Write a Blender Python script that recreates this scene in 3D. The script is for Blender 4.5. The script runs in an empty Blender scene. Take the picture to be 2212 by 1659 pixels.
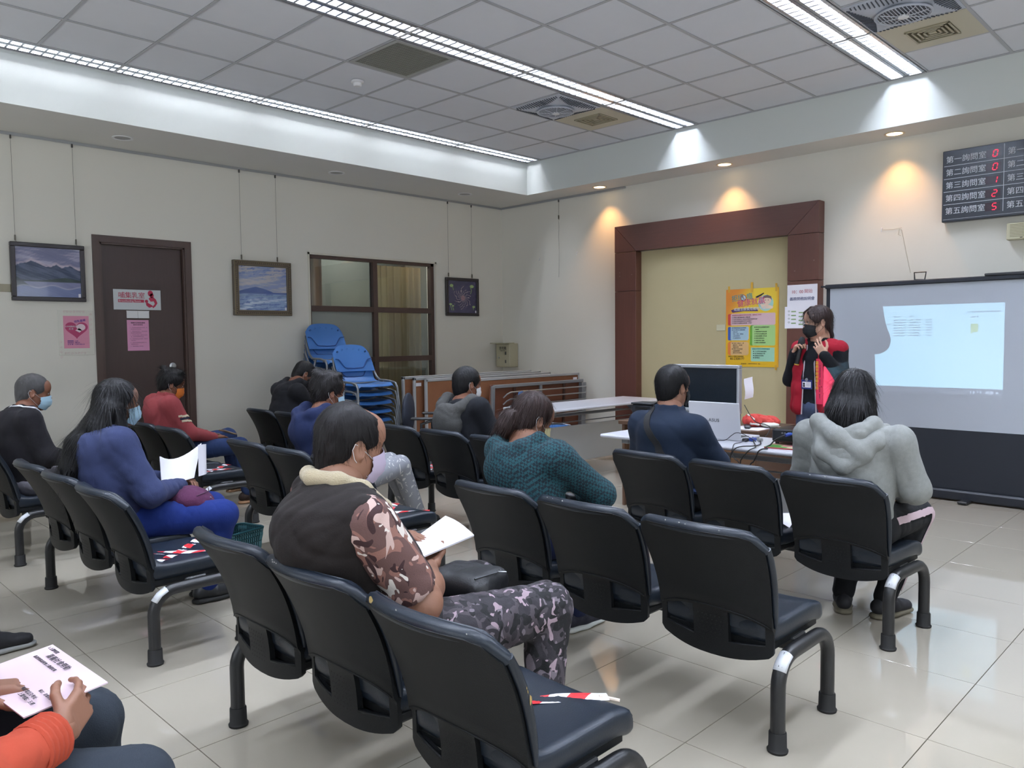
import bpy, math, random
import numpy as np
from mathutils import Vector, Matrix, Euler
random.seed(7)
rng = np.random.default_rng(7)
SC = bpy.context.scene
COL = SC.collection
ZC, ZB = 3.555, 3.169            # ceiling and soffit heights
# ---------------------------------------------------------------- camera
cd = bpy.data.cameras.new('camera'); cam = bpy.data.objects.new('camera', cd); COL.objects.link(cam)
FW = Vector((.70971238, .70202399, -.05891235)); RT = Vector((.70276178, -.7113465, -.01058478)); UP = Vector((.04933786, .03388919, .99820704))
cam.matrix_world = Matrix(((RT.x, UP.x, -FW.x, -7.51886), (RT.y, UP.y, -FW.y, -7.60609), (RT.z, UP.z, -FW.z, 1.41831), (0, 0, 0, 1)))
cd.sensor_fit = 'HORIZONTAL'; cd.sensor_width = 36; cd.lens = 36 * 1688.368 / 2212; cd.clip_start = .05
SC.camera = cam
# ---------------------------------------------------------------- world, exposure
w = bpy.data.worlds.new('world'); SC.world = w; w.use_nodes = True
w.node_tree.nodes['Background'].inputs[0].default_value = (.75, .82, 1, 1)
w.node_tree.nodes['Background'].inputs[1].default_value = .25
SC.view_settings.view_transform = 'Standard'; SC.view_settings.look = 'None'
SC.view_settings.gamma = 1; SC.view_settings.use_curve_mapping = False
SC.view_settings.exposure = -0.10
SC.cycles.use_denoising = True
SC.cycles.max_bounces = 8; SC.cycles.diffuse_bounces = 5; SC.cycles.glossy_bounces = 4; SC.cycles.transparent_max_bounces = 12
SC.cycles.sample_clamp_indirect = 6
SC.cycles.caustics_reflective = False; SC.cycles.caustics_refractive = False
TUBE = 225.0                     # radiance of the fluorescent tubes
XFAR, YFAR = -10.2, -9.6; FILL = 14.0      # far ends of the room behind the camera, strength of the fill light added there
def lamp(name, kind, loc, energy, color, rot=(0, 0, 0), **kw):
    d = bpy.data.lights.new(name, kind); d.energy = energy; d.color = color
    for k, v in kw.items(): setattr(d, k, v)
    o = bpy.data.objects.new(name, d); o.location = loc; o.rotation_euler = rot; COL.objects.link(o); return o
for yy in (-1.84, -3.46, -5.11):   # the three warm downlights over the front wall
    lamp('warm_downlight_lamp', 'SPOT', (-.20, yy, ZB - .012), 34, (1, .50, .17), (0, math.radians(-8), 0), spot_size=math.radians(84), spot_blend=.85, shadow_soft_size=.03)

lamp('beyond_added_fill', 'AREA', (-1.6, .85, 2.85), 60, (1, .93, .82), size=.8)   # fill light added behind the internal window to brighten the curtains

lamp('added_fill_right', 'AREA', (-6.2, YFAR + .03, 1.75), FILL * 7, (.86, .93, 1), (math.radians(90), 0, 0), shape='RECTANGLE', size=6.4, size_y=1.7)   # fill light added out of view behind the camera to lift the ceiling
lamp('added_fill_back', 'AREA', (XFAR + .03, -4.6, 1.75), FILL * 7, (.86, .93, 1), (math.radians(90), 0, math.radians(-90)), shape='RECTANGLE', size=6.4, size_y=1.7)  # second added fill light, from the back wall
# ---------------------------------------------------------------- colour and materials
def lin(c):
    if isinstance(c, str): c = [int(c[i:i + 2], 16) / 255 for i in (0, 2, 4)]
    return tuple(x / 12.92 if x <= .04045 else ((x + .055) / 1.055) ** 2.4 for x in c[:3]) + (1,)
MATS = {}
def mat(name, color=None, rough=.5, metal=0., spec=.5, bump=0., bscale=60., emit=None, estr=1., vary=0., vscale=4., coat=0., sheen=0., stretch=None, vcol=None):
    if name in MATS: return MATS[name]
    m = bpy.data.materials.new(name); m.use_nodes = True; nt = m.node_tree; N = nt.nodes; L = nt.links
    b = N['Principled BSDF']; c = lin(color or 'cccccc')
    b.inputs['Base Color'].default_value = c; b.inputs['Roughness'].default_value = rough
    b.inputs['Metallic'].default_value = metal; b.inputs['Specular IOR Level'].default_value = spec
    b.inputs['Coat Weight'].default_value = coat; b.inputs['Sheen Weight'].default_value = sheen
    tc = N.new('ShaderNodeTexCoord'); src = tc.outputs['Object']
    if stretch:
        mp = N.new('ShaderNodeMapping'); mp.inputs['Scale'].default_value = stretch; L.new(src, mp.inputs[0]); src = mp.outputs[0]
    n = N.new('ShaderNodeTexNoise'); n.inputs['Scale'].default_value = vscale; n.inputs['Detail'].default_value = 5; L.new(src, n.inputs['Vector'])
    if vcol:
        a = N.new('ShaderNodeVertexColor'); a.layer_name = 'col'; L.new(a.outputs[0], b.inputs['Base Color'])
    elif vary:
        mx = N.new('ShaderNodeMix'); mx.data_type = 'RGBA'
        mx.inputs[6].default_value = tuple(x * (1 - vary) for x in c[:3]) + (1,); mx.inputs[7].default_value = tuple(min(1, x * (1 + vary)) for x in c[:3]) + (1,)
        L.new(n.outputs['Fac'], mx.inputs[0]); L.new(mx.outputs[2], b.inputs['Base Color'])
    if bump:
        n2 = N.new('ShaderNodeTexNoise'); n2.inputs['Scale'].default_value = bscale; n2.inputs['Detail'].default_value = 3; L.new(src, n2.inputs['Vector'])
        bp = N.new('ShaderNodeBump'); bp.inputs['Strength'].default_value = bump; bp.inputs['Distance'].default_value = .004
        L.new(n2.outputs['Fac'], bp.inputs['Height']); L.new(bp.outputs[0], b.inputs['Normal'])
    if emit:
        b.inputs['Emission Color'].default_value = lin(emit); b.inputs['Emission Strength'].default_value = estr
    MATS[name] = m; return m
def wrinkle(m, strength=.5, scale=7, dist=.012):
    nt = m.node_tree; N = nt.nodes; L = nt.links; b = N['Principled BSDF']; tc = N.new('ShaderNodeTexCoord')
    mp = N.new('ShaderNodeMapping'); mp.inputs['Rotation'].default_value = (.4, .6, .2); mp.inputs['Scale'].default_value = (1, 1, .55); L.new(tc.outputs['Object'], mp.inputs[0])
    n = N.new('ShaderNodeTexNoise'); n.inputs['Scale'].default_value = scale; n.inputs['Detail'].default_value = 1.5; n.inputs['Distortion'].default_value = .7; L.new(mp.outputs[0], n.inputs['Vector'])
    a = N.new('ShaderNodeMath'); a.operation = 'SUBTRACT'; a.inputs[1].default_value = .5; L.new(n.outputs['Fac'], a.inputs[0])
    c = N.new('ShaderNodeMath'); c.operation = 'ABSOLUTE'; L.new(a.outputs[0], c.inputs[0]); d = N.new('ShaderNodeMath'); d.operation = 'POWER'; d.inputs[1].default_value = .85; L.new(c.outputs[0], d.inputs[0])
    bp = N.new('ShaderNodeBump'); bp.inputs['Strength'].default_value = strength; bp.inputs['Distance'].default_value = dist; L.new(d.outputs[0], bp.inputs['Height'])
    if b.inputs['Normal'].links: old = b.inputs['Normal'].links[0].from_node; L.new(old.outputs[0], bp.inputs['Normal'])
    L.new(bp.outputs[0], b.inputs['Normal']); return m
def camo(name, cols, scale, base):
    m = mat(name, base, .85, bump=.25, bscale=250); nt = m.node_tree; N = nt.nodes; L = nt.links; b = N['Principled BSDF']
    tc = N.new('ShaderNodeTexCoord'); prev = None; pc = lin(base)
    for i, (c, t) in enumerate(cols):
        mp = N.new('ShaderNodeMapping'); mp.inputs['Location'].default_value = (3.1 * i, 7.7 * i, 1.3 * i); mp.inputs['Scale'].default_value = (1, 1, .75); L.new(tc.outputs['Object'], mp.inputs[0])
        n = N.new('ShaderNodeTexNoise'); n.inputs['Scale'].default_value = scale * (1 + .15 * i); n.inputs['Detail'].default_value = 1.2; n.inputs['Distortion'].default_value = 1.6; L.new(mp.outputs[0], n.inputs['Vector'])
        g = N.new('ShaderNodeMath'); g.operation = 'GREATER_THAN'; g.inputs[1].default_value = t; L.new(n.outputs['Fac'], g.inputs[0])
        mx = N.new('ShaderNodeMix'); mx.data_type = 'RGBA'; L.new(g.outputs[0], mx.inputs[0]); mx.inputs[7].default_value = lin(c)
        if prev: L.new(prev, mx.inputs[6])
        else: mx.inputs[6].default_value = pc
        prev = mx.outputs[2]
    L.new(prev, b.inputs['Base Color']); return wrinkle(m)
def check_mat(name, c1, c2, scale):
    m = mat(name, c1, .9, bump=.4, bscale=180); nt = m.node_tree; N = nt.nodes; L = nt.links
    tc = N.new('ShaderNodeTexCoord'); mp = N.new('ShaderNodeMapping'); mp.inputs['Rotation'].default_value = (.5, .3, .1); L.new(tc.outputs['Object'], mp.inputs[0])
    n = N.new('ShaderNodeTexNoise'); n.inputs['Scale'].default_value = 90; L.new(mp.outputs[0], n.inputs['Vector'])
    ad = N.new('ShaderNodeMix'); ad.data_type = 'VECTOR'; ad.inputs[0].default_value = .01; L.new(mp.outputs[0], ad.inputs[4]); L.new(n.outputs['Color'], ad.inputs[5])
    ch = N.new('ShaderNodeTexChecker'); ch.inputs['Scale'].default_value = scale; ch.inputs[1].default_value = lin(c1); ch.inputs[2].default_value = lin(c2)
    L.new(ad.outputs[1], ch.inputs[0]); L.new(ch.outputs[0], N['Principled BSDF'].inputs['Base Color']); return wrinkle(m, .4)
def glass_mat(name, tint=(.9, .95, .95), gl=.12, rough=.02):
    m = bpy.data.materials.new(name); m.use_nodes = True; nt = m.node_tree; N = nt.nodes; L = nt.links; N.clear()
    o = N.new('ShaderNodeOutputMaterial'); t = N.new('ShaderNodeBsdfTransparent'); t.inputs[0].default_value = tint + (1,)
    g = N.new('ShaderNodeBsdfGlossy'); g.inputs['Roughness'].default_value = rough; g.inputs['Color'].default_value = (.9, .9, .9, 1)
    mx = N.new('ShaderNodeMixShader'); lw = N.new('ShaderNodeLayerWeight'); lw.inputs[0].default_value = .25
    mm = N.new('ShaderNodeMath'); mm.operation = 'MULTIPLY_ADD'; mm.inputs[1].default_value = .7; mm.inputs[2].default_value = gl * .5
    L.new(lw.outputs['Fresnel'], mm.inputs[0]); L.new(mm.outputs[0], mx.inputs[0]); L.new(t.outputs[0], mx.inputs[1]); L.new(g.outputs[0], mx.inputs[2]); L.new(mx.outputs[0], o.inputs[0])
    MATS[name] = m; return m

# ---------------------------------------------------------------- meshes
class MB:
    def __init__(s): s.v = []; s.f = []; s.m = []; s.cur = 0; s.col = None
    def add(s, vs, fs):
        o = len(s.v); s.v += [tuple(map(float, p)) for p in vs]
        for f in fs: s.f.append(tuple(i + o for i in f)); s.m.append(s.cur)
        return s
    def box(s, c, d, M=None):
        x, y, z = [k / 2 for k in d]; vs = [Vector((i * x, j * y, k * z)) for i in (-1, 1) for j in (-1, 1) for k in (-1, 1)]
        if M is not None: vs = [M @ v for v in vs]
        vs = [v + Vector(c) for v in vs]
        return s.add(vs, [(0, 1, 3, 2), (4, 6, 7, 5), (0, 4, 5, 1), (2, 3, 7, 6), (0, 2, 6, 4), (1, 5, 7, 3)])
    def bb(s, a, b):  # box from corner to corner
        return s.box([(a[i] + b[i]) / 2 for i in range(3)], [abs(b[i] - a[i]) for i in range(3)])
    def rbox(s, c, d, r=.006, M=None):  # box with chamfered edges
        x, y, z = [k / 2 for k in d]; r = min(r, x * .9, y * .9, z * .9); vs = []
        for i in (-1, 1):
            for j in (-1, 1):
                for k in (-1, 1): vs += [Vector((i * (x - r), j * (y - r), k * z)), Vector((i * (x - r), j * y, k * (z - r))), Vector((i * x, j * (y - r), k * (z - r)))]
        if M is not None: vs = [M @ v for v in vs]
        vs = [v + Vector(c) for v in vs]
        I = lambda i, j, k, t: ((i > 0) * 4 + (j > 0) * 2 + (k > 0)) * 3 + t
        fs = []
        for k in (-1, 1): fs.append([I(-1, -1, k, 0), I(1, -1, k, 0), I(1, 1, k, 0), I(-1, 1, k, 0)][::k])
        for j in (-1, 1): fs.append([I(-1, j, -1, 1), I(1, j, -1, 1), I(1, j, 1, 1), I(-1, j, 1, 1)][::-j])
        for i in (-1, 1): fs.append([I(i, -1, -1, 2), I(i, 1, -1, 2), I(i, 1, 1, 2), I(i, -1, 1, 2)][::i])
        for i in (-1, 1):
            for j in (-1, 1): fs.append([I(i, j, -1, 1), I(i, j, -1, 2), I(i, j, 1, 2), I(i, j, 1, 1)])
            for k in (-1, 1): fs.append([I(i, -1, k, 0), I(i, -1, k, 2), I(i, 1, k, 2), I(i, 1, k, 0)])
        for j in (-1, 1):
            for k in (-1, 1): fs.append([I(-1, j, k, 0), I(-1, j, k, 1), I(1, j, k, 1), I(1, j, k, 0)])
        for i in (-1, 1):
            for j in (-1, 1):
                for k in (-1, 1): fs.append([I(i, j, k, 0), I(i, j, k, 1), I(i, j, k, 2)])
        return s.add(vs, fs)
    def tube(s, path, r, n=10, cap=True, flat=None):
        P = [Vector(p) for p in path]; R = r if isinstance(r, (list, tuple)) else [r] * len(P)
        up = None; vs = []; fs = []
        for i, p in enumerate(P):
            t = ((P[i + 1] if i + 1 < len(P) else p) - (P[i - 1] if i else p)).normalized()
            if up is None: up = Vector((0, 0, 1)) if abs(t.z) < .9 else Vector((1, 0, 0))
            a = (up - t * up.dot(t)).normalized(); up = a; b = t.cross(a)
            for k in range(n):
                q = 2 * math.pi * k / n; vs.append(p + (a * math.cos(q) * (flat or 1) + b * math.sin(q)) * R[i])
        for i in range(len(P) - 1):
            for k in range(n): k2 = (k + 1) % n; fs.append((i * n + k, i * n + k2, (i + 1) * n + k2, (i + 1) * n + k))
        if cap: fs += [tuple(range(n))[::-1], tuple((len(P) - 1) * n + k for k in range(n))]
        return s.add(vs, fs)
    def lathe(s, prof, c=(0, 0, 0), n=24, M=None, a0=0, a1=2 * math.pi):
        vs = []; fs = []; full = abs(a1 - a0 - 2 * math.pi) < 1e-6; m = n if full else n + 1
        for (r, z) in prof:
            for k in range(m):
                q = a0 + (a1 - a0) * k / n; v = Vector((r * math.cos(q), r * math.sin(q), z))
                if M is not None: v = M @ v
                vs.append(v + Vector(c))
        for i in range(len(prof) - 1):
            for k in range(n): k2 = (k + 1) % m; fs.append((i * m + k, i * m + k2, (i + 1) * m + k2, (i + 1) * m + k))
        return s.add(vs, fs)
    def quad(s, a, b, c, d): return s.add([a, b, c, d], [(0, 1, 2, 3)])
    def poly(s, pts): return s.add(pts, [tuple(range(len(pts)))])
    def prism(s, pts, h):  # outline pts (3D) extruded by vector h
        n = len(pts); h = Vector(h); vs = [Vector(p) for p in pts] + [Vector(p) + h for p in pts]
        return s.add(vs, [tuple(range(n))[::-1], tuple(range(n, 2 * n))] + [(i, (i + 1) % n, n + (i + 1) % n, n + i) for i in range(n)])
    def shell(s, P, th, mask=None):
        """thin solid from a grid of points P[i][j]; th = thickness to one side; mask(i,j) keeps a cell"""
        P = np.array(P, float); a, b = P.shape[:2]
        gu = np.gradient(P, axis=0); gv = np.gradient(P, axis=1); Nn = np.cross(gu, gv); Nn /= np.linalg.norm(Nn, axis=2, keepdims=True) + 1e-9
        T = th if np.isscalar(th) else np.array(th)[..., None]
        Q = P + Nn * T; keep = np.ones((a - 1, b - 1), bool)
        if mask is not None:
            for i in range(a - 1):
                for j in range(b - 1): keep[i, j] = bool(mask(i, j))
        o = len(s.v); s.v += [tuple(p) for p in P.reshape(-1, 3)] + [tuple(p) for p in Q.reshape(-1, 3)]; n = a * b
        id_ = lambda i, j: o + i * b + j
        def F(*f): s.f.append(f); s.m.append(s.cur)
        K = lambda i, j: 0 <= i < a - 1 and 0 <= j < b - 1 and keep[i, j]
        for i in range(a - 1):
            for j in range(b - 1):
                if not keep[i, j]: continue
                A, B, C, D = id_(i, j), id_(i + 1, j), id_(i + 1, j + 1), id_(i, j + 1)
                F(A, D, C, B); F(A + n, B + n, C + n, D + n)
                if not K(i, j - 1): F(A, B, B + n, A + n)
                if not K(i, j + 1): F(C, D, D + n, C + n)
                if not K(i - 1, j): F(D, A, A + n, D + n)
                if not K(i + 1, j): F(B, C, C + n, B + n)
        return s
    def mesh(s, name, smooth=False, angle=None):
        me = bpy.data.meshes.new(name); me.from_pydata(s.v, [], s.f)
        if max(s.m, default=0): me.polygons.foreach_set('material_index', s.m)
        if smooth: me.polygons.foreach_set('use_smooth', [True] * len(s.f))
        me.validate(); me.update()
        if smooth and angle: me.set_sharp_from_angle(angle=math.radians(angle))
        return me
ROOT = {}
def thing(name, label, cat, loc=(0, 0, 0), rz=0, group=None, rot=None):
    o = bpy.data.objects.new(name, None); COL.objects.link(o); o.location = loc; o.rotation_euler = rot or (0, 0, rz)
    o.empty_display_size = .1; o['label'] = label; o['category'] = cat
    if group: o['group'] = group
    ROOT[o] = Matrix.Translation(loc) @ Euler(rot or (0, 0, rz)).to_matrix().to_4x4()
    return o
def obj(name, mb, m, parent=None, smooth=False, angle=40, kind=None, loc=None, world=False, label=None):
    me = mb.mesh(name, smooth, angle) if isinstance(mb, MB) else mb
    o = bpy.data.objects.new(name, me)
    for x in (m if isinstance(m, (list, tuple)) else [m]):
        if len(me.materials) < (len(m) if isinstance(m, (list, tuple)) else 1): me.materials.append(x)
    COL.objects.link(o); o.parent = parent
    if loc: o.location = loc
    if kind: o['kind'] = kind
    if label: o['label'] = label
    if parent is None: ROOT[o] = Matrix.Translation(loc or (0, 0, 0))
    elif parent in ROOT:
        ROOT[o] = ROOT[parent] @ Matrix.Translation(loc or (0, 0, 0))
        if world:  # verts were given in world space
            me.transform(ROOT[parent].inverted())
    return o
def tag(o, label, cat, group=None):
    o['label'] = label; o['category'] = cat
    if group: o['group'] = group
    return o
def struct(name, mb, m, parent=None, label=None, **k):
    o = obj(name, mb, m, parent, **k)
    if parent is None:
        o['kind'] = 'structure'
        if label: o['label'] = label
    return o
def dup(o, parent=None):
    c = o.copy(); COL.objects.link(c); c.parent = parent
    if o in ROOT: ROOT[c] = ROOT[o].copy()
    for ch in [x for x in CH.get(o, o.children)]: dup(ch, c)
    return c
CH = {}
def box_thing(name, label, cat, a, b, m, r=.004):
    mb = MB(); mb.rbox([(a[i] + b[i]) / 2 for i in range(3)], [abs(b[i] - a[i]) for i in range(3)], r); return tag(obj(name, mb, m), label, cat)
# text: queued, turned into flat mesh at the end
TQ = []
def text(s, size, o, ex, ey, m, parent, align='CENTER', name='lettering', space=1., xs=1., th=.0006):
    """flat lettering: centre (or left) baseline origin o, reading direction ex, up ey, all in world space"""
    c = bpy.data.curves.new(name, 'FONT'); c.body = s; c.size = size; c.align_x = align; c.space_character = space; c.resolution_u = 2
    c.extrude = th; t = bpy.data.objects.new(name, c); COL.objects.link(t)
    ex = Vector(ex).normalized(); ey = Vector(ey).normalized(); ez = ex.cross(ey); o = Vector(o)
    M = Matrix(((ex.x * xs, ey.x, ez.x, o.x), (ex.y * xs, ey.y, ez.y, o.y), (ex.z * xs, ey.z, ez.z, o.z), (0, 0, 0, 1)))
    TQ.append((t, M, m, parent, name))
def flush_text():
    dg = bpy.context.evaluated_depsgraph_get(); dg.update()
    for t, M, m, parent, name in TQ:
        me = bpy.data.meshes.new_from_object(t.evaluated_get(dg)); me.transform(ROOT[parent].inverted() @ M)
        me.materials.clear(); me.materials.append(m); bpy.data.objects.remove(t)
        o = bpy.data.objects.new(name, me); COL.objects.link(o); o.parent = parent
def painted(name, W, H, nx, ny, fn, o, ex, ey, m, parent):
    """flat print: a grid with a colour per vertex, fn(u,v)->(r,g,b) sRGB arrays with u right, v up in 0..1"""
    u, v = np.meshgrid(np.linspace(0, 1, nx), np.linspace(0, 1, ny)); c = np.clip(np.stack(fn(u, v), -1), 0, 1)
    ex = np.array(ex, float); ey = np.array(ey, float); P = np.array(o, float) + (u[..., None] * W) * ex + (v[..., None] * H) * ey
    idx = np.arange(nx * ny).reshape(ny, nx); F = np.stack([idx[:-1, :-1], idx[:-1, 1:], idx[1:, 1:], idx[1:, :-1]], -1).reshape(-1, 4)
    me = bpy.data.meshes.new(name); me.from_pydata(P.reshape(-1, 3), [], F.tolist())
    a = me.color_attributes.new('col', 'FLOAT_COLOR', 'POINT'); l = np.where(c <= .04045, c / 12.92, ((c + .055) / 1.055) ** 2.4)
    a.data.foreach_set('color', np.concatenate([l.reshape(-1, 3), np.ones((nx * ny, 1))], 1).ravel().astype('f'))
    return obj(name, me, m, parent, world=True)

# ---------------------------------------------------------------- soft shapes: signed fields turned into a quad surface
class SDF:
    def __init__(s): s.p = []
    def _a(s, fn, lo, hi, k, op): s.p.append((fn, np.array(lo, float), np.array(hi, float), k, op)); return s
    def cone(s, a, b, ra, rb, k=.02, op='+', sc=(1, 1, 1)):
        a = np.array(a, float); b = np.array(b, float); sc = np.array(sc, float)
        def fn(X, Y, Z):
            px, py, pz = (X - a[0]) / sc[0], (Y - a[1]) / sc[1], (Z - a[2]) / sc[2]; d = (b - a) / sc; L = d @ d + 1e-12
            t = np.clip((px * d[0] + py * d[1] + pz * d[2]) / L, 0, 1)
            return np.sqrt((px - t * d[0]) ** 2 + (py - t * d[1]) ** 2 + (pz - t * d[2]) ** 2) - (ra + (rb - ra) * t)
        R = max(ra, rb) * sc; return s._a(fn, np.minimum(a, b) - R, np.maximum(a, b) + R, k, op)
    def chain(s, pts, rs, k=.02, sc=(1, 1, 1)):
        for i in range(len(pts) - 1): s.cone(pts[i], pts[i + 1], rs[i], rs[i + 1], k, '+', sc)
        return s
    def ell(s, c, r, k=.02, op='+', R=None):
        c = np.array(c, float); r = np.array(r, float); M = None if R is None else np.array(R)
        def fn(X, Y, Z):
            x, y, z = X - c[0], Y - c[1], Z - c[2]
            if M is not None: x, y, z = (M[0, i] * x + M[1, i] * y + M[2, i] * z for i in range(3))
            k0 = np.sqrt((x / r[0]) ** 2 + (y / r[1]) ** 2 + (z / r[2]) ** 2); k1 = np.sqrt((x / r[0] ** 2) ** 2 + (y / r[1] ** 2) ** 2 + (z / r[2] ** 2) ** 2) + 1e-9
            return k0 * (k0 - 1) / k1
        q = r if M is None else np.array([r.max()] * 3); return s._a(fn, c - q, c + q, k, op)
    def rbox(s, c, h, r, k=.01, op='+', R=None):
        c = np.array(c, float); h = np.array(h, float) - r; M = None if R is None else np.array(R)
        def fn(X, Y, Z):
            x, y, z = X - c[0], Y - c[1], Z - c[2]
            if M is not None: x, y, z = (M[0, i] * x + M[1, i] * y + M[2, i] * z for i in range(3))
            q = [np.abs(x) - h[0], np.abs(y) - h[1], np.abs(z) - h[2]]
            return np.sqrt(sum(np.maximum(a, 0) ** 2 for a in q)) + np.minimum(np.maximum(np.maximum(q[0], q[1]), q[2]), 0) - r
        q = (h + r) if M is None else np.array([np.linalg.norm(h + r)] * 3); return s._a(fn, c - q, c + q, k, op)
    def mesh(s, res, disp=None, name='m'):
        cap = .06; lo = np.min([p[1] for p in s.p if p[4] == '+'], axis=0) - .03; hi = np.max([p[2] for p in s.p if p[4] == '+'], axis=0) + .03
        n = np.ceil((hi - lo) / res).astype(int) + 1; ax = [lo[i] + res * np.arange(n[i]) for i in range(3)]
        D = np.full(n, cap)
        for fn, a, b, k, op in s.p:
            m = cap + k; i0 = np.maximum(((a - m - lo) / res).astype(int), 0); i1 = np.minimum(((b + m - lo) / res).astype(int) + 2, n)
            if (i1 <= i0).any(): continue
            sl = tuple(slice(i0[i], i1[i]) for i in range(3)); X, Y, Z = np.meshgrid(*[ax[i][sl[i]] for i in range(3)], indexing='ij', sparse=True)
            d = fn(X, Y, Z); E = D[sl]
            if op == '+': h = np.clip(.5 + .5 * (E - d) / k, 0, 1); D[sl] = E * (1 - h) + d * h - k * h * (1 - h)
            else: h = np.clip(.5 - .5 * (E + d) / k, 0, 1); D[sl] = E * (1 - h) - d * h + k * h * (1 - h)
        if disp is not None:
            X, Y, Z = np.meshgrid(*ax, indexing='ij', sparse=True); D = D + disp(X, Y, Z)
        return nets(D, lo, res)
def nets(D, lo, res):
    S = D < 0; c = S[:-1, :-1, :-1]; anyc = np.zeros(c.shape, bool); allc = np.ones(c.shape, bool)
    sl = lambda A, i, j, k: A[i:A.shape[0] - 1 + i, j:A.shape[1] - 1 + j, k:A.shape[2] - 1 + k]
    for i in (0, 1):
        for j in (0, 1):
            for k in (0, 1): q = sl(S, i, j, k); anyc |= q; allc &= q
    act = anyc & ~allc; idx = np.full(act.shape, -1); I = np.argwhere(act); idx[act] = np.arange(len(I)); P = np.zeros((len(I), 3)); W = np.zeros(len(I))
    co = [(i, j, k) for i in (0, 1) for j in (0, 1) for k in (0, 1)]
    for a in range(8):
        for b in range(a + 1, 8):
            if sum(abs(np.subtract(co[a], co[b]))) != 1: continue
            da = D[tuple((I + co[a]).T)]; db = D[tuple((I + co[b]).T)]; m = (da < 0) != (db < 0); t = np.where(m, da / np.where(m, da - db, 1), 0)
            P += np.where(m[:, None], np.array(co[a]) + t[:, None] * (np.array(co[b]) - np.array(co[a])), 0); W += m
    P = (I + P / W[:, None]) * res + lo; F = []
    for axis in range(3):
        o1, o2 = [(1, 2), (2, 0), (0, 1)][axis]
        sh = list(S.shape); sh[axis] -= 1; a = np.take(S, range(sh[axis]), axis); b = np.take(S, range(1, sh[axis] + 1), axis)
        E = np.argwhere(a != b); E = E[(E[:, o1] > 0) & (E[:, o2] > 0) & (E[:, o1] < S.shape[o1] - 1) & (E[:, o2] < S.shape[o2] - 1)]
        e1 = np.eye(3, dtype=int)[o1]; e2 = np.eye(3, dtype=int)[o2]
        q = np.stack([idx[tuple((E - e1 - e2).T)], idx[tuple((E - e2).T)], idx[tuple(E.T)], idx[tuple((E - e1).T)]], 1)
        fl = a[tuple(E.T)]; q[~fl] = q[~fl][:, ::-1]; F.append(q[(q >= 0).all(1)])
    return P, np.concatenate(F)
def np_mesh(name, parts, smooth=True):
    V = []; F = []; o = 0
    for v, f in parts: V.append(np.asarray(v)); F.append(np.asarray(f) + o); o += len(v)
    V = np.concatenate(V); F = np.concatenate(F); me = bpy.data.meshes.new(name)
    me.vertices.add(len(V)); me.vertices.foreach_set('co', V.ravel().astype('f'))
    k = F.shape[1]; me.loops.add(F.size); me.loops.foreach_set('vertex_index', F.ravel().astype('i')); me.polygons.add(len(F))
    me.polygons.foreach_set('loop_start', np.arange(0, F.size, k, dtype='i')); me.update(calc_edges=True); me.validate()
    if smooth: me.polygons.foreach_set('use_smooth', np.ones(len(me.polygons), bool))
    return me
def xf(vf, M):
    v, f = vf; M = np.array(M); v = v @ M[:3, :3].T + M[:3, 3]
    return v, (f[:, ::-1] if np.linalg.det(M[:3, :3]) < 0 else f)
def folds(amp=.005, f=30., seed=0):
    """cloth creases: sharp ridges, strong in some patches and absent in others"""
    r = np.random.default_rng(seed); A = r.normal(size=(4, 3)) * (1, 1, .8); A /= np.linalg.norm(A, axis=1, keepdims=True); ph = r.uniform(0, 6, 12)
    def fn(X, Y, Z):
        o = 0
        for i in range(4):
            a = A[i]; b = A[(i + 1) % 4]; c = A[(i + 2) % 4]; g = f * (.75 + .35 * i); q = b[0] * X + b[1] * Y + b[2] * Z; c_ = c[0] * X + c[1] * Y + c[2] * Z
            w = np.sin(g * (a[0] * X + a[1] * Y + a[2] * Z) + 2.2 * np.sin(.33 * g * q + ph[i]) + ph[i + 4]); m = np.clip(.5 + .9 * np.sin(11 * c_ + 9 * q + ph[i + 8]), 0, 1)
            o = o + m * ((1 - np.abs(w)) ** 3 - .25) / (1 + .3 * i)
        return amp * 1.6 * o
    return fn
# ================================================================ materials of the place
WALL = mat('wall_paint', 'dfdcd2', .85, bump=.06, bscale=30, vary=.02, vscale=1.5)
CEILW = mat('soffit_paint', 'deddd8', .85, vary=.02)
COVE = mat('cove_paint', 'd2d6d2', .8)
TILEC = mat('ceiling_board', 'e2e4ea', .9, bump=.12, bscale=300, vary=.02, vscale=8)
TBAR = mat('tbar_white', 'b4b5b9', .5)
GROUT = mat('floor_grout', '6a655c', .8)
FTILE = mat('floor_porcelain', 'ada597', .045, spec=.6, coat=.35, vary=.035, vscale=2.5, bump=.01, bscale=6)
DKWOOD = mat('dark_door_wood', '41312c', .42, vary=.12, vscale=9, stretch=(8, 8, .7))
FRWOOD = mat('window_wood', '4c3a34', .4, vary=.1, vscale=9)
REDWOOD = mat('portal_wood', '5e3a30', .38, vary=.2, vscale=7, stretch=(9, 9, .6))
REDWOODH = mat('portal_wood_cross', '5b3a32', .38, vary=.2, vscale=7, stretch=(9, .6, 9))
NICHE = mat('niche_wallcovering', 'bdb08a', .85, bump=.2, bscale=160, vary=.04, vscale=3)
STEEL = mat('brushed_steel', 'b9bbbd', .3, metal=.9)
ALU = mat('louver_aluminium', 'e2e6ee', .25, metal=.9)
SILVER = mat('silver_paint', 'a8aaac', .4, metal=.4)
WHITEP = mat('white_plastic', 'e4e4e6', .4)
CREAMP = mat('cream_plastic', 'c9c4a8', .5)
PAPER = mat('white_paper', 'eceaf2', .8)
PINKP = mat('pink_paper', 'dc9cbf', .8)
BLACKP = mat('black_plastic', '1b1d20', .45)
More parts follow.
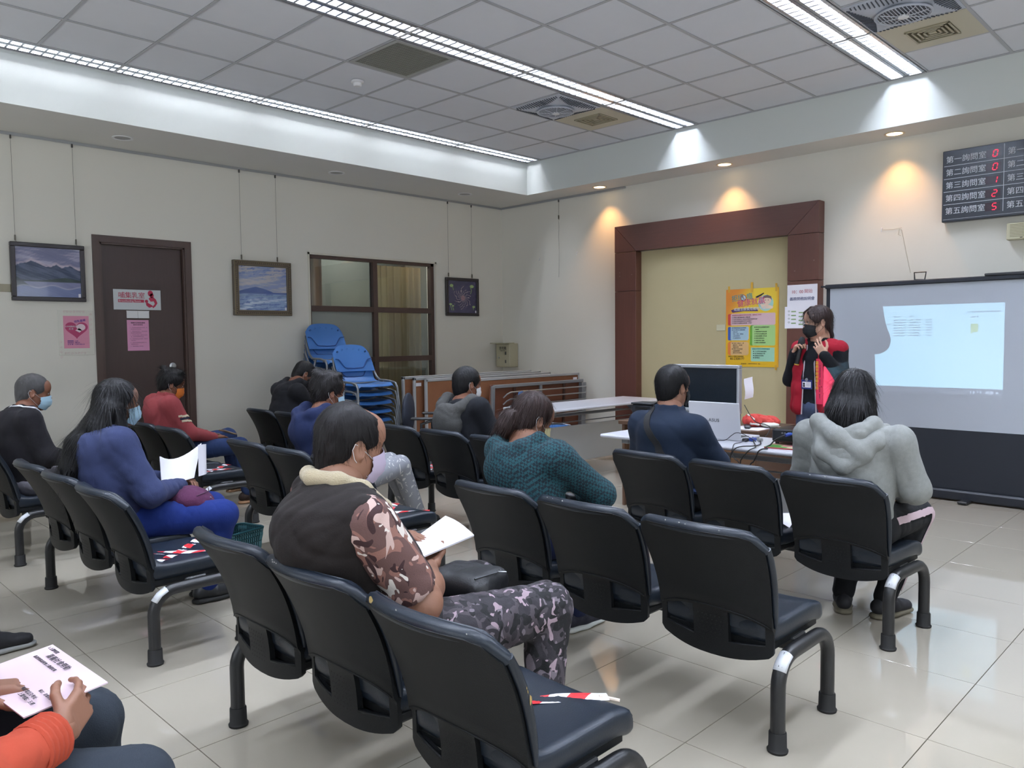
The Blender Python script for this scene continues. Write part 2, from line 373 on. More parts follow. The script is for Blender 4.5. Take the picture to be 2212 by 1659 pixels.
TUBEM = mat('tube_glow', 'ffffff', .5, emit='e2ecff', estr=TUBE); TUBEL = mat('tube_glow_weak', 'ffffff', .5, emit='eef3ff', estr=TUBE * .42)
PRINT = mat('printed_colours', 'ffffff', .55, vcol=True)
GLOSSP = mat('painting_under_glass', 'ffffff', .12, vcol=True, coat=.4)
INK = mat('black_ink', '23232b', .7); REDINK = mat('red_ink', 'a83042', .6); CRIM = mat('crimson_print', 'b3294c', .5)
PURP = mat('purple_print', '43288c', .6); NAVINK = mat('navy_ink', '3a4070', .7); GREYINK = mat('grey_ink', '9a98a2', .8)
PGREY = mat('mauve_ink', 'a0748e', .8); WHITEINK = mat('white_ink', 'd8dce0', .6)
# ================================================================ shell of the room
XB, YB = XFAR, YFAR
m = MB(); m.bb((XB, YB, -.12), (0, 0, -.012)); struct('floor', m, GROUT, label='beige polished porcelain tile floor'); FLOOR = bpy.data.objects['floor']
t = MB(); t.rbox((0, 0, -.0055), (.5968, .5968, .011), .0004); tme = t.mesh('tile')
tme.materials.append(FTILE); nf = 0
for i in range(-9, 8):
    for j in range(-4, 11):
        x = -4.617 + .6 * i + .3; y = -6.161 + .6 * j + .3
        if x - .3 > -.01 or y - .3 > -.01 or x < -9.2 or (x + y) < -17.3: continue
        if x + .3 > 0 or y + .3 > 0:
            q = MB(); x0, x1, y0, y1 = x - .2984, min(x + .2984, -.001), y - .2984, min(y + .2984, -.001); q.bb((x0, y0, -.011), (x1, y1, 0))
            o = obj('tile', q, FTILE, FLOOR); continue
        o = bpy.data.objects.new('tile', tme); COL.objects.link(o); o.parent = FLOOR; o.location = (x, y, 0)
m = MB(); m.bb((XB, YB, -.0119), (-9.3, 0, -.002)); m.bb((-9.3, YB, -.0119), (-4.5, -8.6, -.002)); obj('floor_margin', m, FTILE, FLOOR)
# left wall with a door and a window opening
DX0, DX1, DZ = -5.144, -4.256, 2.38; WX0, WX1, WZ0, WZ1 = -2.953, -1.185, .30, 2.353
m = MB(); T = .16
m.bb((XB, 0, 0), (DX0, T, ZB)); m.bb((DX0, 0, DZ), (DX1, T, ZB)); m.bb((DX1, 0, 0), (WX0, T, ZB)); m.bb((WX0, 0, 0), (WX1, T, WZ0)); m.bb((WX0, 0, WZ1), (WX1, T, ZB)); m.bb((WX1, 0, 0), (T, T, ZB))
struct('wall_left', m, WALL, label='cream wall with the dark door and the internal window'); WL = bpy.data.objects['wall_left']
m = MB(); m.bb((0, YB, 0), (T, 0, ZB)); struct('wall_front', m, WALL, label='cream wall behind the screen and the wooden portal')
m = MB(); m.bb((XB - T, YB, 0), (XB, T, ZB)); struct('wall_back', m, WALL, label='cream wall behind the audience')
m = MB(); m.bb((XB - T, YB - T, 0), (T, YB, ZB)); struct('wall_right', m, WALL, label='cream wall on the far side of the seating')
for k, (nm, a, b) in enumerate((('added_window_2', (-9.4, YB, .9), (-3.0, YB + .02, 2.6)), ('added_window_3', (XB, -7.8, .9), (XB + .02, -1.4, 2.6)))):  # unseen panes added to go with the two fill lights
    m = MB(); m.bb(a, b); struct(nm, m, mat('added_pane', 'dfe6ee', .4), label=('added unseen frosted window on the right wall behind the camera', 'added unseen frosted window on the wall behind the audience')[k])
# soffits and raised ceiling
CX, CY = -.44, -.900
m = MB(); m.bb((XB, CY, ZB), (T, T, ZB + .1)); m.bb((CX, YB, ZB), (T, CY, ZB + .1)); m.bb((XB, YB, ZB), (CX, YB + .6, ZB + .1)); m.bb((XB, YB + .6, ZB), (XB + .5, CY, ZB + .1))
struct('ceiling_soffit', m, CEILW, label='lowered plaster border of the ceiling')
m = MB(); m.bb((XB, CY, ZB + .1), (CX + .06, CY + .06, ZC + .25)); m.bb((CX, YB, ZB + .1), (CX + .06, CY, ZC + .25)); m.bb((CX - .002, CY - .002, ZB + .0005), (CX, YB, ZC + .002)); m.bb((XB, CY - .002, ZB + .0005), (CX, CY, ZC + .002))
m.bb((XB, YB + .6, ZB + .1), (CX, YB + .54, ZC + .25)); m.bb((XB + .5, YB, ZB + .1), (XB + .44, CY, ZC + .25))
struct('trim_1', m, COVE, label='bright upstand around the raised ceiling')
m = MB(); m.bb((XB, YB, ZC + .25), (T, T, ZC + .3)); struct('ceiling', m, mat('plenum', '55565a', .9), label='suspended ceiling of square grey boards'); CEIL = bpy.data.objects['ceiling']
XS = [-.46 - .594 * k for k in range(0, 17)]
YS = [-1.15, -1.77, -2.39, -3.02, -3.31, -3.915, -4.52, -5.13, -5.45, -6.045, -6.65, -7.25, -7.56, -8.2, -8.8]
bays = [(-1.15, -1.77), (-1.77, -2.39), (-2.39, -3.02), (-3.31, -3.915), (-3.915, -4.52), (-4.52, -5.13), (-5.45, -6.045), (-6.045, -6.65), (-6.65, -7.25), (-7.56, -8.2), (-8.2, -8.99)]
holes = {(3, -2.39): 'f', (2, -2.39): 'f', (1, -2.39): 'g', (6, -2.39): 'r', (5, -2.39): 'r', (3, -5.45): 'f', (2, -5.45): 'f', (1, -5.45): 'g'}
skip = {(2, -2.39), (1, -2.39), (5, -2.39), (2, -5.45), (1, -5.45)}
for k in range(16):
    for (ya, yb) in bays:
        if (k, ya) in skip: continue
        q = MB(); q.rbox(((XS[k] + XS[k + 1]) / 2, (ya + yb) / 2, ZC + .012), (abs(XS[k] - XS[k + 1]) - .016, abs(ya - yb) - .016, .012), .002)
        obj('tile', q, TILEC, CEIL)
m = MB(); m.bb((CX, YS[0] + 0, ZC + .004), (CX - .02, -9.0, ZC + .012))
for y in YS: m.bb((CX, y - .012, ZC), (XS[16], y + .012, ZC + .0035)); m.bb((CX, y - .003, ZC + .003), (XS[16], y + .003, ZC + .03))
for x in XS:
    for ya, yb in bays: m.bb((x - .010, ya, ZC + .0005), (x + .010, yb, ZC + .0035)); m.bb((x - .003, ya, ZC + .003), (x + .003, yb, ZC + .03))
m.bb((CX, CY, ZC - .001), (XS[16], CY - .018, ZC + .004)); m.bb((CX, CY, ZC - .001), (CX - .02, -9.0, ZC + .0005))
obj('tee_bar', m, TBAR, CEIL)
# ---------------------------------------------------------------- louvered light fittings
def fitting(x, ya, yb, tm=None):
    """x = right end, 1.188 m long, between ya and yb"""
    c = thing('ceiling_light', 'x', 'light', (x - .594, (ya + yb) / 2, ZC)); W = abs(ya - yb) - .03; Lh = .582
    h = MB(); h.bb((-Lh, -W / 2, .10), (Lh, W / 2, .104))
    for s in (-1, 1): h.bb((-Lh, s * W / 2, .0), (Lh, s * (W / 2 + .003), .104)); h.bb((s * Lh, -W / 2, 0), (s * (Lh + .003), W / 2, .104)); h.bb((-Lh - .012, s * W / 2, 0), (Lh + .012, s * (W / 2 + .012), .003)); h.bb((s * Lh, -W / 2, 0), (s * (Lh + .012), W / 2, .003))
    obj('housing', h, WHITEP, c)
    for s in (-1, 1):
        t = MB(); t.tube([(-.56, s * W / 4, .070), (.56, s * W / 4, .070)], .013, 10); obj('tube_lamp', t, tm or TUBEM, c)
    l = MB(); w2 = W / 2
    for s in (-1, 1):
        cy = s * W / 4
        for e in (-1, 1):   # sloping long reflectors
            yo = cy + e * (W / 4 - .002); yi = cy + e * (W / 4 - .026); l.add([(-Lh, yo, .004), (Lh, yo, .004), (Lh, yi, .002), (-Lh, yi, .002), (-Lh, yo, .05), (Lh, yo, .05)], [(0, 1, 2, 3), (3, 2, 5, 4)])
        for k in range(15):
            xx = -Lh + .04 + k * (2 * Lh - .08) / 14
            l.add([(xx - .008, cy - w2 / 2 + .004, .003), (xx + .008, cy - w2 / 2 + .004, .003), (xx, cy - w2 / 2 + .004, .036), (xx - .008, cy + w2 / 2 - .004, .003), (xx + .008, cy + w2 / 2 - .004, .003), (xx, cy + w2 / 2 - .004, .036)],
                  [(0, 1, 4, 3), (1, 2, 5, 4), (2, 0, 3, 5)])
    obj('louver', l, ALU, c)
    return c
rowname = ['along the bright left upstand', 'in the middle row of the ceiling', 'in the row toward the number board', 'in the row above the camera']
ordn = ['nearest the front wall', 'second from the front wall', 'third from the front wall', 'fourth from the front wall', 'fifth from the front wall', 'sixth from the front wall', 'seventh from the front wall']
proto = {}
for r, (ya, yb) in enumerate([(-.905, -1.15), (-3.02, -3.31), (-5.13, -5.45), (-7.25, -7.56)]):
    p0 = None
    for k in range(7):
        x = -.46 - 1.188 * k
        c = fitting(x, ya, yb, TUBEL if r == 0 else None) if p0 is None else dup(p0)
        if p0 is None: p0 = c; CH[c] = list(c.children)
        c.location.x = x - .594; ROOT[c] = Matrix.Translation(c.location)
        c['label'] = 'recessed louvered tube light %s, %s' % (rowname[r], ordn[k]); c['group'] = 'louvered ceiling lights'
# ---------------------------------------------------------------- downlights
for i, (x, y) in enumerate([(-5.0, -.44), (-2.88, -.46), (-1.07, -.455)]):
    c = thing('downlight', ['unlit round downlight above the dark door', 'unlit round downlight above the internal window', 'unlit round downlight near the room corner'][i], 'light', (x, y, ZB), group='unlit downlights in the left soffit')
    q = MB(); q.lathe([(.085, 0), (.085, -.006), (.066, -.005), (.062, 0)], n=28); obj('ring', q, WHITEP, c, True)
    q = MB(); q.lathe([(.064, -.003), (.03, -.001), (.001, -.001)], n=28); obj('lens', q, mat('dim_lens', '8f9092', .3), c, True)
for i, y in enumerate([-1.84, -3.46, -5.11]):
    c = thing('downlight', ['lit warm downlight left of the wooden portal', 'lit warm downlight above the middle of the wooden portal', 'lit warm downlight beside the number board'][i], 'light', (-.20, y, ZB), group='lit warm downlights in the front soffit')
    q = MB(); q.lathe([(.085, 0), (.085, -.006), (.068, -.006), (.062, 0)], n=28); obj('ring', q, mat('downlight_ring', 'd8c8b0', .4), c, True)
    q = MB(); q.lathe([(.064, -.004), (.04, -.0035), (.001, -.0035)], n=28); obj('lens', q, mat('warm_glow', 'ffffff', .5, emit='ffd9a0', estr=7), c, True)
# ---------------------------------------------------------------- ceiling fan units, diffusers, return grille, detector
def fan_unit(x, y, label):
    c = thing('ceiling_fan', label, 'ceiling fan', (x, y, ZC), group='recessed ceiling circulation fans'); H = .292
    n = 24; P = np.zeros((n + 1, n + 1, 3))
    for i in range(n + 1):
        for j in range(n + 1):
            u = -1 + 2 * i / n; v = -1 + 2 * j / n; r = math.hypot(u, v); d = max(abs(u), abs(v))
            star = math.cos(2 * math.atan2(v, u)) ** 2
            P[i, j] = (u * H, v * H, -.004 - .035 * max(0, 1 - d ** 3) * (.45 + .55 * (1 - star * min(1, d))))
    q = MB(); q.shell(P[:, ::-1], -.006); obj('fan_panel', q, mat('fan_plastic', 'bcc1cc', .35), c, True, 60)
    q = MB(); q.lathe([(.17, -.036), (.178, -.046), (.165, -.052), (.155, -.044)], n=40); obj('ring', q, mat('fan_plastic'), c, True)
    q = MB(); q.lathe([(.158, -.0415), (.001, -.0445)], n=32); obj('fan_opening', q, mat('fan_dark', '5f636e', .6), c)
    q = MB()
    for k in range(-7, 8):
        yy = k * .021; hw = math.sqrt(max(.155 ** 2 - yy * yy, 0)); q.tube([(-hw, yy, -.050), (0, yy, -.056), (hw, yy, -.050)], .0028, 5)
    for k in range(4):
        a = math.pi * k / 4; q.tube([(-.155 * math.cos(a), -.155 * math.sin(a), -.052), (0, 0, -.060), (.155 * math.cos(a), .155 * math.sin(a), -.052)], .0035, 5)
    obj('guard', q, mat('fan_plastic'), c, kind='stuff')
    q = MB(); q.lathe([(.034, -.052), (.034, -.063), (.028, -.066), (.001, -.066)], n=24); obj('badge', q, WHITEP, c, True)
    q = MB()
    for ax in range(4):
        R = Matrix.Rotation(ax * math.pi / 2, 3, 'Z')
        def zs(u, v): st = math.cos(2 * math.atan2(v, u)) ** 2; d = max(abs(u), abs(v)); return -.004 - .035 * max(0, 1 - d ** 3) * (.45 + .55 * (1 - st * min(1, d)))
        for k in range(19):
            u = -.82 + 1.64 * k / 18; lo = .95; hi = .64 + .30 * abs(u) ** 1.3
            if hi < .90: q.tube([R @ Vector((u * H, v * H, zs(u, v) - .0035)) for v in np.linspace(hi, lo, 4)], .0042, 5)
    obj('air_slots', q, mat('fan_slot', '4c5058', .7), c, kind='stuff')
    return c
fan_unit((XS[2] + XS[3]) / 2, -2.705, 'recessed ceiling fan between the left and middle light rows')
fan_unit((XS[2] + XS[3]) / 2, -5.748, 'recessed ceiling fan past the lights toward the number board')
def diffuser(x, y, wx, wy, label):
    c = thing('air_diffuser', label, 'air vent', (x, y, ZC), group='square ceiling air diffusers')
    q = MB(); a, b = wx / 2, wy / 2; fr = .14
    q.bb((-a, -b, 0), (a, -b + fr, .004)); q.bb((-a, b - fr, 0), (a, b, .004)); q.bb((-a, -b + fr, 0), (-a + fr, b - fr, .004)); q.bb((a - fr, -b + fr, 0), (a, b - fr, .004))
    obj('face_plate', q, mat('diffuser_plate', 'c9c3ae', .5), c)
    q = MB(); q.bb((-a + fr, -b + fr, .05), (a - fr, b - fr, .054)); obj('back_plate', q, mat('duct_dark', '4b463c', .9), c)
    for k in range(5):
        q = MB(); A, B = (a - fr) * (1 - k * .21), (b - fr) * (1 - k * .21); w_ = .013; z0 = -.010 + k * .0015
        if k < 4:
            q.bb((-A, -B, z0), (A, -B + w_, z0 + .003)); q.bb((-A, B - w_, z0), (A, B, z0 + .003)); q.bb((-A, -B, z0), (-A + w_, B, z0 + .003)); q.bb((A - w_, -B, z0), (A, B, z0 + .003))
            for (x0, y0, x1, y1) in ((-A, -B, A, -B), (A, -B, A, B), (A, B, -A, B), (-A, B, -A, -B)): q.add([(x0, y0, z0), (x1, y1, z0), (x1 * .9, y1 * .9, .03), (x0 * .9, y0 * .9, .03)], [(0, 1, 2, 3)])
        else: q.bb((-A, -B, z0), (A, B, z0 + .003))
        obj('louver_ring', q, mat('diffuser_fin', 'b5ad94', .5), c)
    return c
diffuser((XS[1] + XS[2]) / 2, -2.705, .57, .6, 'cream square air diffuser beside the middle ceiling fan')
diffuser((XS[1] + XS[2]) / 2, -5.748, .57, .57, 'cream square air diffuser above the number board side')
c = thing('return_grille', 'grey mesh return air panel in the ceiling by the middle lights', 'air vent', ((XS[5] + XS[6]) / 2, -2.705, ZC))
q = MB(); a, b = .28, .30; fr = .03
q.bb((-a, -b, 0), (a, -b + fr, .005)); q.bb((-a, b - fr, 0), (a, b, .005)); q.bb((-a, -b + fr, 0), (-a + fr, b - fr, .005)); q.bb((a - fr, -b + fr, 0), (a, b - fr, .005)); obj('frame', q, mat('grille_rim', 'a9a9a6', .5), c)
q = MB(); q.bb((-a, -b, .012), (a, b, .016)); obj('filter', q, mat('grille_back', '6c6c62', .9), c)
q = MB()
for k in range(30): x = -a + fr + (2 * a - 2 * fr) * (k + .5) / 30; q.bb((x - .0035, -b + fr, .002), (x + .0035, b - fr, .005))
for k in range(14): y = -b + fr + (2 * b - 2 * fr) * (k + .5) / 14; q.bb((-a + fr, y - .002, .004), (a - fr, y + .002, .007))
obj('mesh_bars', q, mat('grille_bar', '92928a', .6), c, kind='stuff')
c = thing('smoke_detector', 'round white smoke detector on the ceiling boards', 'smoke detector', (-3.70, -2.065, ZC))
q = MB(); q.lathe([(.052, .0), (.052, -.012), (.044, -.018), (.001, -.018)], n=28); obj('base', q, WHITEP, c, True)
q = MB(); q.lathe([(.034, -.018), (.034, -.036), (.028, -.044), (.001, -.046)], n=24); obj('sensor_head', q, WHITEP, c, True)
# ---------------------------------------------------------------- baseboards, picture rails
m = MB(); m.bb((XB, -.012, 0), (DX0, 0, .08)); m.bb((DX1, -.012, 0), (0, 0, .08)); struct('baseboard_left', m, mat('skirting', 'a89c8a', .5), label='low skirting along the left wall')
m = MB(); m.bb((-.012, -1.95, 0), (0, 0, .08)); m.bb((-.012, YB, 0), (0, -4.50, .08)); struct('baseboard_front', m, mat('skirting'), label='low skirting along the front wall')
m = MB(); m.bb((XB, -.018, ZB - .022), (-.02, -.0, ZB - .0)); m.bb((XB, -.022, ZB - .026), (-.02, -.018, ZB - .018)); struct('trim_2', m, SILVER, label='thin aluminium picture rail on the left wall')
m = MB(); m.bb((-.018, -2.07, ZB - .022), (0, -.02, ZB)); m.bb((-.022, -2.07, ZB - .026), (-.018, -.02, ZB - .018)); struct('trim_3', m, SILVER, label='thin aluminium picture rail on the front wall')
# ---------------------------------------------------------------- door
dr = MB(); fw = .062
dr.bb((DX0, -.012, 0), (DX0 + fw, .14, DZ)); dr.bb((DX1 - fw, -.012, 0), (DX1, .14, DZ)); dr.bb((DX0 + fw, -.012, DZ - fw), (DX1 - fw, .14, DZ))
dr.bb((DX0 + fw, .0, 0), (DX0 + fw + .016, .14, DZ - fw)); dr.bb((DX1 - fw - .016, .0, 0), (DX1 - fw, .14, DZ - fw)); dr.bb((DX0 + fw, 0, DZ - fw - .016), (DX1 - fw, .14, DZ - fw))
struct('door_1', dr, mat('door_frame_wood', '4d3c35', .4, vary=.1, vscale=8, stretch=(8, 8, .7)), label='dark brown door with a breastfeeding room sign'); D1 = bpy.data.objects['door_1']
q = MB(); q.rbox(((DX0 + DX1) / 2, .062, (DZ - fw) / 2), (DX1 - DX0 - 2 * fw - .04, .045, DZ - fw - .02), .003); obj('door_leaf', q, DKWOOD, D1)
q = MB(); q.lathe([(.033, 0), (.033, .008), (.024, .012), (.001, .012)], n=22, M=Matrix.Rotation(math.pi / 2, 3, 'X'), c=(-4.453, .039, 1.181)); q.tube([(-4.453, .03, 1.181), (-4.453, .018, 1.181)], .012); obj('deadbolt', q, STEEL, D1, True)
q = MB(); q.lathe([(.030, 0), (.030, .008), (.022, .012), (.001, .012)], n=22, M=Matrix.Rotation(math.pi / 2, 3, 'X'), c=(-4.44, .039, 1.034)); q.tube([(-4.44, .03, 1.034), (-4.44, -.012, 1.034), (-4.47, -.020, 1.034), (-4.56, -.018, 1.030)], [.010, .010, .010, .008]); obj('door_handle', q, STEEL, D1, True)
LX, LU = (1, 0, 0), (0, 0, 1)      # reading directions on the left wall
def on_left(x, z, y): return (x, y, z)
s = thing('door_sign', 'white breastfeeding room sign with a crimson mother and baby emblem', 'sign', (-4.757, .036, 1.81))
q = MB(); q.rbox((-4.757, .034, 1.81), (.425, .006, .188), .002); obj('plate', q, mat('sign_white', 'c9cdd0', .35), s, world=True)
text('哺集乳室', .062, (-4.965 + .035, .0300, 1.828), LX, LU, CRIM, s, 'LEFT', space=.92)
q = MB(); q.prism([(-4.93, .0302, 1.785), (-4.70, .0302, 1.785), (-4.70, .0302, 1.812), (-4.93, .0302, 1.812)], (0, -.0006, 0)); obj('red_bar', q, CRIM, s, world=True)
text('Breastfeeding Room', .024, (-4.925, .0288, 1.7905), LX, LU, WHITEINK, s, 'LEFT', th=.0003)
def disc(mb, c, r, ex=(1, 0, 0), ey=(0, 0, 1), ry=None, n=18, a0=0, a1=2 * math.pi):
    ex = Vector(ex); ey = Vector(ey); mb.poly([Vector(c) + ex * r * math.cos(a0 + (a1 - a0) * k / n) + ey * (ry or r) * math.sin(a0 + (a1 - a0) * k / n) for k in range(n)])
q = MB(); ye = .0298
disc(q, (-4.640, ye, 1.872), .024, ry=.028); disc(q, (-4.628, ye, 1.852), .018, ry=.022)
q.poly([(-4.658, ye, 1.822), (-4.640, ye, 1.842), (-4.615, ye, 1.840), (-4.590, ye, 1.815), (-4.578, ye, 1.782), (-4.600, ye, 1.748), (-4.622, ye, 1.734), (-4.625, ye, 1.748), (-4.602, ye, 1.775), (-4.612, ye, 1.800), (-4.640, ye, 1.795)])
disc(q, (-4.678, ye, 1.798), .015); q.poly([(-4.685, ye, 1.780), (-4.668, ye, 1.786), (-4.625, ye, 1.760), (-4.622, ye, 1.748), (-4.655, ye, 1.738), (-4.680, ye, 1.758)])
obj('emblem', q, CRIM, s, world=True)
s = thing('name_slot', 'small white blank name slot under the door sign', 'sign', (-4.757, .036, 1.67))
q = MB(); q.rbox((-4.808, .036, 1.672), (.100, .005, .066), .002); q.rbox((-4.706, .036, 1.672), (.100, .005, .066), .002); q.bb((-4.86, .034, 1.704), (-4.654, .038, 1.708)); obj('card', q, WHITEP, s, world=True)
s = thing('door_notice', 'pink printed notice sheet taped on the dark door', 'notice', (-4.76, .038, 1.48))
q = MB(); q.bb((-4.858, .0385, 1.336), (-4.662, .0395, 1.622)); obj('sheet', q, PINKP, s, world=True)
rr = random.Random(3)
text('哺集乳室使用規則', .016, (-4.76, .0378, 1.590), LX, LU, INK, s)
text('使用注意事項', .014, (-4.76, .0378, 1.572), LX, LU, INK, s)
for k, ln in enumerate(['一、本室專供哺集乳婦女使用，請', '保持室內清潔及安寧。', '二、使用前請先登記，使用後請將', '物品歸位並關閉電源。', '三、室內禁止飲食、吸菸及大聲喧', '哗，請共同維護環境品質。', '四、貴重物品請自行保管，遺失恕', '不負責任。', '五、如有任何問題請洽服務人員，', '謝謝您的合作。', '六、開放時間為上班時間。']):
    text(ln, .0105, (-4.835 + (.008 if k % 2 else 0), .0378, 1.548 - k * .0155 - (k // 2) * .004), LX, LU, PGREY, s, 'LEFT', th=.0002)
# poster left of the door
s = thing('wall_poster', 'pink heart poster in a clear flower-edged holder left of the door', 'poster', (-5.30, -.002, 1.50))
q = MB(); q.rbox((-5.30, -.003, 1.505), (.284, .004, .394), .001); obj('holder', q, mat('clear_acrylic', 'd6d3c8', .15, coat=.6), s, world=True)
q = MB(); q.bb((-5.402, -.0062, 1.367), (-5.196, -.0054, 1.652)); obj('sheet', q, mat('pink_poster', 'd98fa8', .5), s, world=True)
HEART = [(.5 * 16 * math.sin(a) ** 3 / 16, .5 * (13 * math.cos(a) - 5 * math.cos(2 * a) - 2 * math.cos(3 * a) - math.cos(4 * a)) / 16) for a in [2 * math.pi * k / 40 for k in range(40)]]
q = MB(); q.poly([(-5.298 + hx * .185, -.0068, 1.535 + hz * .165) for hx, hz in HEART]); obj('heart', q, mat('heart_print', 'b03a66', .5), s, world=True)
q = MB(); disc(q, (-5.262, -.0073, 1.552), .036, ry=.030); q.poly([(-5.31, -.0073, 1.525), (-5.275, -.0073, 1.545), (-5.255, -.0073, 1.525), (-5.275, -.0073, 1.505)]); obj('baby_figure', q, mat('pale_print', 'e6cdd6', .5), s, world=True)
text('母乳最棒', .024, (-5.268, -.0075, 1.600), (1, 0, .18), (-.18, 0, 1), PURP, s)
text('公共哺集乳室', .0165, (-5.342, -.0075, 1.553), LX, LU, WHITEINK, s); text('認 證', .0165, (-5.342, -.0075, 1.532), LX, LU, WHITEINK, s)
for k, ln in enumerate(['認證期限：三年', '認證單位：衛生局', '有 效 期：115年12月31日']): text(ln, .0125, (-5.375, -.0070, 1.428 - k * .0155), LX, LU, PURP, s, 'LEFT')
q = MB(); rs = random.Random(4)
for (ax, az, n) in [(-5.30, 1.690, 7), (-5.30, 1.325, 7), (-5.425, 1.38, 4), (-5.18, 1.60, 5)]:
    for k in range(n):
        ph = k * 1.3; hz = n >= 7; cx = ax + (k - n / 2) * .026 * hz; cz = az + (0 if hz else (k - n / 2) * .045)
        q.tube([(cx + .011 * math.cos(ph + t * 1.1) * (1 - t * .12), -.0066, cz + .008 * math.sin(ph + t * 1.1)) for t in range(6)], .0008, 4)
obj('flourish', q, mat('flourish_pink', 'd8a2b2', .6), s, kind='stuff', world=True)
q = MB(); q.rbox((-5.85, -.006, 1.878), (.13, .010, .065), .003); tag(obj('cable_cover', q, mat('beige_plastic', 'a39c86', .5)), 'beige flat cable cover left of the lake painting', 'cable cover')
# ---------------------------------------------------------------- internal window
m = MB(); e = .045
m.bb((WX0 - .022, -.006, WZ0), (WX0, .002, WZ1 + .022)); m.bb((WX1, -.006, WZ0), (WX1 + .022, .002, WZ1 + .022)); m.bb((WX0 - .022, -.006, WZ1), (WX1 + .022, .002, WZ1 + .022))
struct('window_1', m, mat('window_reveal_paint', 'd6d2c4', .8), label='internal window with dark wooden bars behind the blue chairs'); W1 = bpy.data.objects['window_1']
q = MB(); y0, y1 = .02, .09
q.bb((WX0, y0, WZ0), (WX0 + .025, y1, WZ1)); q.bb((WX1 - .05, y0, WZ0), (WX1, y1, WZ1)); q.bb((WX0, y0, WZ1 - .035), (WX1, y1, WZ1)); q.bb((WX0, y0, WZ0), (WX1, y1, WZ0 + .05))
obj('window_frame', q, FRWOOD, W1)
q = MB(); q.bb((-2.105, y0 - .005, WZ0 + .05), (-2.045, y1, WZ1 - .035)); obj('mullion', q, FRWOOD, W1)
for z in (1.735, 1.150):
    q = MB(); q.bb((WX0 + .025, y0 - .003, z), (-2.105, y1 - .004, z + .062)); q.bb((-2.045, y0 - .003, z), (WX1 - .05, y1 - .004, z + .062)); obj('transom', q, FRWOOD, W1)
GL = glass_mat('window_glass'); FRO = mat('frosted_pane', '8f948e', .35, vary=.08, vscale=2)
for (xa, xb) in ((WX0 + .025, -2.105), (-2.045, WX1 - .05)):
    for (za, zb) in ((1.797, WZ1 - .035), (1.212, 1.735), (WZ0 + .05, 1.15)):
        q = MB(); q.bb((xa, .06, za), (xb, .064, zb)); obj('pane', q, FRO if (xa < -2.5 and za < 1.7) else GL, W1)
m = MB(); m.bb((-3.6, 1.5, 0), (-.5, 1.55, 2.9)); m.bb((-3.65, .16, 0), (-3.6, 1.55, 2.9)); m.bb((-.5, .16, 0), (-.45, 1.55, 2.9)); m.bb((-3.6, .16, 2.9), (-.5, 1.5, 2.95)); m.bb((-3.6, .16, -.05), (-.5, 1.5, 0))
struct('wall_room_beyond', m, mat('beyond_dimness', '3c403e', .9), label='dim room seen through the internal window')  # dimness put into the wall colour, so the upper pane looks dark
def curtain_mat(n, c):
    m = mat(n, c, .9, vary=.08, vscale=7); nt = m.node_tree; N = nt.nodes; o = [x for x in N if x.type == 'OUTPUT_MATERIAL'][0]; b = N['Principled BSDF']
    if not [x for x in N if x.type == 'BSDF_TRANSLUCENT']:
        t = N.new('ShaderNodeBsdfTranslucent'); t.inputs[0].default_value = lin(c); x = N.new('ShaderNodeMixShader'); x.inputs[0].default_value = .5; nt.links.new(b.outputs[0], x.inputs[1]); nt.links.new(t.outputs[0], x.inputs[2]); nt.links.new(x.outputs[0], o.inputs[0])
    return m
def curtain(label, x0, x1, z0, z1, y=.13, col='b8a890'):
    n = int((x1 - x0) / .012) + 4; P = np.zeros((n, 6, 3))
    for i in range(n):
        for j in range(6):
            x = x0 + (x1 - x0) * i / (n - 1); P[i, j] = (x, y + .022 * math.sin(x * 62 + .6 * math.sin(x * 17)) * (1 - .2 * j / 5), z0 + (z1 - z0) * j / 5)
    q = MB(); q.shell(P, .002); return tag(obj('curtain', q, curtain_mat('curtain_' + col, col), None, True), label, 'curtain')
curtain('narrow pinkish curtain edge at the left of the internal window', WX0 + .02, -2.72, .35, 2.33, .13, 'b39c88')
curtain('pleated beige curtain filling the right half of the internal window', -2.06, -1.30, .35, 2.30, .13, 'b5ab96')
# ---------------------------------------------------------------- paintings
def hanger(name_label, x, zt, z1, parent_face='left', y=-.02):
    c = thing('picture_wire', name_label, 'hanging wire', (x, y, zt) if parent_face == 'left' else (y, x, zt), group='picture hanging wires')
    q = MB(); q.tube([(0, 0, 0), (0, 0, z1 - zt)], .0016, 5); obj('wire', q, mat('wire_grey', '77756c', .5), c)
    q = MB(); q.box((0, 0, -.008), (.012, .012, .03)); obj('rail_clip', q, mat('clip_dark', '4a4a48', .5), c)
    q = MB(); q.box((0, 0, z1 - zt + .03), (.010, .012, .045)); q.tube([(0, 0, z1 - zt + .01), (.008, 0, z1 - zt - .004), (0, 0, z1 - zt - .012)], .002, 5); obj('hook', q, mat('hook_metal', '6a665c', .4, metal=.6), c)
    return c
def fbm(u, v, s=1, o=5):
    r = np.random.default_rng(s); out = 0; a = 1; f = 1.7
    for k in range(o):
        A = r.uniform(-1, 1, 4); ph = r.uniform(0, 6.3, 3); out = out + a * np.sin(f * (A[0] * u * 6 + A[1] * v * 9) + ph[0] + 1.4 * np.sin(f * (A[2] * v * 6 + A[3] * u * 5) + ph[1])); a *= .62; f *= 1.9
    return out / 2.2
def mixc(a, b, t): return [a[i] * (1 - t) + b[i] * t for i in range(3)]
def C(h): return [int(h[i:i + 2], 16) / 255 for i in (0, 2, 4)]
def cc(h, u): c = C(h); return [c[i] + 0 * u for i in range(3)]
def sm(a, b, x): t = np.clip((x - a) / (b - a), 0, 1); return t * t * (3 - 2 * t)
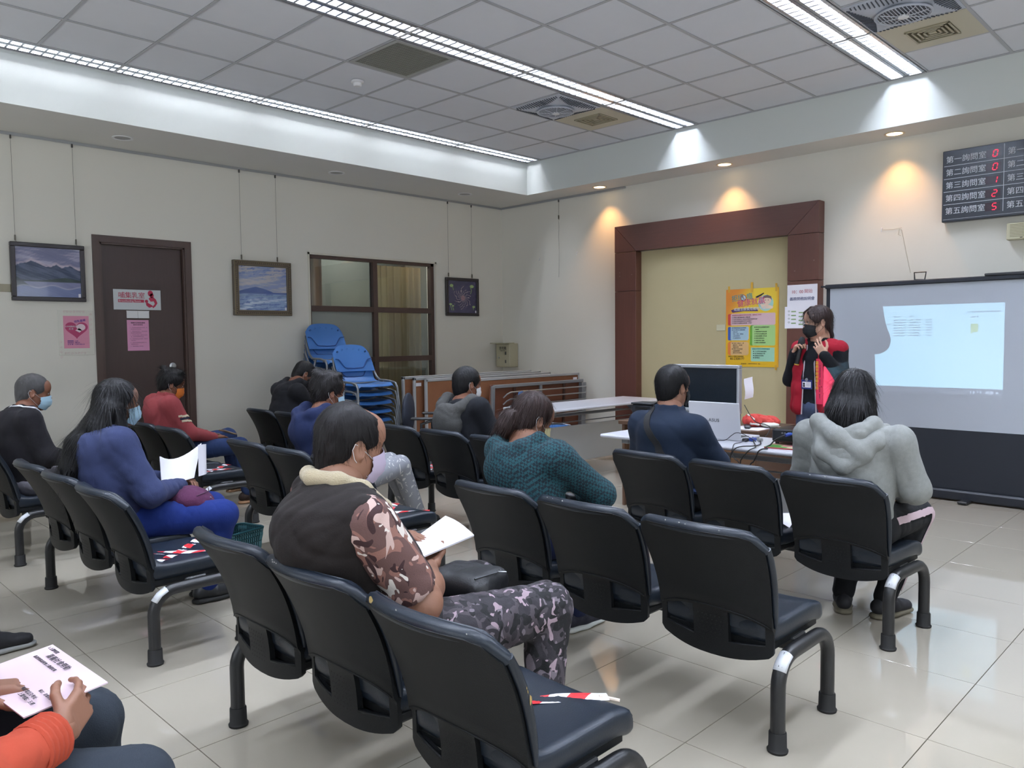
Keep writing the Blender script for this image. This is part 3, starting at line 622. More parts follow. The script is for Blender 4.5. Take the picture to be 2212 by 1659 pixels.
def lake(u, v):
    n = fbm(u * .6, v * 1.6, 3); n2 = fbm(u * 2, v * 3, 5)
    c = mixc(cc('787a99', u), cc('a6a4bd', u), sm(-.4, .6, n)); c = mixc(c, cc('c3c6d8', u), sm(.93, 1.0, v + .08 * np.abs(2 * u - 1) ** 2 - .08 + .01 * n2))
    rid = .62 + .10 * np.maximum(0, 1 - np.abs(u - .24) / .22) + .02 * n2 - .10 * np.maximum(0, u - .5) + .06 * np.maximum(0, 1 - np.abs(u - .84) / .12) + .05 * np.maximum(0, 1 - np.abs(u - .62) / .08)
    c = mixc(c, cc('d4c0c8', u), sm(-.035, 0, v - rid - .02) * (1 - sm(.0, .05, v - rid - .02)) * .6)
    c = mixc(c, mixc(cc('3d4a63', u), cc('55607c', u), sm(-.5, .5, n2)), sm(rid + .012, rid, v))
    c = mixc(c, cc('7c7fa2', u), sm(.33, .31, v)); hill = .34 + .07 * np.maximum(0, 1 - np.abs(u - .75) / .35); c = mixc(c, cc('344448', u), sm(hill, hill - .01, v) * sm(.30, .32, v))
    c = mixc(c, cc('3e4a58', u), sm(.42 - u * .9, .40 - u * .9, v) * sm(.16, .19, v))
    ref = .22 + .03 * np.sin(u * 14) - .05 * np.abs(u - .4); c = mixc(c, cc('6f7aa4', u), sm(ref, ref - .02, v)); c = mixc(c, cc('a9adc4', u), np.exp(-((v - ref) / .012) ** 2) * .8)
    return [x + .025 * n2 for x in c]
def sea(u, v):
    n = fbm(u * .7, v * 2.4, 9); n2 = fbm(u * 1.8, v * 6, 12)
    c = mixc(cc('8f9cc0', u), cc('c0bcc0', u), sm(-.5, .5, n)); c = mixc(c, cc('5f74ae', u), sm(.2, .7, n2) * sm(.6, .9, v))
    c = mixc(c, cc('8ea6cc', u), sm(.42, .36, v)); c = mixc(c, cc('5a6ea8', u), sm(.0, .5, n2) * sm(.46, .40, v)); hill = .42 + .12 * np.maximum(0, 1 - np.abs(u - .35) / .35) ** .7
    c = mixc(c, cc('485f9a', u), sm(hill, hill - .015, v) * sm(.36, .39, v)); c = mixc(c, cc('d5e2ee', u), sm(.1, .6, -n) * sm(.33, .22, v) * .8); c = mixc(c, cc('7f96b4', u), np.exp(-((v - .33) / .02) ** 2) * .7)
    return [x + .02 * n2 for x in c]
def thread(u, v):
    x = u - .52; y = v - .47; r = np.hypot(x, y * .85); a = np.arctan2(y, x); n = fbm(u, v, 21)
    c = mixc(cc('3b3757', u), cc('46405f', u), sm(-.5, .5, n)); s = np.abs(np.sin(7 * a + 9 * r * 3 + 2 * n)); th = (s < .20 + .12 * (r < .12)) & (r < .24 + .10 * np.sin(3 * a) ** 2)
    c = [np.where(th, k, q) for k, q in zip(C('b9a6ac'), c)]; c = [np.where(r < .07, .5 * q + .5 * k, q) for k, q in zip(C('c08a90'), c)]
    for (px, py, rx, ry) in ((.13, .84, .06, .05), (.84, .84, .07, .05), (.09, .27, .05, .025), (.17, .22, .04, .02), (.90, .20, .05, .035)):
        g = ((u - px) / rx) ** 2 + ((v - py) / ry) ** 2 < 1; c = [np.where(g, k, q) for k, q in zip(C('9fb77c'), c)]
    for (px, py0, py1) in ((.11, .08, .26), (.17, .08, .2), (.88, .1, .2), (.17, .7, .82), (.80, .6, .84)):
        g = (np.abs(u - px - .02 * np.sin(v * 20)) < .010) & (v > py0) & (v < py1); c = [np.where(g, k, q) for k, q in zip(C('8aa06e'), c)]
    return c
def framed(name_label, x0, x1, z0, z1, fwid, fm, fn, depth=.035, nx=120, ny=100, lip=None):
    s = thing('framed_painting', name_label, 'painting', ((x0 + x1) / 2, 0, z0)); q = MB()
    yb, yf = -.008, -.008 - depth
    for (a, b, c_, d) in ((x0, x1, z0, z0 + fwid), (x0, x1, z1 - fwid, z1), (x0, x0 + fwid, z0 + fwid, z1 - fwid), (x1 - fwid, x1, z0 + fwid, z1 - fwid)):
        q.rbox(((a + b) / 2, (yb + yf) / 2, (c_ + d) / 2), (b - a, depth, d - c_), .004)
    obj('frame', q, fm, s, world=True)
    if lip:
        q = MB(); g = fwid
        for k in range(2):
            g0 = .010 + k * (fwid - .018); r_ = .005
            q.tube([(x0 + g0, yf - .001, z0 + g0), (x1 - g0, yf - .001, z0 + g0), (x1 - g0, yf - .001, z1 - g0), (x0 + g0, yf - .001, z1 - g0), (x0 + g0, yf - .001, z0 + g0)], r_, 6)
        obj('gilt_bead', q, lip, s, True, world=True)
        q = MB(); n = 26
        for k in range(n):
            t = (k + .5) / n; dx = x0 + fwid * .5 + (x1 - x0 - fwid) * t; dz = z0 + fwid * .5 + (z1 - z0 - fwid) * t
            for zz in (z0 + fwid * .45, z1 - fwid * .45): q.rbox((dx, yf - .002, zz), (.012, .006, .012), .003, Matrix.Rotation(.7, 3, 'Y'))
            for xx in (x0 + fwid * .45, x1 - fwid * .45): q.rbox((xx, yf - .002, dz), (.012, .006, .012), .003, Matrix.Rotation(.7, 3, 'Y'))
        obj('carving', q, lip, s, kind='stuff', world=True)
    i = fwid - .002
    painted('canvas', x1 - x0 - 2 * i, z1 - z0 - 2 * i, nx, ny, fn, (x0 + i, yf + .016, z0 + i), (1, 0, 0), (0, 0, 1), GLOSSP, s)
    q = MB(); q.bb((x1 - fwid - .022, yf + .0145, z0 + fwid + .003), (x1 - fwid - .004, yf + .0155, z0 + fwid + .033)); obj('title_card', q, PAPER, s, world=True)
    return s
framed('dark framed painting of a misty mountain lake left of the door', -5.786, -5.218, 1.775, 2.266, .036, mat('dark_frame', '2b2527', .35), lake)
GILT = mat('gilt', '8a7c62', .38, metal=.5)
framed('gilt carved frame painting of a blue sea and clouds', -3.848, -3.205, 1.677, 2.237, .055, mat('bronze_frame', '5c5246', .45, metal=.25), sea, .045, lip=GILT)
framed('small purple painting of tangled pale threads near the corner', -1.028, -.465, 1.708, 2.195, .038, mat('dark_frame'), thread, .03, 110, 110)
for n_, x, z1 in (('picture wire at the left edge of the lake painting', -5.74, 2.27), ('picture wire at the right end of the lake painting', -5.276, 2.27), ('picture wire at the left of the gilt framed painting', -3.744, 2.24), ('picture wire at the right of the gilt framed painting', -3.346, 2.24), ('picture wire left of the purple thread painting', -.974, 2.2), ('picture wire right of the purple thread painting', -.57, 2.2)):
    hanger(n_, x, ZB - .03, z1)
c = hanger('loose hanging wire with a curled end on the front wall', -1.045, ZB - .03, 2.9, 'front', -.02)
q = MB(); q.tube([(0, 0, -.26), (0, -.004, -.34), (0, .003, -.45), (0, -.006, -.62), (0, -.002, -.80), (0, .004, -.96)], .0016, 5); obj('loose_end', q, mat('wire_grey'), c)
for lab, y, z in (('small hook high on the front wall left of the loose wire', -.70, 2.43), ('small hook on the front wall right of the loose wire', -1.33, 2.45), ('small hook between the portal and the number board', -4.947, 2.366)):
    q = MB(); q.tube([(-.001, y, z + .02), (-.012, y, z + .01), (-.010, y, z - .015), (-.018, y, z - .02), (-.020, y, z - .006)], .003, 6); q.lathe([(.009, 0), (.007, .004), (.001, .005)], c=(-.001, y, z + .016), n=10, M=Matrix.Rotation(-math.pi / 2, 3, 'Y')); tag(obj('wall_hook', q, WHITEP), lab, 'hook')
q = MB(); q.tube([(-.004, -5.20, 1.96), (-.006, -5.16, 2.15), (-.004, -5.12, 2.35), (-.004, -5.10, 2.36), (-.006, -5.09, 2.31), (-.006, -5.112, 2.30)], .0018, 5); q.tube([(-.004, -4.95, 2.368), (-.004, -5.05, 2.362), (-.004, -5.12, 2.37)], .0014, 5)
tag(obj('string', q, mat('pale_string', 'b0a894', .8)), 'thin pale string hanging on the wall above the projection screen', 'string')
# suggestion box
s = thing('suggestion_box', 'cream metal suggestion box on the wall near the corner', 'box', (-.09, -.17, 1.03))
q = MB(); q.rbox((0, 0, .157), (.16, .26, .315), .006); obj('body', q, mat('cream_metal', 'b4ae94', .45), s)
q = MB(); q.bb((-.0815, -.04, .312), (-.0805, .04, .313)); q.rbox((-.09, .0, .318), (.19, .28, .012), .003); obj('lid', q, mat('cream_metal'), s)
text('意見箱', .045, (-.1715, -.17, 1.03 + .235), (0, -1, 0), LU, INK, s); text('Suggestion Box', .016, (-.1715, -.17, 1.03 + .215), (0, -1, 0), LU, INK, s)
q = MB()
for z in (.185, .075): q.rbox((-.0835, -.055, z), (.006, .022, .040), .002)
obj('hasp', q, mat('steel_dark', '5e5f5e', .4, metal=.6), s)
q = MB(); q.lathe([(.012, 0), (.012, .006), (.001, .006)], c=(-.080, .075, .125), n=14, M=Matrix.Rotation(-math.pi / 2, 3, 'Y')); obj('lock', q, STEEL, s, True)
# ---------------------------------------------------------------- wooden portal with niche
PD = .12
m = MB(); ya, yb_, yc, yd = -1.998, -2.298, -4.105, -4.415
s = thing('portal', 'large reddish brown wooden portal around a cream niche', 'wooden portal', (0, -3.2, 0))
# left jamb (upper and lower panel), right jamb, head with mitred ends
def jamb(y0, y1, z0, z1, top_out=None):
    q = MB(); q.rbox((-PD / 2 - .0005, (y0 + y1) / 2, (z0 + z1) / 2), (PD - .001, abs(y0 - y1), z1 - z0), .0025); obj('panel', q, REDWOOD, s, world=True)
for (z0, z1) in ((0, 1.94), (1.944, 2.39)):
    jamb(ya, yb_, z0, z1); jamb(yc, yd, z0, z1)
q = MB()
q.prism([(-PD, ya, 2.394), (-PD, yb_, 2.394), (-PD, ya, 2.695)], (PD - .001, 0, 0)); obj('panel', q, REDWOOD, s, world=True); q = MB(); q.prism([(-PD, yd, 2.394), (-PD, yc, 2.394), (-PD, yd, 2.695)], (PD - .001, 0, 0)); obj('panel', q, REDWOOD, s, world=True)
q = MB(); q.prism([(-PD, ya - .004, 2.695), (-PD, yb_ - .002, 2.397), (-PD, yc + .002, 2.397), (-PD, yd + .004, 2.695)], (PD - .001, 0, 0)); obj('head_panel', q, REDWOODH, s, world=True)
q = MB(); q.bb((-.012, yb_, 0), (-.001, yc, 2.394)); obj('niche_lining', q, NICHE, s, world=True)
q = MB()
for (y, z) in ((-2.07, 2.16), (-2.07, 2.12), (-2.24, 2.13), (-4.37, 2.13), (-4.18, 2.04)): q.box((-PD - .0005, y, z), (.001, .012, .006))
obj('scuff', q, mat('scuff_pale', '8f7a70', .8), s, world=True)
# poster in niche
s = thing('health_poster', 'yellow health campaign poster taped inside the niche', 'poster', (-.016, -3.68, 1.09)); py0, py1, pz0, pz1 = -3.383, -3.972, 1.092, 1.900
def pimg(u, v):
    c = mixc(cc('e0b21e', u), cc('e8c63a', u), sm(.2, .9, v)); c = mixc(c, cc('dd8a33', u), sm(.62, .2, u + (1 - v) * .9 - .0)); c = mixc(c, cc('dd9a28', u), sm(.93, 1., u) * .7)
    def R(x0, y0, x1, y1, col, r=.03):
        nonlocal c; dx = np.maximum(np.abs(u - (x0 + x1) / 2) - (x1 - x0) / 2 + r, 0); dy = np.maximum(np.abs(v - (y0 + y1) / 2) - (y1 - y0) / 2 + r * .73, 0) / .73
        g = np.hypot(dx, dy) < r; c = [np.where(g, k, q) for k, q in zip(C(col), c)]
    R(.04, .535, .20, .685, 'c4453f'); R(.09, .535, .94, .685, 'd9b7bd'); R(.04, .34, .2, .52, '3a5aa8'); R(.09, .34, .44, .52, 'a8c6d4'); R(.04, .15, .2, .32, 'd87a3a'); R(.09, .15, .44, .32, 'd9b27a')
    R(.47, .27, .6, .53, '6aa83c'); R(.51, .27, .94, .53, 'a5cf84'); R(.49, .075, .93, .25, '9fd0b4', .01)
    return c
painted('sheet', .589, .808, 90, 120, pimg, (-.0165, py0, pz0), (0, -1, 0), (0, 0, 1), PRINT, s)
FX = (0, -1, 0)
def PT(u, v, x=-.0178): return (x, py0 - u * .589, pz0 + v * .808)
TEAL = mat('teal_print', '3b8f92', .6); MAG = mat('magenta_print', 'c23a7c', .6)
text('拒絕', .072, PT(.115, .845), (0, -1, .12), (0, .12, 1), TEAL, s, 'LEFT', space=.95); text('癮', .072, PT(.40, .865), (0, -1, .12), (0, .12, 1), TEAL, s, 'LEFT')
text('健康就贏', .080, PT(.225, .775), (0, -1, .1), (0, .1, 1), MAG, s, 'LEFT', space=.95)
q = MB(); disc(q, PT(.34, .885, -.0172), .030, (0, -1, 0), (0, 0, 1)); obj('no_sign_disc', q, mat('pale_teal', 'b8d4d4', .6), s, world=True)
q = MB(); q.tube([PT(.34 + .05 * math.cos(a), .885 + .037 * math.sin(a), -.018) for a in [math.pi * 2 * k / 20 for k in range(21)]], .003, 5); q.tube([PT(.31, .91, -.018), PT(.37, .86, -.018)], .003, 5); obj('no_sign_ring', q, REDINK, s, world=True)
q = MB(); q.poly([PT(.10, .73), PT(.14, .742), PT(.35, .752), PT(.60, .745), PT(.62, .71), PT(.35, .715), PT(.13, .70)]); obj('ribbon', q, mat('ribbon_print', '4b2f66', .6), s, world=True)
text('戒癮治療費用補助方案', .036, PT(.155, .722, -.0184), (0, -1, .02), (0, .02, 1), WHITEINK, s, 'LEFT')
# a plain picture of a boy in a round badge with a bottle
q = MB(); disc(q, PT(.76, .81, -.0170), .083, (0, -1, 0), (0, 0, 1), n=30); obj('badge_disc', q, mat('mint_print', 'a9d2c6', .6), s, world=True)
q = MB(); disc(q, PT(.78, .84, -.0174), .047, (0, -1, 0), (0, 0, 1), ry=.042, n=26); q.poly([PT(.65, .80, -.0174), PT(.70, .74, -.0174), PT(.88, .735, -.0174), PT(.90, .76, -.0174), PT(.80, .79, -.0174)]); disc(q, PT(.645, .83, -.0174), .018, (0, -1, 0), (0, 0, 1)); obj('boy_face', q, mat('face_print', 'e8cdb6', .6), s, world=True)
q = MB(); q.poly([PT(.70, .865, -.0178), PT(.72, .90, -.0178), PT(.79, .91, -.0178), PT(.86, .89, -.0178), PT(.87, .84, -.0178), PT(.845, .865, -.0178), PT(.78, .875, -.0178)]); obj('boy_hair', q, mat('hair_print', '73605a', .6), s, world=True)
q = MB(); disc(q, PT(.755, .845, -.0180), .004, (0, -1, 0), (0, 0, 1)); disc(q, PT(.805, .845, -.0180), .004, (0, -1, 0), (0, 0, 1)); q.poly([PT(.59, .875), PT(.57, .895), PT(.66, .92), PT(.72, .94), PT(.73, .93), PT(.67, .90)]); obj('dark_marks', q, INK, s, world=True)
text('你曾經因為酒癮而影響您的家庭、健康或工作嗎？', .0155, PT(.12, .658), FX, LU, REDINK, s, 'LEFT', th=.0002)
for k, ln in enumerate(['□ 您是否覺得應該要少喝點酒？', '□ 您是否因為別人批評您喝酒而覺得生氣？', '□ 您是否對喝酒感到不好或愧疚？', '□ 您是否早晨醒來就想喝一杯酒？']): text(ln, .0155, PT(.12, .630 - k * .025), FX, LU, INK, s, 'LEFT', th=.0002)
for k, ln in enumerate(['● 酒癮個案醫療治療費補助', '● 每年補助每人最高額度', '   四萬元整', '   門診、住院、藥物及', '   心理治療費用', '   (不含健保給付)']): text(ln, .0135, PT(.12, .495 - k * .026), FX, LU, NAVINK, s, 'LEFT', th=.0002)
for k, ln in enumerate(['● 年滿二十歲以上，經', '   醫師評估，有治療', '   意願的民眾', '● 經轉介至本局指定', '   治療機構就醫', '   (需出示身分證明)']): text(ln, .0135, PT(.12, .298 - k * .025), FX, LU, INK, s, 'LEFT', th=.0002)
for k, ln in enumerate(['● 轄內特約治療機構可提供', '   的服務：', '① 酒癮個案評估與診斷', '② 門診及住院藥物治療', '③ 個別或團體心理治療', '④ 家族治療與諮詢', '⑤ 追蹤與轉介服務', '⑥ 專業人員電話諮詢']): text(ln, .0135, PT(.55, .500 - k * .028), FX, LU, INK, s, 'LEFT', th=.0002)
text('嘉義市特約治療醫療機構', .0175, PT(.515, .222), FX, LU, TEAL, s, 'LEFT', th=.0002)
for k, ln in enumerate(['● 天主教聖馬爾定醫院', '● 臺中榮總嘉義分院', '● 嘉義基督教醫院', '● 陽明醫院']): text(ln, .0145, PT(.53, .192 - k * .027), FX, LU, INK, s, 'LEFT', th=.0002)
text('嘉義市心理衛生諮詢專線', .016, PT(.05, .125), FX, LU, INK, s, 'LEFT', th=.0002); text('05-2328177', .034, PT(.085, .088), FX, LU, INK, s, 'LEFT')
text('衛生福利部　　嘉義市政府衛生局　廣告', .012, PT(.30, .035), FX, LU, INK, s, 'LEFT', th=.0002)
for (u, z0, z1, wd) in ((.06, 1.87, 1.935, .022), (.50, 1.86, 1.965, .026), (.95, 1.86, 1.94, .022), (.955, 1.065, 1.115, .024)):
    q = MB(); q.bb((-.0185, py0 - u * .589 - wd / 2, z0), (-.0180, py0 - u * .589 + wd / 2, z1)); obj('tape', q, mat('yellow_tape', 'd2a136', .5), s, world=True)
box_thing('switch_cover', 'cream blank switch cover left of the yellow poster', 'switch cover', (-.020, -3.27, 1.47), (-.012, -3.378, 1.537), CREAMP)
# notices on the right jamb
s = thing('paper_notice', 'white sheet reading 10:00 on the portal above the speaker', 'notice', (-PD, -4.26, 1.8))
q = MB(); q.bb((-PD - .0016, -4.108, 1.690), (-PD - .0006, -4.408, 1.905)); obj('sheet', q, PAPER, s, world=True)
text('10：00', .042, (-PD - .0024, -4.150, 1.822), FX, LU, REDINK, s, 'LEFT', xs=.95); text('開始', .042, (-PD - .0024, -4.278, 1.824), FX, LU, mat('rose_ink', 'c07a86', .7), s, 'LEFT'); text('義務勞務說明會', .037, (-PD - .0024, -4.258, 1.755), FX, LU, NAVINK, s, space=.93)
s = thing('paper_notice', 'white flow chart sheet taped below the 10:00 notice', 'notice', (-PD, -4.2, 1.6))
q = MB(); q.bb((-PD - .0010, -4.084, 1.482), (-PD - .0003, -4.345, 1.695)); obj('sheet', q, PAPER, s, world=True)
for k in range(4):
    for a, b in ((-4.150, 1.640), (-4.225, 1.628)): q = MB(); q.bb((-PD - .0016, a, b - k * .038), (-PD - .0011, a - .048, b + .012 - k * .038)); obj('green_box', q, mat('green_print', '8ca878', .7), s, world=True)
q = MB()
for k in range(4): q.tube([(-PD - .0016, -4.127 + .008 * math.cos(a), 1.650 - k * .036 + .007 * math.sin(a)) for a in [math.pi * k2 / 5 for k2 in range(11)]], .0015, 4)
obj('circle_mark', q, mat('darkgreen_ink', '6c7a6c', .7), s, world=True)
# ---------------------------------------------------------------- number board, wall speaker
s = thing('number_board', 'black number board with white lettering and red LED digits', 'display board', (-.04, -6.0, 2.66)); by0, by1, bz0, bz1 = -5.468, -6.46, 2.368, 2.968
q = MB(); q.rbox((-.045, (by0 + by1) / 2, (bz0 + bz1) / 2), (.08, abs(by1 - by0), bz1 - bz0), .004); obj('housing', q, mat('board_black', '20262f', .3), s, world=True)
q = MB(); xf_ = -.0855; rows = [bz1 - .022 - .108 * k for k in range(6)]
for z in rows[1:5]: q.bb((xf_, by0 - .012, z - .002), (xf_ - .001, by1, z + .002))
q.bb((xf_, -5.925 - .002, bz0 + .045), (xf_ - .001, -5.925 + .002, bz1 - .012)); q.bb((xf_, by0 - .01, bz0 + .020), (xf_ - .0006, by1, bz0 + .022)); obj('divider', q, WHITEINK, s, world=True)
LED = mat('led_red', '400008', .4, emit='ff2a4c', estr=2.2); LEDB = mat('led_window', '2b1620', .25)
SEG = {'0': 'abcdef', '1': 'bc', '2': 'abged', '5': 'afgcd'}
for k, (n_, dgt) in enumerate(zip('一二三四五', '00125')):
    zc_ = rows[k] - .056
    text('第%s詢問室' % n_, .062, (-.0868, by0 - .026, zc_ - .022), FX, LU, WHITEINK, s, 'LEFT', xs=.98); text('第%s偵查庭' % n_, .062, (-.0868, -5.948, zc_ - .022), FX, LU, WHITEINK, s, 'LEFT', xs=.98)
    q = MB(); q.bb((-.0862, -5.795, zc_ - .034), (-.0870, -5.905, zc_ + .034)); obj('digit_window', q, LEDB, s, world=True)
    q = MB(); y0 = -5.862; hw, hh = .015, .026; t_ = .0034
    S = lambda y, z: (-.0878, y0 - y - z * .18, zc_ + z)
    seg = {'a': [(-hw, hh), (hw, hh)], 'b': [(hw, hh), (hw, 0)], 'c': [(hw, 0), (hw, -hh)], 'd': [(-hw, -hh), (hw, -hh)], 'e': [(-hw, -hh), (-hw, 0)], 'f': [(-hw, 0), (-hw, hh)], 'g': [(-hw, 0), (hw, 0)]}
    for ch in SEG[dgt]: (a, b) = seg[ch]; a2 = [a[i] * .86 + b[i] * .14 for i in (0, 1)]; b2 = [b[i] * .86 + a[i] * .14 for i in (0, 1)]; q.tube([S(*a2), S(*b2)], t_, 6)
    obj('digit', q, LED, s, world=True)
s = thing('wall_speaker', 'cream slotted wall speaker under the number board', 'speaker', (-.05, -6.04, 2.24))
q = MB(); q.rbox((0, 0, 0), (.09, .17, .135), .006); obj('cabinet', q, CREAMP, s)
q = MB()
for k in range(9): q.bb((-.046, -.07, -.045 + k * .012), (-.0445, .06, -.041 + k * .012))
obj('grille', q, mat('speaker_slot', '8c876c', .8), s, kind='stuff')
q = MB(); q.bb((-.0465, -.03, -.056), (-.0452, -.012, -.051)); obj('badge', q, INK, s)
# ================================================================ waiting benches
SHELLM = mat('chair_shell_black', '0f1113', .5, bump=.25, bscale=420, spec=.22)
VINYL = mat('chair_vinyl', '171f29', .36, bump=.12, bscale=220, spec=.42, vary=.12, vscale=5)
BTUBE = mat('bench_tube_black', '1a1b1d', .38, bump=.1, bscale=200)
RUBBER = mat('rubber_black', '141414', .7)
LABELM = mat('sticker_white', 'd9dce2', .4, vary=.05, vscale=80)
def smooth01(t): t = max(0, min(1, t)); return t * t * (3 - 2 * t)
BXL = lambda v: -.028 - .03 * v - .20 * max(0, v - .18) ** 1.9
def backpt(u, z, zt=.765, off=0.):
    """point on the rear face of a backrest: u across -1..1, z height"""
    v = (z - .295) / .47; w = .224 + .020 * smooth01((v - .3) / .6)
    return np.array([BXL(max(0, v)) + .055 * u * u * (.5 + .5 * max(0, v)) + off, u * w, z])
def zbot(u): return .282 + .038 * abs(u) ** 2.4 + .010 * smooth01((abs(u) - .94) / .06)
def ztop(u): return .767 - .010 * u * u - .050 * smooth01((abs(u) - .80) / .20) ** 1.6
def build_back():
    us = [-1, -.97, -.93, -.88, -.74, -.62, -.5, -.4, -.31, -.2, 0, .2, .31, .4, .5, .62, .74, .88, .93, .97, 1]
    arch = lambda u: .468 - .030 * u * u - .020 * abs(u) ** 4
    P = []; rowsn = 16
    for u in us:
        a, b, c = zbot(u), arch(u), ztop(u); wb = max(a + .022, .338 + .022 * u * u); wt = b - .012; zs = [a, (a + wb) / 2, wb, wb * .7 + wt * .3, wb * .3 + wt * .7, wt, b + .004] + [b + .004 + (c - b - .004) * ((k + 1) / 9) ** .92 for k in range(9)]
        P.append([backpt(u, z) - np.array([.010 * smooth01((z - b + .006) / .012), 0, 0]) for z in zs])
    P = np.array(P); win = lambda i: (.31 <= abs(us[i]) - 1e-6 or abs(us[i]) > .3) and True
    def mask(i, j):
        um = (us[i] + us[i + 1]) / 2
        if .31 < abs(um) < .85 and 2 <= j <= 4: return not (j == 2 and abs(um) < -1)
        return True
    def keep(i, j):
        um = abs((us[i] + us[i + 1]) / 2)
        return not (.31 < um < .88 and 2 <= j <= 4)
    q = MB(); q.shell(P, .020, keep); return q
q = build_back(); BACKME = q.mesh('backrest', True, 50)
if np.array([v[0] for v in q.v[len(q.v) // 2:]]).mean() < np.array([v[0] for v in q.v[:len(q.v) // 2]]).mean():
    q.v  # thickness is toward the rear
BACKSIGN = 1
s_ = SDF()
def cush():
    us = np.linspace(-1, 1, 15); P = []; T = []
    for u in us:
        uu = u * .985; z0 = .40 - .02 * u * u; z1 = ztop(u) + .010; r = []
        for k in range(13):
            t = k / 12; z = z0 + (z1 - z0) * t; r.append(backpt(uu, z, off=.016))
        P.append(r)
    P = np.array(P); n = P.shape; th = np.zeros(n[:2])
    for i in range(n[0]):
        for j in range(n[1]): e = min(1, min(i, n[0] - 1 - i) / 1.6 + .25, min(j, n[1] - 1 - j) / 1.6 + .30); th[i, j] = .034 * math.sqrt(e)
    return P, th
Pc, Tc = cush(); q = MB(); q.shell(Pc[::-1] if False else Pc, Tc)
def flipx(P, T):
    a = MB(); a.shell(P, T); h = len(a.v) // 2
    if np.mean([v[0] for v in a.v[h:]]) < np.mean([v[0] for v in a.v[:h]]): a = MB(); a.shell(P, -T)
    # roll of padding over the top edge, seen from behind
    us = np.linspace(-1, 1, 19); pth = [tuple(backpt(u * .985, ztop(u) + .001, off=.014)) for u in us]; a.tube(pth, [.012 + .010 * math.sin(math.pi * (k + .5) / 19) ** .5 for k in range(19)], 10)
    for e in (-1, 1): pth = [tuple(backpt(e * 1.0, z, off=.016)) for z in np.linspace(.42, .718, 8)]; a.tube(pth, [.006, .010, .012, .013, .013, .013, .013, .012], 8)
    return a
CUSHME = flipx(Pc, Tc).mesh('cushion', True, 60)
# seat pad
def seatdisp(X, Y, Z): return 0 * X + 0 * Y + 0 * Z
sd = SDF(); sd.rbox((.203, 0, .384), (.209, .222, .038), .026, .01); sd.rbox((.02, 0, .415), (.03, .19, .03), .022, .03); sd.cone((.395, -.18, .372), (.395, .18, .372), .026, .026, .03)
def bend(X, Y, Z): return 0 * Z
sv, sf = sd.mesh(.012)
sv[:, 2] += -.012 * np.cos(np.clip(sv[:, 1] / .222, -1, 1) * 1.57) * np.clip(1 - ((sv[:, 0] - .2) / .2) ** 2, 0, 1) + .012 * np.clip((.08 - sv[:, 0]) / .1, 0, 1) - .012 * np.clip((sv[:, 0] - .33) / .08, 0, 1) + .010 * np.abs(sv[:, 1] / .222) ** 3
SEATME = np_mesh('seat', [(sv, sf)])
q = MB(); q.rbox((.19, 0, .350), (.37, .425, .044), .012); q.rbox((.19, 0, .345), (.16, .20, .035), .006); SEATPAN = q.mesh('seat_pan')
q = MB()
for i, uu in enumerate(np.linspace(-.20, .18, 6)):
    for j in range(7):
        u = uu + (.0 if j % 2 else .02); z = .335 + j * .0155; p = backpt(u, z)
        q.add([p + np.array([-.0005 - .0, dy, dz]) for dy, dz in ((-.0034, 0), (0, .0034), (.0034, 0), (0, -.0034))], [(0, 1, 2, 3)])
PERF = q
def outward(me, sign):
    return me
# make sure the shell thickness lies in front (toward the sitter), rear face untouched
def mesh_of(name, mb, sm=True, ang=50): return mb.mesh(name, sm, ang)
bb_ = build_back(); h = len(bb_.v) // 2
if np.mean([v[0] for v in bb_.v[h:]]) < np.mean([v[0] for v in bb_.v[:h]]):
    def build_back2():
        g = build_back.__globals__; q = MB(); sh = MB.shell
        def sh2(self, P, th, mask=None): return sh(self, P, -th, mask)
        MB.shell = sh2; r = build_back(); MB.shell = sh; return r
    bb_ = build_back2()
BACKME = bb_.mesh('backrest', True, 50)
q2 = MB(); q2.v = [(x - .0035, y, z) for x, y, z in PERF.v]; q2.f = PERF.f; q2.m = PERF.m; PERFME = q2.mesh('perforation')
for me_, m_ in ((BACKME, SHELLM), (CUSHME, VINYL), (SEATME, VINYL), (SEATPAN, SHELLM), (PERFME, mat('hole_black', '08090a', .9))): me_.materials.append(m_)
q = MB(); q.tube([tuple(backpt(u, .468 - .030 * u * u - .020 * abs(u) ** 4, off=-.0085)) for u in np.linspace(-.97, .97, 25)], .0032, 6)
for e in (-1, 1):
    us_ = (.31, .5, .7, .88); lo_ = [max(zbot(u) + .022, .338 + .022 * u * u) for u in us_]; q.tube([tuple(backpt(e * u, z, off=.004)) for u, z in zip(us_, lo_)], .005, 6)
RIBME = q.mesh('rib', True); RIBME.materials.append(SHELLM)
def inst(name, me, parent, loc=(0, 0, 0), kind=None):
    o = bpy.data.objects.new(name, me); COL.objects.link(o); o.parent = parent; o.location = loc
    if kind: o['kind'] = kind
    return o
def arch_leg():
    q = MB(); pts = [(0, 0, .03)]
    R = .10; zt = .318
    pts += [(0, 0, .10), (0, 0, zt - R)] + [(R - R * math.cos(a), 0, zt - R + R * math.sin(a)) for a in [math.pi / 2 * k / 7 for k in range(1, 8)]]
    pts += [(.405 - R + R * math.sin(a), 0, zt - R + R * math.cos(a)) for a in [math.pi / 2 * k / 7 for k in range(0, 8)]] + [(.405, 0, .10), (.405, 0, .03)]
    q.tube(pts, .0255, 14); return q
LEGME = arch_leg().mesh('leg', True, 60); LEGME.materials.append(BTUBE)
q = MB(); q.lathe([(.001, 0), (.034, 0), (.036, .008), (.031, .014), (.0300, .066), (.028, .070), (.024, .070)], n=20); CAPME = q.mesh('foot_cap', True, 40); CAPME.materials.append(RUBBER)
q = MB(); P = np.zeros((5, 8, 3))
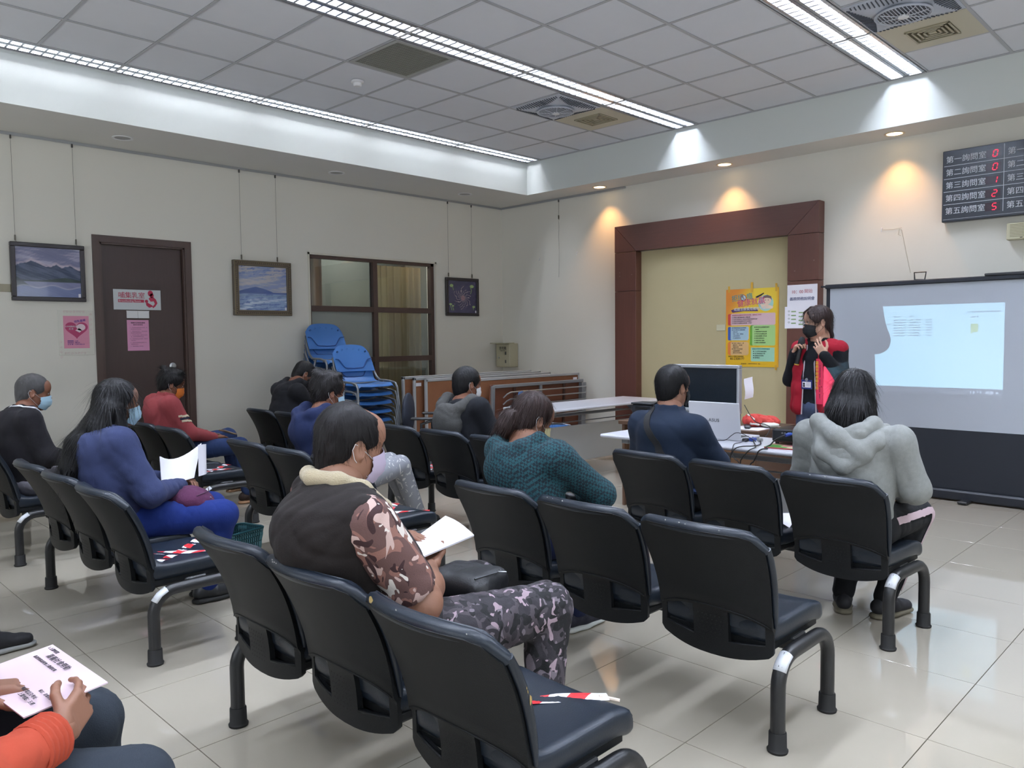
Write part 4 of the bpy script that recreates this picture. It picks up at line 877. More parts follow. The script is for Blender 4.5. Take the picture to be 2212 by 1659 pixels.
for i in range(5):
    for j in range(8):
        a = math.pi * (.52 + .40 * i / 4); R = .10 + .0262 * math.cos((j - 3.5) / 3.5 * 1.25); P[i, j] = (.10 + R * math.cos(a * 1.0 + 0), .0265 * math.sin((j - 3.5) / 3.5 * 1.25), .218 + R * math.sin(a))
q.shell(P[1:4], .0006); STICKME = q.mesh('sticker', True); STICKME.materials.append(LABELM)
def bench(label, xr, yc, pitch=.508, rz=0, leg=.765, stick=True, n=3, offs=None):
    c = thing('waiting_bench', label, 'bench', (xr, yc, 0), rz, group='three-seat black waiting benches')
    offs = offs or [(k - (n - 1) / 2) * -pitch for k in range(n)]
    q = MB(); q.rbox((.20, 0, .322), (.062, leg * 2, .040), .006)
    for y in offs: q.rbox((.20, y - .05, .338), (.20, .03, .012), .003); q.rbox((.20, y + .05, .338), (.20, .03, .012), .003); q.rbox((.12, y, .312), (.16, .10, .026), .006); q.rbox((.02, y, .306), (.07, .14, .03), .01)
    for s in (-1, 1): q.rbox((.20, s * (leg - .05), .322), (.10, .07, .052), .006)
    obj('beam', q, BTUBE, c)
    for s in (-1, 1):
        l = inst('leg', LEGME, c, (0, s * leg, 0)); inst('foot_cap', CAPME, l); inst('foot_cap', CAPME, l, (.405, 0, 0))
        if s < 0 and stick: inst('sticker', STICKME, l, (-.001, 0, .0))
    for y in offs:
        st = inst('seat', SEATME, c, (0, y, 0)); inst('seat_pan', SEATPAN, st)
        b = inst('backrest', BACKME, c, (0, y, 0)); inst('cushion', CUSHME, b); inst('perforation', PERFME, b, kind='stuff'); inst('rib', RIBME, b)
    return c
BEN = {}
BN = [('31', -6.24, -1.14, .525, 'black three-seat bench in the far left corner under the grey-haired man'),
      ('32', -6.24, -3.345, .53, 'black three-seat bench with the long-haired woman in blue'),
      ('33', -6.24, -5.655, .515, 'nearest black three-seat bench with the man in the brown vest'),
      ('21', -5.05, -1.15, .52, 'black three-seat bench by the door with the man in the red jacket'),
      ('22', -5.05, -3.40, .52, 'black three-seat bench with the navy-hooded man in ripped jeans'),
      ('23', -5.05, -5.665, .515, 'black three-seat bench with the woman in the teal checked top'),
      ('11', -3.87, -1.33, .53, 'black three-seat bench by the wall with the crouching man in black'),
      ('12', -3.87, -3.42, .53, 'black three-seat bench with the man in the grey hood'),
      ('13', -3.84, -5.625, .525, 'front black three-seat bench with the navy shirt man and grey hoodie woman'),
      ('43', -7.42, -5.45, .515, 'black three-seat bench under the person in the orange jacket'),
      ('42', -7.42, -3.35, .525, 'black three-seat bench under the person whose black shoe shows')]
for k, x, y, p, l in BN:
    if k == '43': BEN[k] = bench(l, x, y, p, 0, .52, False, 2)
    elif k == '42': BEN[k] = bench(l, x, y, p, 0, .765, False)
    else: BEN[k] = bench(l, x, y, p, math.radians(-3.5) if k == '13' else 0, .77 if k[1] != '3' else .755)
def seatpos(k, i):
    d = {b[0]: b for b in BN}[k]; off = -(i - 1) * d[3]; r = math.radians(-3.5) if k == '13' else 0
    return d[1] - math.sin(r) * off, d[2] + math.cos(r) * off
TRED = mat('tape_red', 'cf3338', .35); TWH = mat('tape_white', 'e6e7ee', .35)
def tape(label, k, i, strips, z=.416):
    x, y = seatpos(k, i); c = thing('barrier_tape', label, 'tape', (x, y, z), group='red and white seat blocking tapes')
    for (x0, y0, x1, y1) in strips:
        q = MB(); a = np.array([x0, y0]); b = np.array([x1, y1]); d = b - a; L = np.linalg.norm(d); d /= L; nrm = np.array([-d[1], d[0]]); wd = .024; n = max(4, int(L / .055)); sk = .035
        zz = lambda p: .002 + .010 * abs(p[1] / .222) ** 3 - .012 * math.cos(max(-1, min(1, p[1] / .222)) * 1.57) * max(0, 1 - ((p[0] - .2) / .2) ** 2) + .005 + .012 * max(0, (.08 - p[0]) / .1) - .012 * max(0, min(1, (p[0] - .33) / .08)) + .0025 * math.sin(p[0] * 60 + p[1] * 40)
        for t in range(n):
            q.cur = t % 2; m0, m1 = L * t / n, L * (t + 1) / n; sub = 3
            for u in range(sub):
                for v in range(sub):
                    vs = []
                    for (uu, vv) in ((u, v), (u + 1, v), (u + 1, v + 1), (u, v + 1)):
                        al = m0 + (m1 - m0) * uu / sub + sk * (vv / sub - .5) * (1 if 0 < t or uu > 0 else 0) * (1 if t < n - 1 or uu < sub else 0); p = a + d * al + nrm * wd * 2 * (vv / sub - .5); vs.append((p[0], p[1], zz(p)))
                    q.add(vs, [(0, 1, 2, 3)])
        obj('strip', q, [TRED, TWH], c, True)
    return c
X_ = [(.02, .16, .40, -.16), (.02, -.16, .40, .16)]
tape('red and white tape cross on the empty seat right of the long-haired woman', '32', 2, X_)
tape('red and white tape cross on the empty seat right of the man in red', '21', 2, X_)
tape('red and white tape cross on the empty seat right of the navy-hooded man', '22', 2, X_)
tape('red and white tape cross on the empty seat left of the navy-hooded man', '22', 0, X_)
tape('red and white tape strip across the nearest empty seat', '33', 2, [(.06, .19, .42, -.12)])
tape('red and white tape strip on the empty seat beside the front bench leg', '23', 2, [(.16, .14, .40, -.03), (.05, .20, .28, .0)])
tape('red and white tape cross on the empty seat left of the grey-hooded man', '12', 0, X_)
x, y = seatpos('33', 2); q = MB(); q.tube([(x + .400, y - .105, .415), (x + .440, y - .145, .402)], .006, 8); tag(obj('tape_roll_end', q, mat('rolled_tape', 'd8c8b8', .6)), 'rolled pale end of the tape on the nearest empty seat', 'tape')
x, y = seatpos('13', 1); P = np.zeros((7, 5, 3))
for i in range(7):
    for j in range(5): P[i, j] = (x + .16 + .20 * i / 6, y - .19 + .13 * j / 4, .422 + .020 * abs(math.sin(i * 1.1 + j * .6)) + .004 * j)
q = MB(); q.shell(P, .0008); tag(obj('paper_sheet', q, PAPER, None, True), 'crumpled white paper on the middle seat of the front bench', 'paper')
WORN = mat('torn_foam', 'a8905a', .9); CHIP = mat('chip_pale', 'b4b4b0', .7)
def wear(k, i, spots, m, nm):
    x, y = seatpos(k, i); b = [c for c in BEN[k].children if c.name.startswith('backrest')][i]; q = MB(); r = random.Random(int(k) + i)
    for (u, dz, s, t) in spots:
        p = backpt(u * .985, ztop(u) + .001, off=.014); p = p + np.array([-.0215 * math.cos(dz), 0, .0215 * math.sin(dz)]) if t else backpt(u, dz) + np.array([.018, (-1 if u < 0 else 1) * .0145, 0])
        pts = [p + np.array([0 if not t else -.001, s * math.cos(a) * r.uniform(.5, 1.2), s * math.sin(a) * r.uniform(.5, 1.2)]) if t else p + np.array([s * .5 * math.cos(a) * r.uniform(.5, 1.2), 0, s * 1.6 * math.sin(a) * r.uniform(.7, 1.1)]) for a in [math.pi * 2 * z / 7 for z in range(7)]]
        q.poly(pts)
    o = obj(nm, q, m, b); return o
wear('33', 2, [(.62, .5, .010, 1), (-.999, .60, .010, 0), (-.999, .625, .003, 0), (-.999, .635, .0025, 0)], WORN, 'torn_patch')
wear('33', 2, [(.1, .9, .003, 1), (-.78, .6, .003, 1)], CHIP, 'chip')
wear('23', 2, [(.35, .8, .004, 1), (.1, .8, .004, 1), (.0, .7, .004, 1), (-.5, .6, .003, 1)], CHIP, 'chip')
wear('23', 1, [(.15, .8, .005, 1), (.55, .9, .003, 1), (.4, .9, .002, 1)], CHIP, 'chip')
wear('33', 1, [(.5, .9, .003, 1), (.45, .7, .003, 1), (.4, .8, .003, 1), (.33, .8, .003, 1)], CHIP, 'chip')
wear('22', 1, [(.1, .7, .004, 1)], CHIP, 'chip'); wear('32', 2, [(-.75, .8, .004, 1)], CHIP, 'chip'); wear('21', 1, [(.3, .8, .004, 1), (-.3, .8, .004, 1)], CHIP, 'chip'); wear('13', 2, [(.2, .8, .004, 1), (-.1, .8, .004, 1)], CHIP, 'chip')
# ================================================================ projection screen
SX = -.22; sy0, sy1 = -4.537, -6.64
s = thing('projection_screen', 'large floor-standing pull-up projection screen with black borders', 'projection screen', (SX, (sy0 + sy1) / 2, 0))
BLK = mat('screen_black', '171c25', .7); SWH = mat('screen_white', 'b3b9c3', .8, spec=.1)
q = MB(); q.bb((SX, sy0 - .035, .602), (SX + .004, sy1 + .035, 1.845)); obj('screen_surface', q, SWH, s, world=True)
q = MB(); q.bb((SX + .001, sy0, .09), (SX + .006, sy1, .602)); q.bb((SX + .001, sy0, .602), (SX + .006, sy0 - .035, 1.845)); q.bb((SX + .001, sy1 + .035, .602), (SX + .006, sy1, 1.845)); q.bb((SX - .0004, sy0, .10), (SX + .001, sy1, .6015)); q.bb((SX - .0004, sy0, .6), (SX + .001, sy0 - .035, 1.85)); obj('black_border', q, BLK, s, world=True)
q = MB(); q.rbox((SX, (sy0 + sy1) / 2, 1.862), (.035, abs(sy1 - sy0) + .02, .040), .008); q.tube([(SX, sy0 + .05, 1.866), (SX, sy0 - .02, 1.862)], .009, 8); obj('top_bar', q, BLK, s, world=True)
q = MB(); q.rbox((SX, (sy0 + sy1) / 2, .052), (.085, abs(sy1 - sy0) + .03, .085), .014); obj('roller_case', q, mat('case_black', '1c2028', .45), s, world=True)
for y in (-5.755, -6.45): q = MB(); q.rbox((SX - .09, y, .018), (.16, .075, .022), .006); obj('stabiliser_foot', q, BLACKP, s, world=True)
q = MB(); q.tube([(SX, -5.305, 1.88), (SX, -5.300, 1.945), (SX, -5.395, 1.945), (SX, -5.385, 1.88), (SX, -5.305, 1.884)], .006, 6, flat=1.6); obj('handle', q, BLACKP, s, world=True)
q = MB(); q.rbox((SX + .0, -6.05, 1.892), (.04, .42, .022), .005); obj('hook_bar', q, BLACKP, s, world=True)
# ---------------------------------------------------------------- front table, projector, laptop
GTOP = mat('table_laminate', 'c9cad2', .3, vary=.02); LEGG = mat('table_leg_grey', '8d8f92', .4, metal=.4); PANELW = mat('table_panel', 'b4b6b8', .5, vary=.03)
def folding_table(label, cx, cy, ang, L, D, panel, H=.74):
    """long axis along local x"""
    c = thing('folding_table', label, 'table', (cx, cy, 0), ang)
    q = MB(); q.rbox((0, 0, H - .0125), (L, D - .02, .025), .003); q.tube([(-L / 2, -D / 2 + .012, H - .0125), (L / 2, -D / 2 + .012, H - .0125)], .0125, 12); q.tube([(-L / 2, D / 2 - .012, H - .0125), (L / 2, D / 2 - .012, H - .0125)], .0125, 12); obj('tabletop', q, GTOP, c, True)
    for s in (-1, 1):
        x = s * (L / 2 - .16 if panel else L / 2 - .2); q = MB(); q.rbox((x, 0, .37), (.05, .035, .62), .004); q.rbox((x, 0, H - .045), (.06, D * .75, .035), .004); q.prism([(x - .03, -.16, H - .03), (x - .03, .16, H - .03), (x - .03, .03, H - .14), (x - .03, -.03, H - .14)], (.004, 0, 0)); lg = obj('leg', q, LEGG, c)
        q = MB(); q.tube([(x, -D / 2 + .05, .055), (x, 0, .085), (x, D / 2 - .05, .055)], .019, 8); obj('foot_bar', q, LEGG, lg)
        for t in (-1, 1): q = MB(); q.lathe([(.001, -.012), (.025, -.012), (.027, 0), (.025, .012), (.001, .012)], n=16, M=Matrix.Rotation(math.pi / 2, 3, 'X'), c=(x, t * (D / 2 - .06), .027)); obj('caster', q, RUBBER, lg, True)
    for k, (yy, zz) in enumerate(((.03, .625), (.09, .622), (.15, .620), (.21, .618), (.0, .565), (.23, .60))): q = MB(); q.tube([(-L / 2 + .2, yy, zz), (L / 2 - .2, yy, zz)], .006, 8); obj('shelf_rail', q, LEGG, c, True)
    if panel: q = MB(); q.rbox((0, -.045, .350), (L - .20, .016, .37), .003); obj('modesty_panel', q, PANELW, c)
    return c
folding_table('white folding table with a grey front panel near the cork boards', -1.22, -2.50, math.radians(-2), 1.86, .62, True)
folding_table('white folding table carrying the laptop and projector', -2.93, -5.14, math.radians(-90), 1.86, .56, True)
# laptop
LT = thing('laptop', 'open white laptop seen from behind on the table', 'laptop', (-2.955, -4.965, .741), math.radians(0))
q = MB(); q.rbox((.125, 0, .009), (.25, .372, .016), .004); obj('base', q, mat('laptop_silver', 'cfd1da', .3), LT)
q = MB(); q.bb((.04, -.16, .0172), (.16, .16, .0182)); obj('keyboard', q, mat('keys_dark', '2a2b30', .5), LT)
q = MB(); R = Matrix.Rotation(math.radians(-7), 3, 'Y'); q.rbox(R @ Vector((0, 0, .124)), (.009, .372, .248), .004, R); obj('lid', q, mat('laptop_white', 'd6d7de', .28), LT)
q = MB(); q.rbox(R @ Vector((.0052, 0, .128)), (.001, .350, .215), .0005, R); obj('screen', q, mat('laptop_lcd', '10141c', .2), LT)
nx_ = R @ Vector((0, 0, 1)); o_ = ROOT[LT] @ Vector(R @ Vector((-.0052, 0, .118)))
text('ASUS', .030, o_, (0, -1, 0), nx_, mat('logo_grey', '5b5d66', .3, metal=.5), LT, xs=1.15)
# projector on books
bk = thing('book', 'green and pink cover book under the projector', 'book', (-2.97, -5.555, .741), .13)
q = MB(); q.rbox((0, 0, .0035), (.28, .36, .007), .001); obj('pages', q, mat('book_red', 'a83a44', .5), bk)
q = MB(); q.bb((-.14, -.18, .0072), (.14, .18, .0078)); obj('cover', q, mat('book_pink', 'd89a94', .4), bk)
q = MB(); q.bb((-.14, .10, .0079), (-.02, .18, .0084)); q.bb((-.14, -.02, .0079), (-.09, .10, .0084)); obj('green_print', q, mat('book_green', '4d8a3c', .4), bk)
q = MB(); q.bb((-.135, -.06, .0085), (-.10, .05, .0088)); obj('pale_print', q, mat('book_pale', 'd8cfae', .4), bk)
PJ = thing('projector', 'black video projector on the table with a blue cable plugged in', 'projector', (-2.88, -5.530, .752), 0)
q = MB(); q.rbox((0, 0, .052), (.23, .31, .082), .010); obj('body', q, mat('projector_black', '17181b', .35), PJ)
q = MB(); q.rbox((-.116, 0, .060), (.002, .28, .05), .0008); obj('rear_plate', q, mat('projector_rear', '222428', .4), PJ)
for i, (y, w_, h_, c_) in enumerate(((.035, .032, .013, '3a68b8'), (-.012, .030, .013, '4a90b0'), (-.062, .034, .013, '8a8c90'))):
    q = MB(); q.rbox((-.119, y, .070), (.008, w_, h_), .002); obj('port', q, mat('port_' + c_, c_, .4), PJ)
q = MB()
for y in (.085, .068, -.105, -.122): q.lathe([(.006, 0), (.006, .003), (.001, .003)], c=(-.117, y, .070), n=10, M=Matrix.Rotation(-math.pi / 2, 3, 'Y'))
obj('jack', q, STEEL, PJ, True)
q = MB(); q.lathe([(.036, 0), (.036, .02), (.030, .02), (.028, .008), (.001, .006)], c=(.112, .085, .055), n=24, M=Matrix.Rotation(math.pi / 2, 3, 'Y')); obj('lens', q, mat('lens_glass', '101418', .1), PJ, True)
q = MB(); q.bb((-.03, -.06, .0935), (.07, .02, .0945)); obj('red_paper', q, mat('slip_red', '9a3040', .6), PJ)
for (x, y) in ((-.09, .13), (-.09, -.13), (.09, 0)): q = MB(); q.lathe([(.012, 0), (.012, .012)], c=(x, y, 0), n=12); obj('foot', q, RUBBER, PJ)
CAB = mat('cable_black', '141416', .5)
def cable(label, pts, r=.0032, m=None):
    P = [Vector(p) for p in pts]; out = []
    for i in range(len(P) - 1):
        p0 = P[max(i - 1, 0)]; p1 = P[i]; p2 = P[i + 1]; p3 = P[min(i + 2, len(P) - 1)]
        for k in range(6):
            t = k / 6; out.append(.5 * ((2 * p1) + (p2 - p0) * t + (2 * p0 - 5 * p1 + 4 * p2 - p3) * t * t + (-p0 + 3 * p1 - 3 * p2 + p3) * t ** 3))
    out.append(P[-1]); q = MB(); q.tube(out, r, 7); return tag(obj('cable', q, m or CAB, None, True), label, 'cable')
c = cable('blue-ended video cable from projector hanging over the table edge', [(-3.0, -5.495, .82), (-3.04, -5.475, .812), (-3.06, -5.43, .785), (-3.08, -5.41, .756), (-3.13, -5.41, .748), (-3.19, -5.445, .747), (-3.222, -5.43, .747), (-3.236, -5.412, .732), (-3.240, -5.40, .70), (-3.242, -5.385, .67), (-3.242, -5.36, .63), (-3.235, -5.34, .42)], .0045)
q = MB(); q.tube([(-2.995, -5.497, .82), (-3.035, -5.482, .814)], .010, 8); obj('plug', q, mat('vga_blue', '27408f', .4), c)
cable('thin black cable curling from the laptop plug over the table edge', [(-2.93, -5.18, .755), (-3.03, -5.19, .747), (-3.10, -5.19, .747), (-3.18, -5.22, .748), (-3.234, -5.241, .728), (-3.240, -5.233, .684), (-3.240, -5.232, .62), (-3.23, -5.23, .4)], .0026)
cable('black cable forming the widest loop below the table edge', [(-2.9, -5.25, .75), (-3.03, -5.32, .747), (-3.13, -5.33, .747), (-3.200, -5.29, .748), (-3.236, -5.262, .736), (-3.242, -5.244, .70), (-3.242, -5.262, .675), (-3.244, -5.30, .63), (-3.235, -5.31, .4)], .0036)
cable('black cable between laptop and projector dropping off the table', [(-2.84, -5.17, .76), (-3.0, -5.26, .752), (-3.12, -5.335, .747), (-3.195, -5.37, .748), (-3.236, -5.355, .736), (-3.242, -5.332, .71), (-3.244, -5.31, .68), (-3.244, -5.30, .64), (-3.235, -5.29, .4)], .0034)
cable('thin wire arching over the front of the laptop', [(-3.04, -4.80, .745), (-3.04, -4.90, .744), (-3.03, -4.97, .744), (-3.01, -5.06, .746), (-3.0, -5.106, .78), (-3.0, -5.14, .80), (-3.0, -5.19, .795), (-2.98, -5.24, .765), (-2.95, -5.25, .746)], .0022)
cable('black cable drooping from the monitor to the table', [(-1.97, -4.645, .88), (-2.4, -4.95, .815), (-2.45, -5.06, .80), (-2.5, -5.12, .785), (-2.56, -5.13, .746), (-2.66, -5.16, .745)], .003)
s = thing('cable_adapter', 'blue and black video plug adapter beside the laptop', 'adapter', (-2.90, -5.20, .743))
q = MB(); q.rbox((0, 0, .010), (.05, .035, .020), .004); obj('body', q, mat('vga_blue'), s)
q = MB(); q.rbox((-.03, .03, .009), (.045, .035, .018), .004); obj('black_plug', q, BLACKP, s)
q = MB(); q.rbox((.0, -.05, .011), (.035, .030, .020), .005); obj('metal_plug', q, STEEL, s)
box_thing('red_box', 'small red box under the laptop table', 'box', (-3.14, -5.31, .57), (-3.09, -5.37, .612), mat('bright_red', 'd8403c', .5))
# ---------------------------------------------------------------- desk, monitor and small things on it
DESK = mat('desk_brown', '5a4334', .4, vary=.12, vscale=6, stretch=(1, 6, 6))
s = thing('desk', 'brown wooden desk under the old monitor', 'desk', (-1.95, -4.28, 0))
q = MB(); q.rbox((0, 0, .705), (.62, 1.26, .032), .004); obj('desktop', q, DESK, s)
q = MB(); q.rbox((-.22, 0, .40), (.02, 1.16, .56), .003); obj('front_panel', q, mat('desk_panel', '7a5a40', .5, vary=.1, vscale=5, stretch=(6, 6, 1)), s)
for y in (-.60, .60): q = MB(); q.rbox((0, y, .345), (.56, .025, .69), .003); obj('side_panel', q, DESK, s)
q = MB(); q.rbox((.05, -.42, .655), (.45, .32, .065), .003); dw = obj('drawer', q, DESK, s)
s = thing('monitor', 'old silver framed monitor with a dark screen behind the laptop', 'monitor', (-2.0, -4.325, .721))
def MW(y): return -4.215 - y
q = MB(); W_, H_ = .604, .378; SVM = mat('monitor_silver', 'a9adb3', .35, metal=.3)
z0 = .090
for (ya, yb, za, zb) in ((-W_ / 2, W_ / 2, z0, z0 + .028), (-W_ / 2, W_ / 2, z0 + H_ - .026, z0 + H_), (-W_ / 2, -W_ / 2 + .022, z0 + .028, z0 + H_ - .026), (W_ / 2 - .022, W_ / 2, z0 + .028, z0 + H_ - .026)): q.rbox((0, (ya + yb) / 2, (za + zb) / 2), (.05, yb - ya, zb - za), .004)
obj('bezel', q, SVM, s)
q = MB(); q.rbox((.006, 0, z0 + H_ / 2), (.04, W_ - .03, H_ - .03), .002); obj('screen', q, mat('dark_lcd', '141c24', .25), s)
q = MB(); q.rbox((0, 0, z0 - .030), (.045, W_ - .01, .056), .004); obj('speaker_bar', q, mat('monitor_bar', '8a8e94', .4, metal=.3), s)
q = MB(); q.rbox((.04, 0, z0 + .17), (.05, .40, .30), .01); obj('rear_case', q, mat('monitor_case', '6a6c70', .5), s)
q = MB(); q.rbox((.03, 0, .012), (.20, .26, .024), .006); q.rbox((.04, 0, .04), (.05, .12, .06), .006); obj('stand', q, SVM, s)
q = MB(); q.bb((-.0265, W_ / 2 - .045, z0 + H_ - .026), (-.0255, W_ / 2 - .002, z0 + H_ - .002)); obj('yellow_sticker', q, mat('sticky_yellow', 'd6d83c', .6), s)
q = MB(); q.bb((-.0262, W_ / 2 - .09, z0 + H_ - .016), (-.0255, W_ / 2 - .05, z0 + H_ - .013)); obj('tiny_print', q, INK, s)
q = MB(); P = np.zeros((5, 6, 3))
for i in range(5):
    for j in range(6): P[i, j] = (.055 + .015 * i, -W_ / 2 - .004 - .010 * i - .006 * math.sin(j), .20 + .032 * j + .004 * i)
q.shell(P, .0008); obj('hanging_sheet', q, PAPER, s, True)
box_thing('desk_speaker', 'small dark upright desk speaker left of the monitor', 'speaker', (-2.04, -3.99, .722), (-1.96, -3.93, .90), mat('speaker_dark', '222326', .4), .006)
s = thing('storage_crate', 'black plastic crate with a handle slot behind the navy shirt man', 'crate', (-1.90, -3.62, .60))
s.location = (-2.02, -3.78, .722); ROOT[s] = Matrix.Translation(s.location)
q = MB(); n_ = MB(); q.rbox((0, .0, .065), (.16, .20, .13), .012); obj('body', q, mat('crate_black', '202329', .5), s)
q = MB(); q.rbox((-.082, 0, .10), (.004, .12, .022), .002); obj('handle', q, mat('slot_black', '070708', .9), s)
q = MB(); q.rbox((0, 0, .136), (.17, .21, .014), .005); obj('rim', q, mat('crate_black'), s)
s.location = (-2.06, -3.80, .722); ROOT[s] = Matrix.Translation(s.location)
box_thing('keyboard', 'white keyboard edge in front of the old monitor', 'keyboard', (-2.23, -4.14, .722), (-2.12, -4.48, .740), WHITEP)
s = thing('charger', 'small black charger with a wire left of the monitor', 'charger', (-2.15, -3.98, .722)); q = MB(); q.rbox((0, 0, .014), (.07, .09, .028), .006); obj('body', q, BLACKP, s); q = MB(); q.tube([(0, -.05, .016), (.01, -.09, .05), (.02, -.12, .02), (.03, -.09, .01)], .0025, 6); obj('wire', q, CAB, s, True)
q = MB(); q.bb((-2.22, -4.64, .7212), (-1.86, -4.89, .7222)); tag(obj('paper_sheet', q, PAPER), 'white paper lying on the right end of the brown desk', 'paper')
s = thing('remote_control', 'dark remote control on the white paper at the desk end', 'remote', (-2.10, -4.74, .7226), .5); q = MB(); q.rbox((0, 0, .011), (.16, .045, .022), .007); obj('body', q, mat('remote_dark', '33363a', .4), s); q = MB(); q.rbox((-.04, 0, .0225), (.05, .028, .003), .001); obj('buttons', q, BLACKP, s)
sd = SDF(); sd.ell((0, 0, .045), (.10, .075, .045)); sd.ell((.03, -.10, .04), (.06, .09, .035)); sd.cone((-.03, .04, .05), (.04, -.14, .06), .03, .02, .02)
s = thing('cloth_bag', 'crumpled red and white cloth bag on the desk', 'bag', (-1.97, -4.73, .724)); obj('body', np_mesh('body', [sd.mesh(.008, folds(.012, 70, 3))]), mat('bag_red', 'c9463f', .8), s)
sd = SDF(); sd.ell((-.01, -.13, .02), (.06, .07, .02)); sd.cone((-.04, .05, .07), (-.09, -.02, .03), .008, .008); sd.cone((-.09, -.02, .03), (-.07, -.07, .02), .008, .008); sd.cone((-.05, .03, .09), (-.08, -.04, .06), .007, .007); obj('white_cord', np_mesh('white_cord', [sd.mesh(.006)]), mat('bag_white', 'dedcd4', .8), s)
# ---------------------------------------------------------------- cork boards and the folded brown table
CORK = mat('cork_board', '8a5a3c', .85, bump=.3, bscale=300, vary=.1, vscale=30); BFR = mat('board_frame', 'b6b8ba', .35, metal=.3)
def board(label, x0, x1, y, zt, card=False):
    c = thing('cork_board', label, 'cork board', ((x0 + x1) / 2, y, 0), group='silver framed cork boards leaning in the corner'); L = (x1 - x0) / 2; q = MB(); t = .036
    q.rbox((0, 0, zt - .015), (2 * L, t, .030), .004); q.rbox((0, 0, .10), (2 * L, t, .030), .004); q.rbox((-L + .011, 0, zt / 2 + .05), (.022, t, zt - .10), .004); q.rbox((L - .011, 0, zt / 2 + .05), (.022, t, zt - .10), .004)
    obj('frame', q, BFR, c); q = MB(); q.rbox((0, 0, zt / 2 + .05), (2 * L - .03, t * .55, zt - .12), .002); obj('cork_panel', q, CORK, c)
    for s in (-1, 1): q = MB(); q.rbox((s * (L - .1), 0, .045), (.03, .05, .09), .004); obj('foot', q, BFR, c)
    if card:
        q = MB(); xx = card; q.bb((xx, -t / 2 - .0005, zt - .09), (xx + .07, -t / 2 + .002, zt - .055)); obj('card', q, PAPER, c)
    return c
board('rearmost cork board, its left end showing by the blue chairs', -2.56, -.62, -1.10, 1.028)
board('second cork board from the back with a small white card', -2.47, -.53, -1.17, 1.015, -.95)
board('third cork board from the back, half hidden by the front one', -2.38, -.44, -1.25, 1.0)
board('frontmost cork board with the brown folded table leaning on it', -1.94, -.10, -1.42, .985, .80)
s = thing('folded_table', 'brown folded table with wire shelf standing on its edge by the cork boards', 'table', (-.93, -1.50, 0), rot=(math.radians(2), 0, 0))
BRT = mat('brown_tabletop', '6b3f2c', .5, vary=.1, vscale=5, stretch=(1, 6, 6))
q = MB(); q.rbox((0, .01, .50), (1.56, .022, .82), .003); obj('tabletop', q, BRT, s)
q = MB(); q.rbox((0, -.02, .895), (1.50, .035, .035), .004); q.rbox((-.76, -.02, .50), (.04, .035, .80), .004); q.rbox((.0, -.02, .50), (.035, .03, .78), .004); q.rbox((.74, -.03, .60), (.08, .06, .55), .006); q.rbox((0, -.02, .10), (1.5, .035, .035), .004); obj('leg_frame', q, LEGG, s)
for k in range(5): z = .83 - k * .075; q = MB(); q.tube([(-.62, -.04, z - .06), (-.60, -.075, z - .02), (-.55, -.085, z), (.70, -.085, z + .0), (.76, -.07, z), (.765, -.04, z - .03)], .008, 8); obj('shelf_rail', q, STEEL, s, True)
for x in (-.42, .42): q = MB(); q.rbox((x, -.012, .5), (.03, .02, .78), .002); obj('batten', q, mat('batten_dark', '3f251b', .6), s)
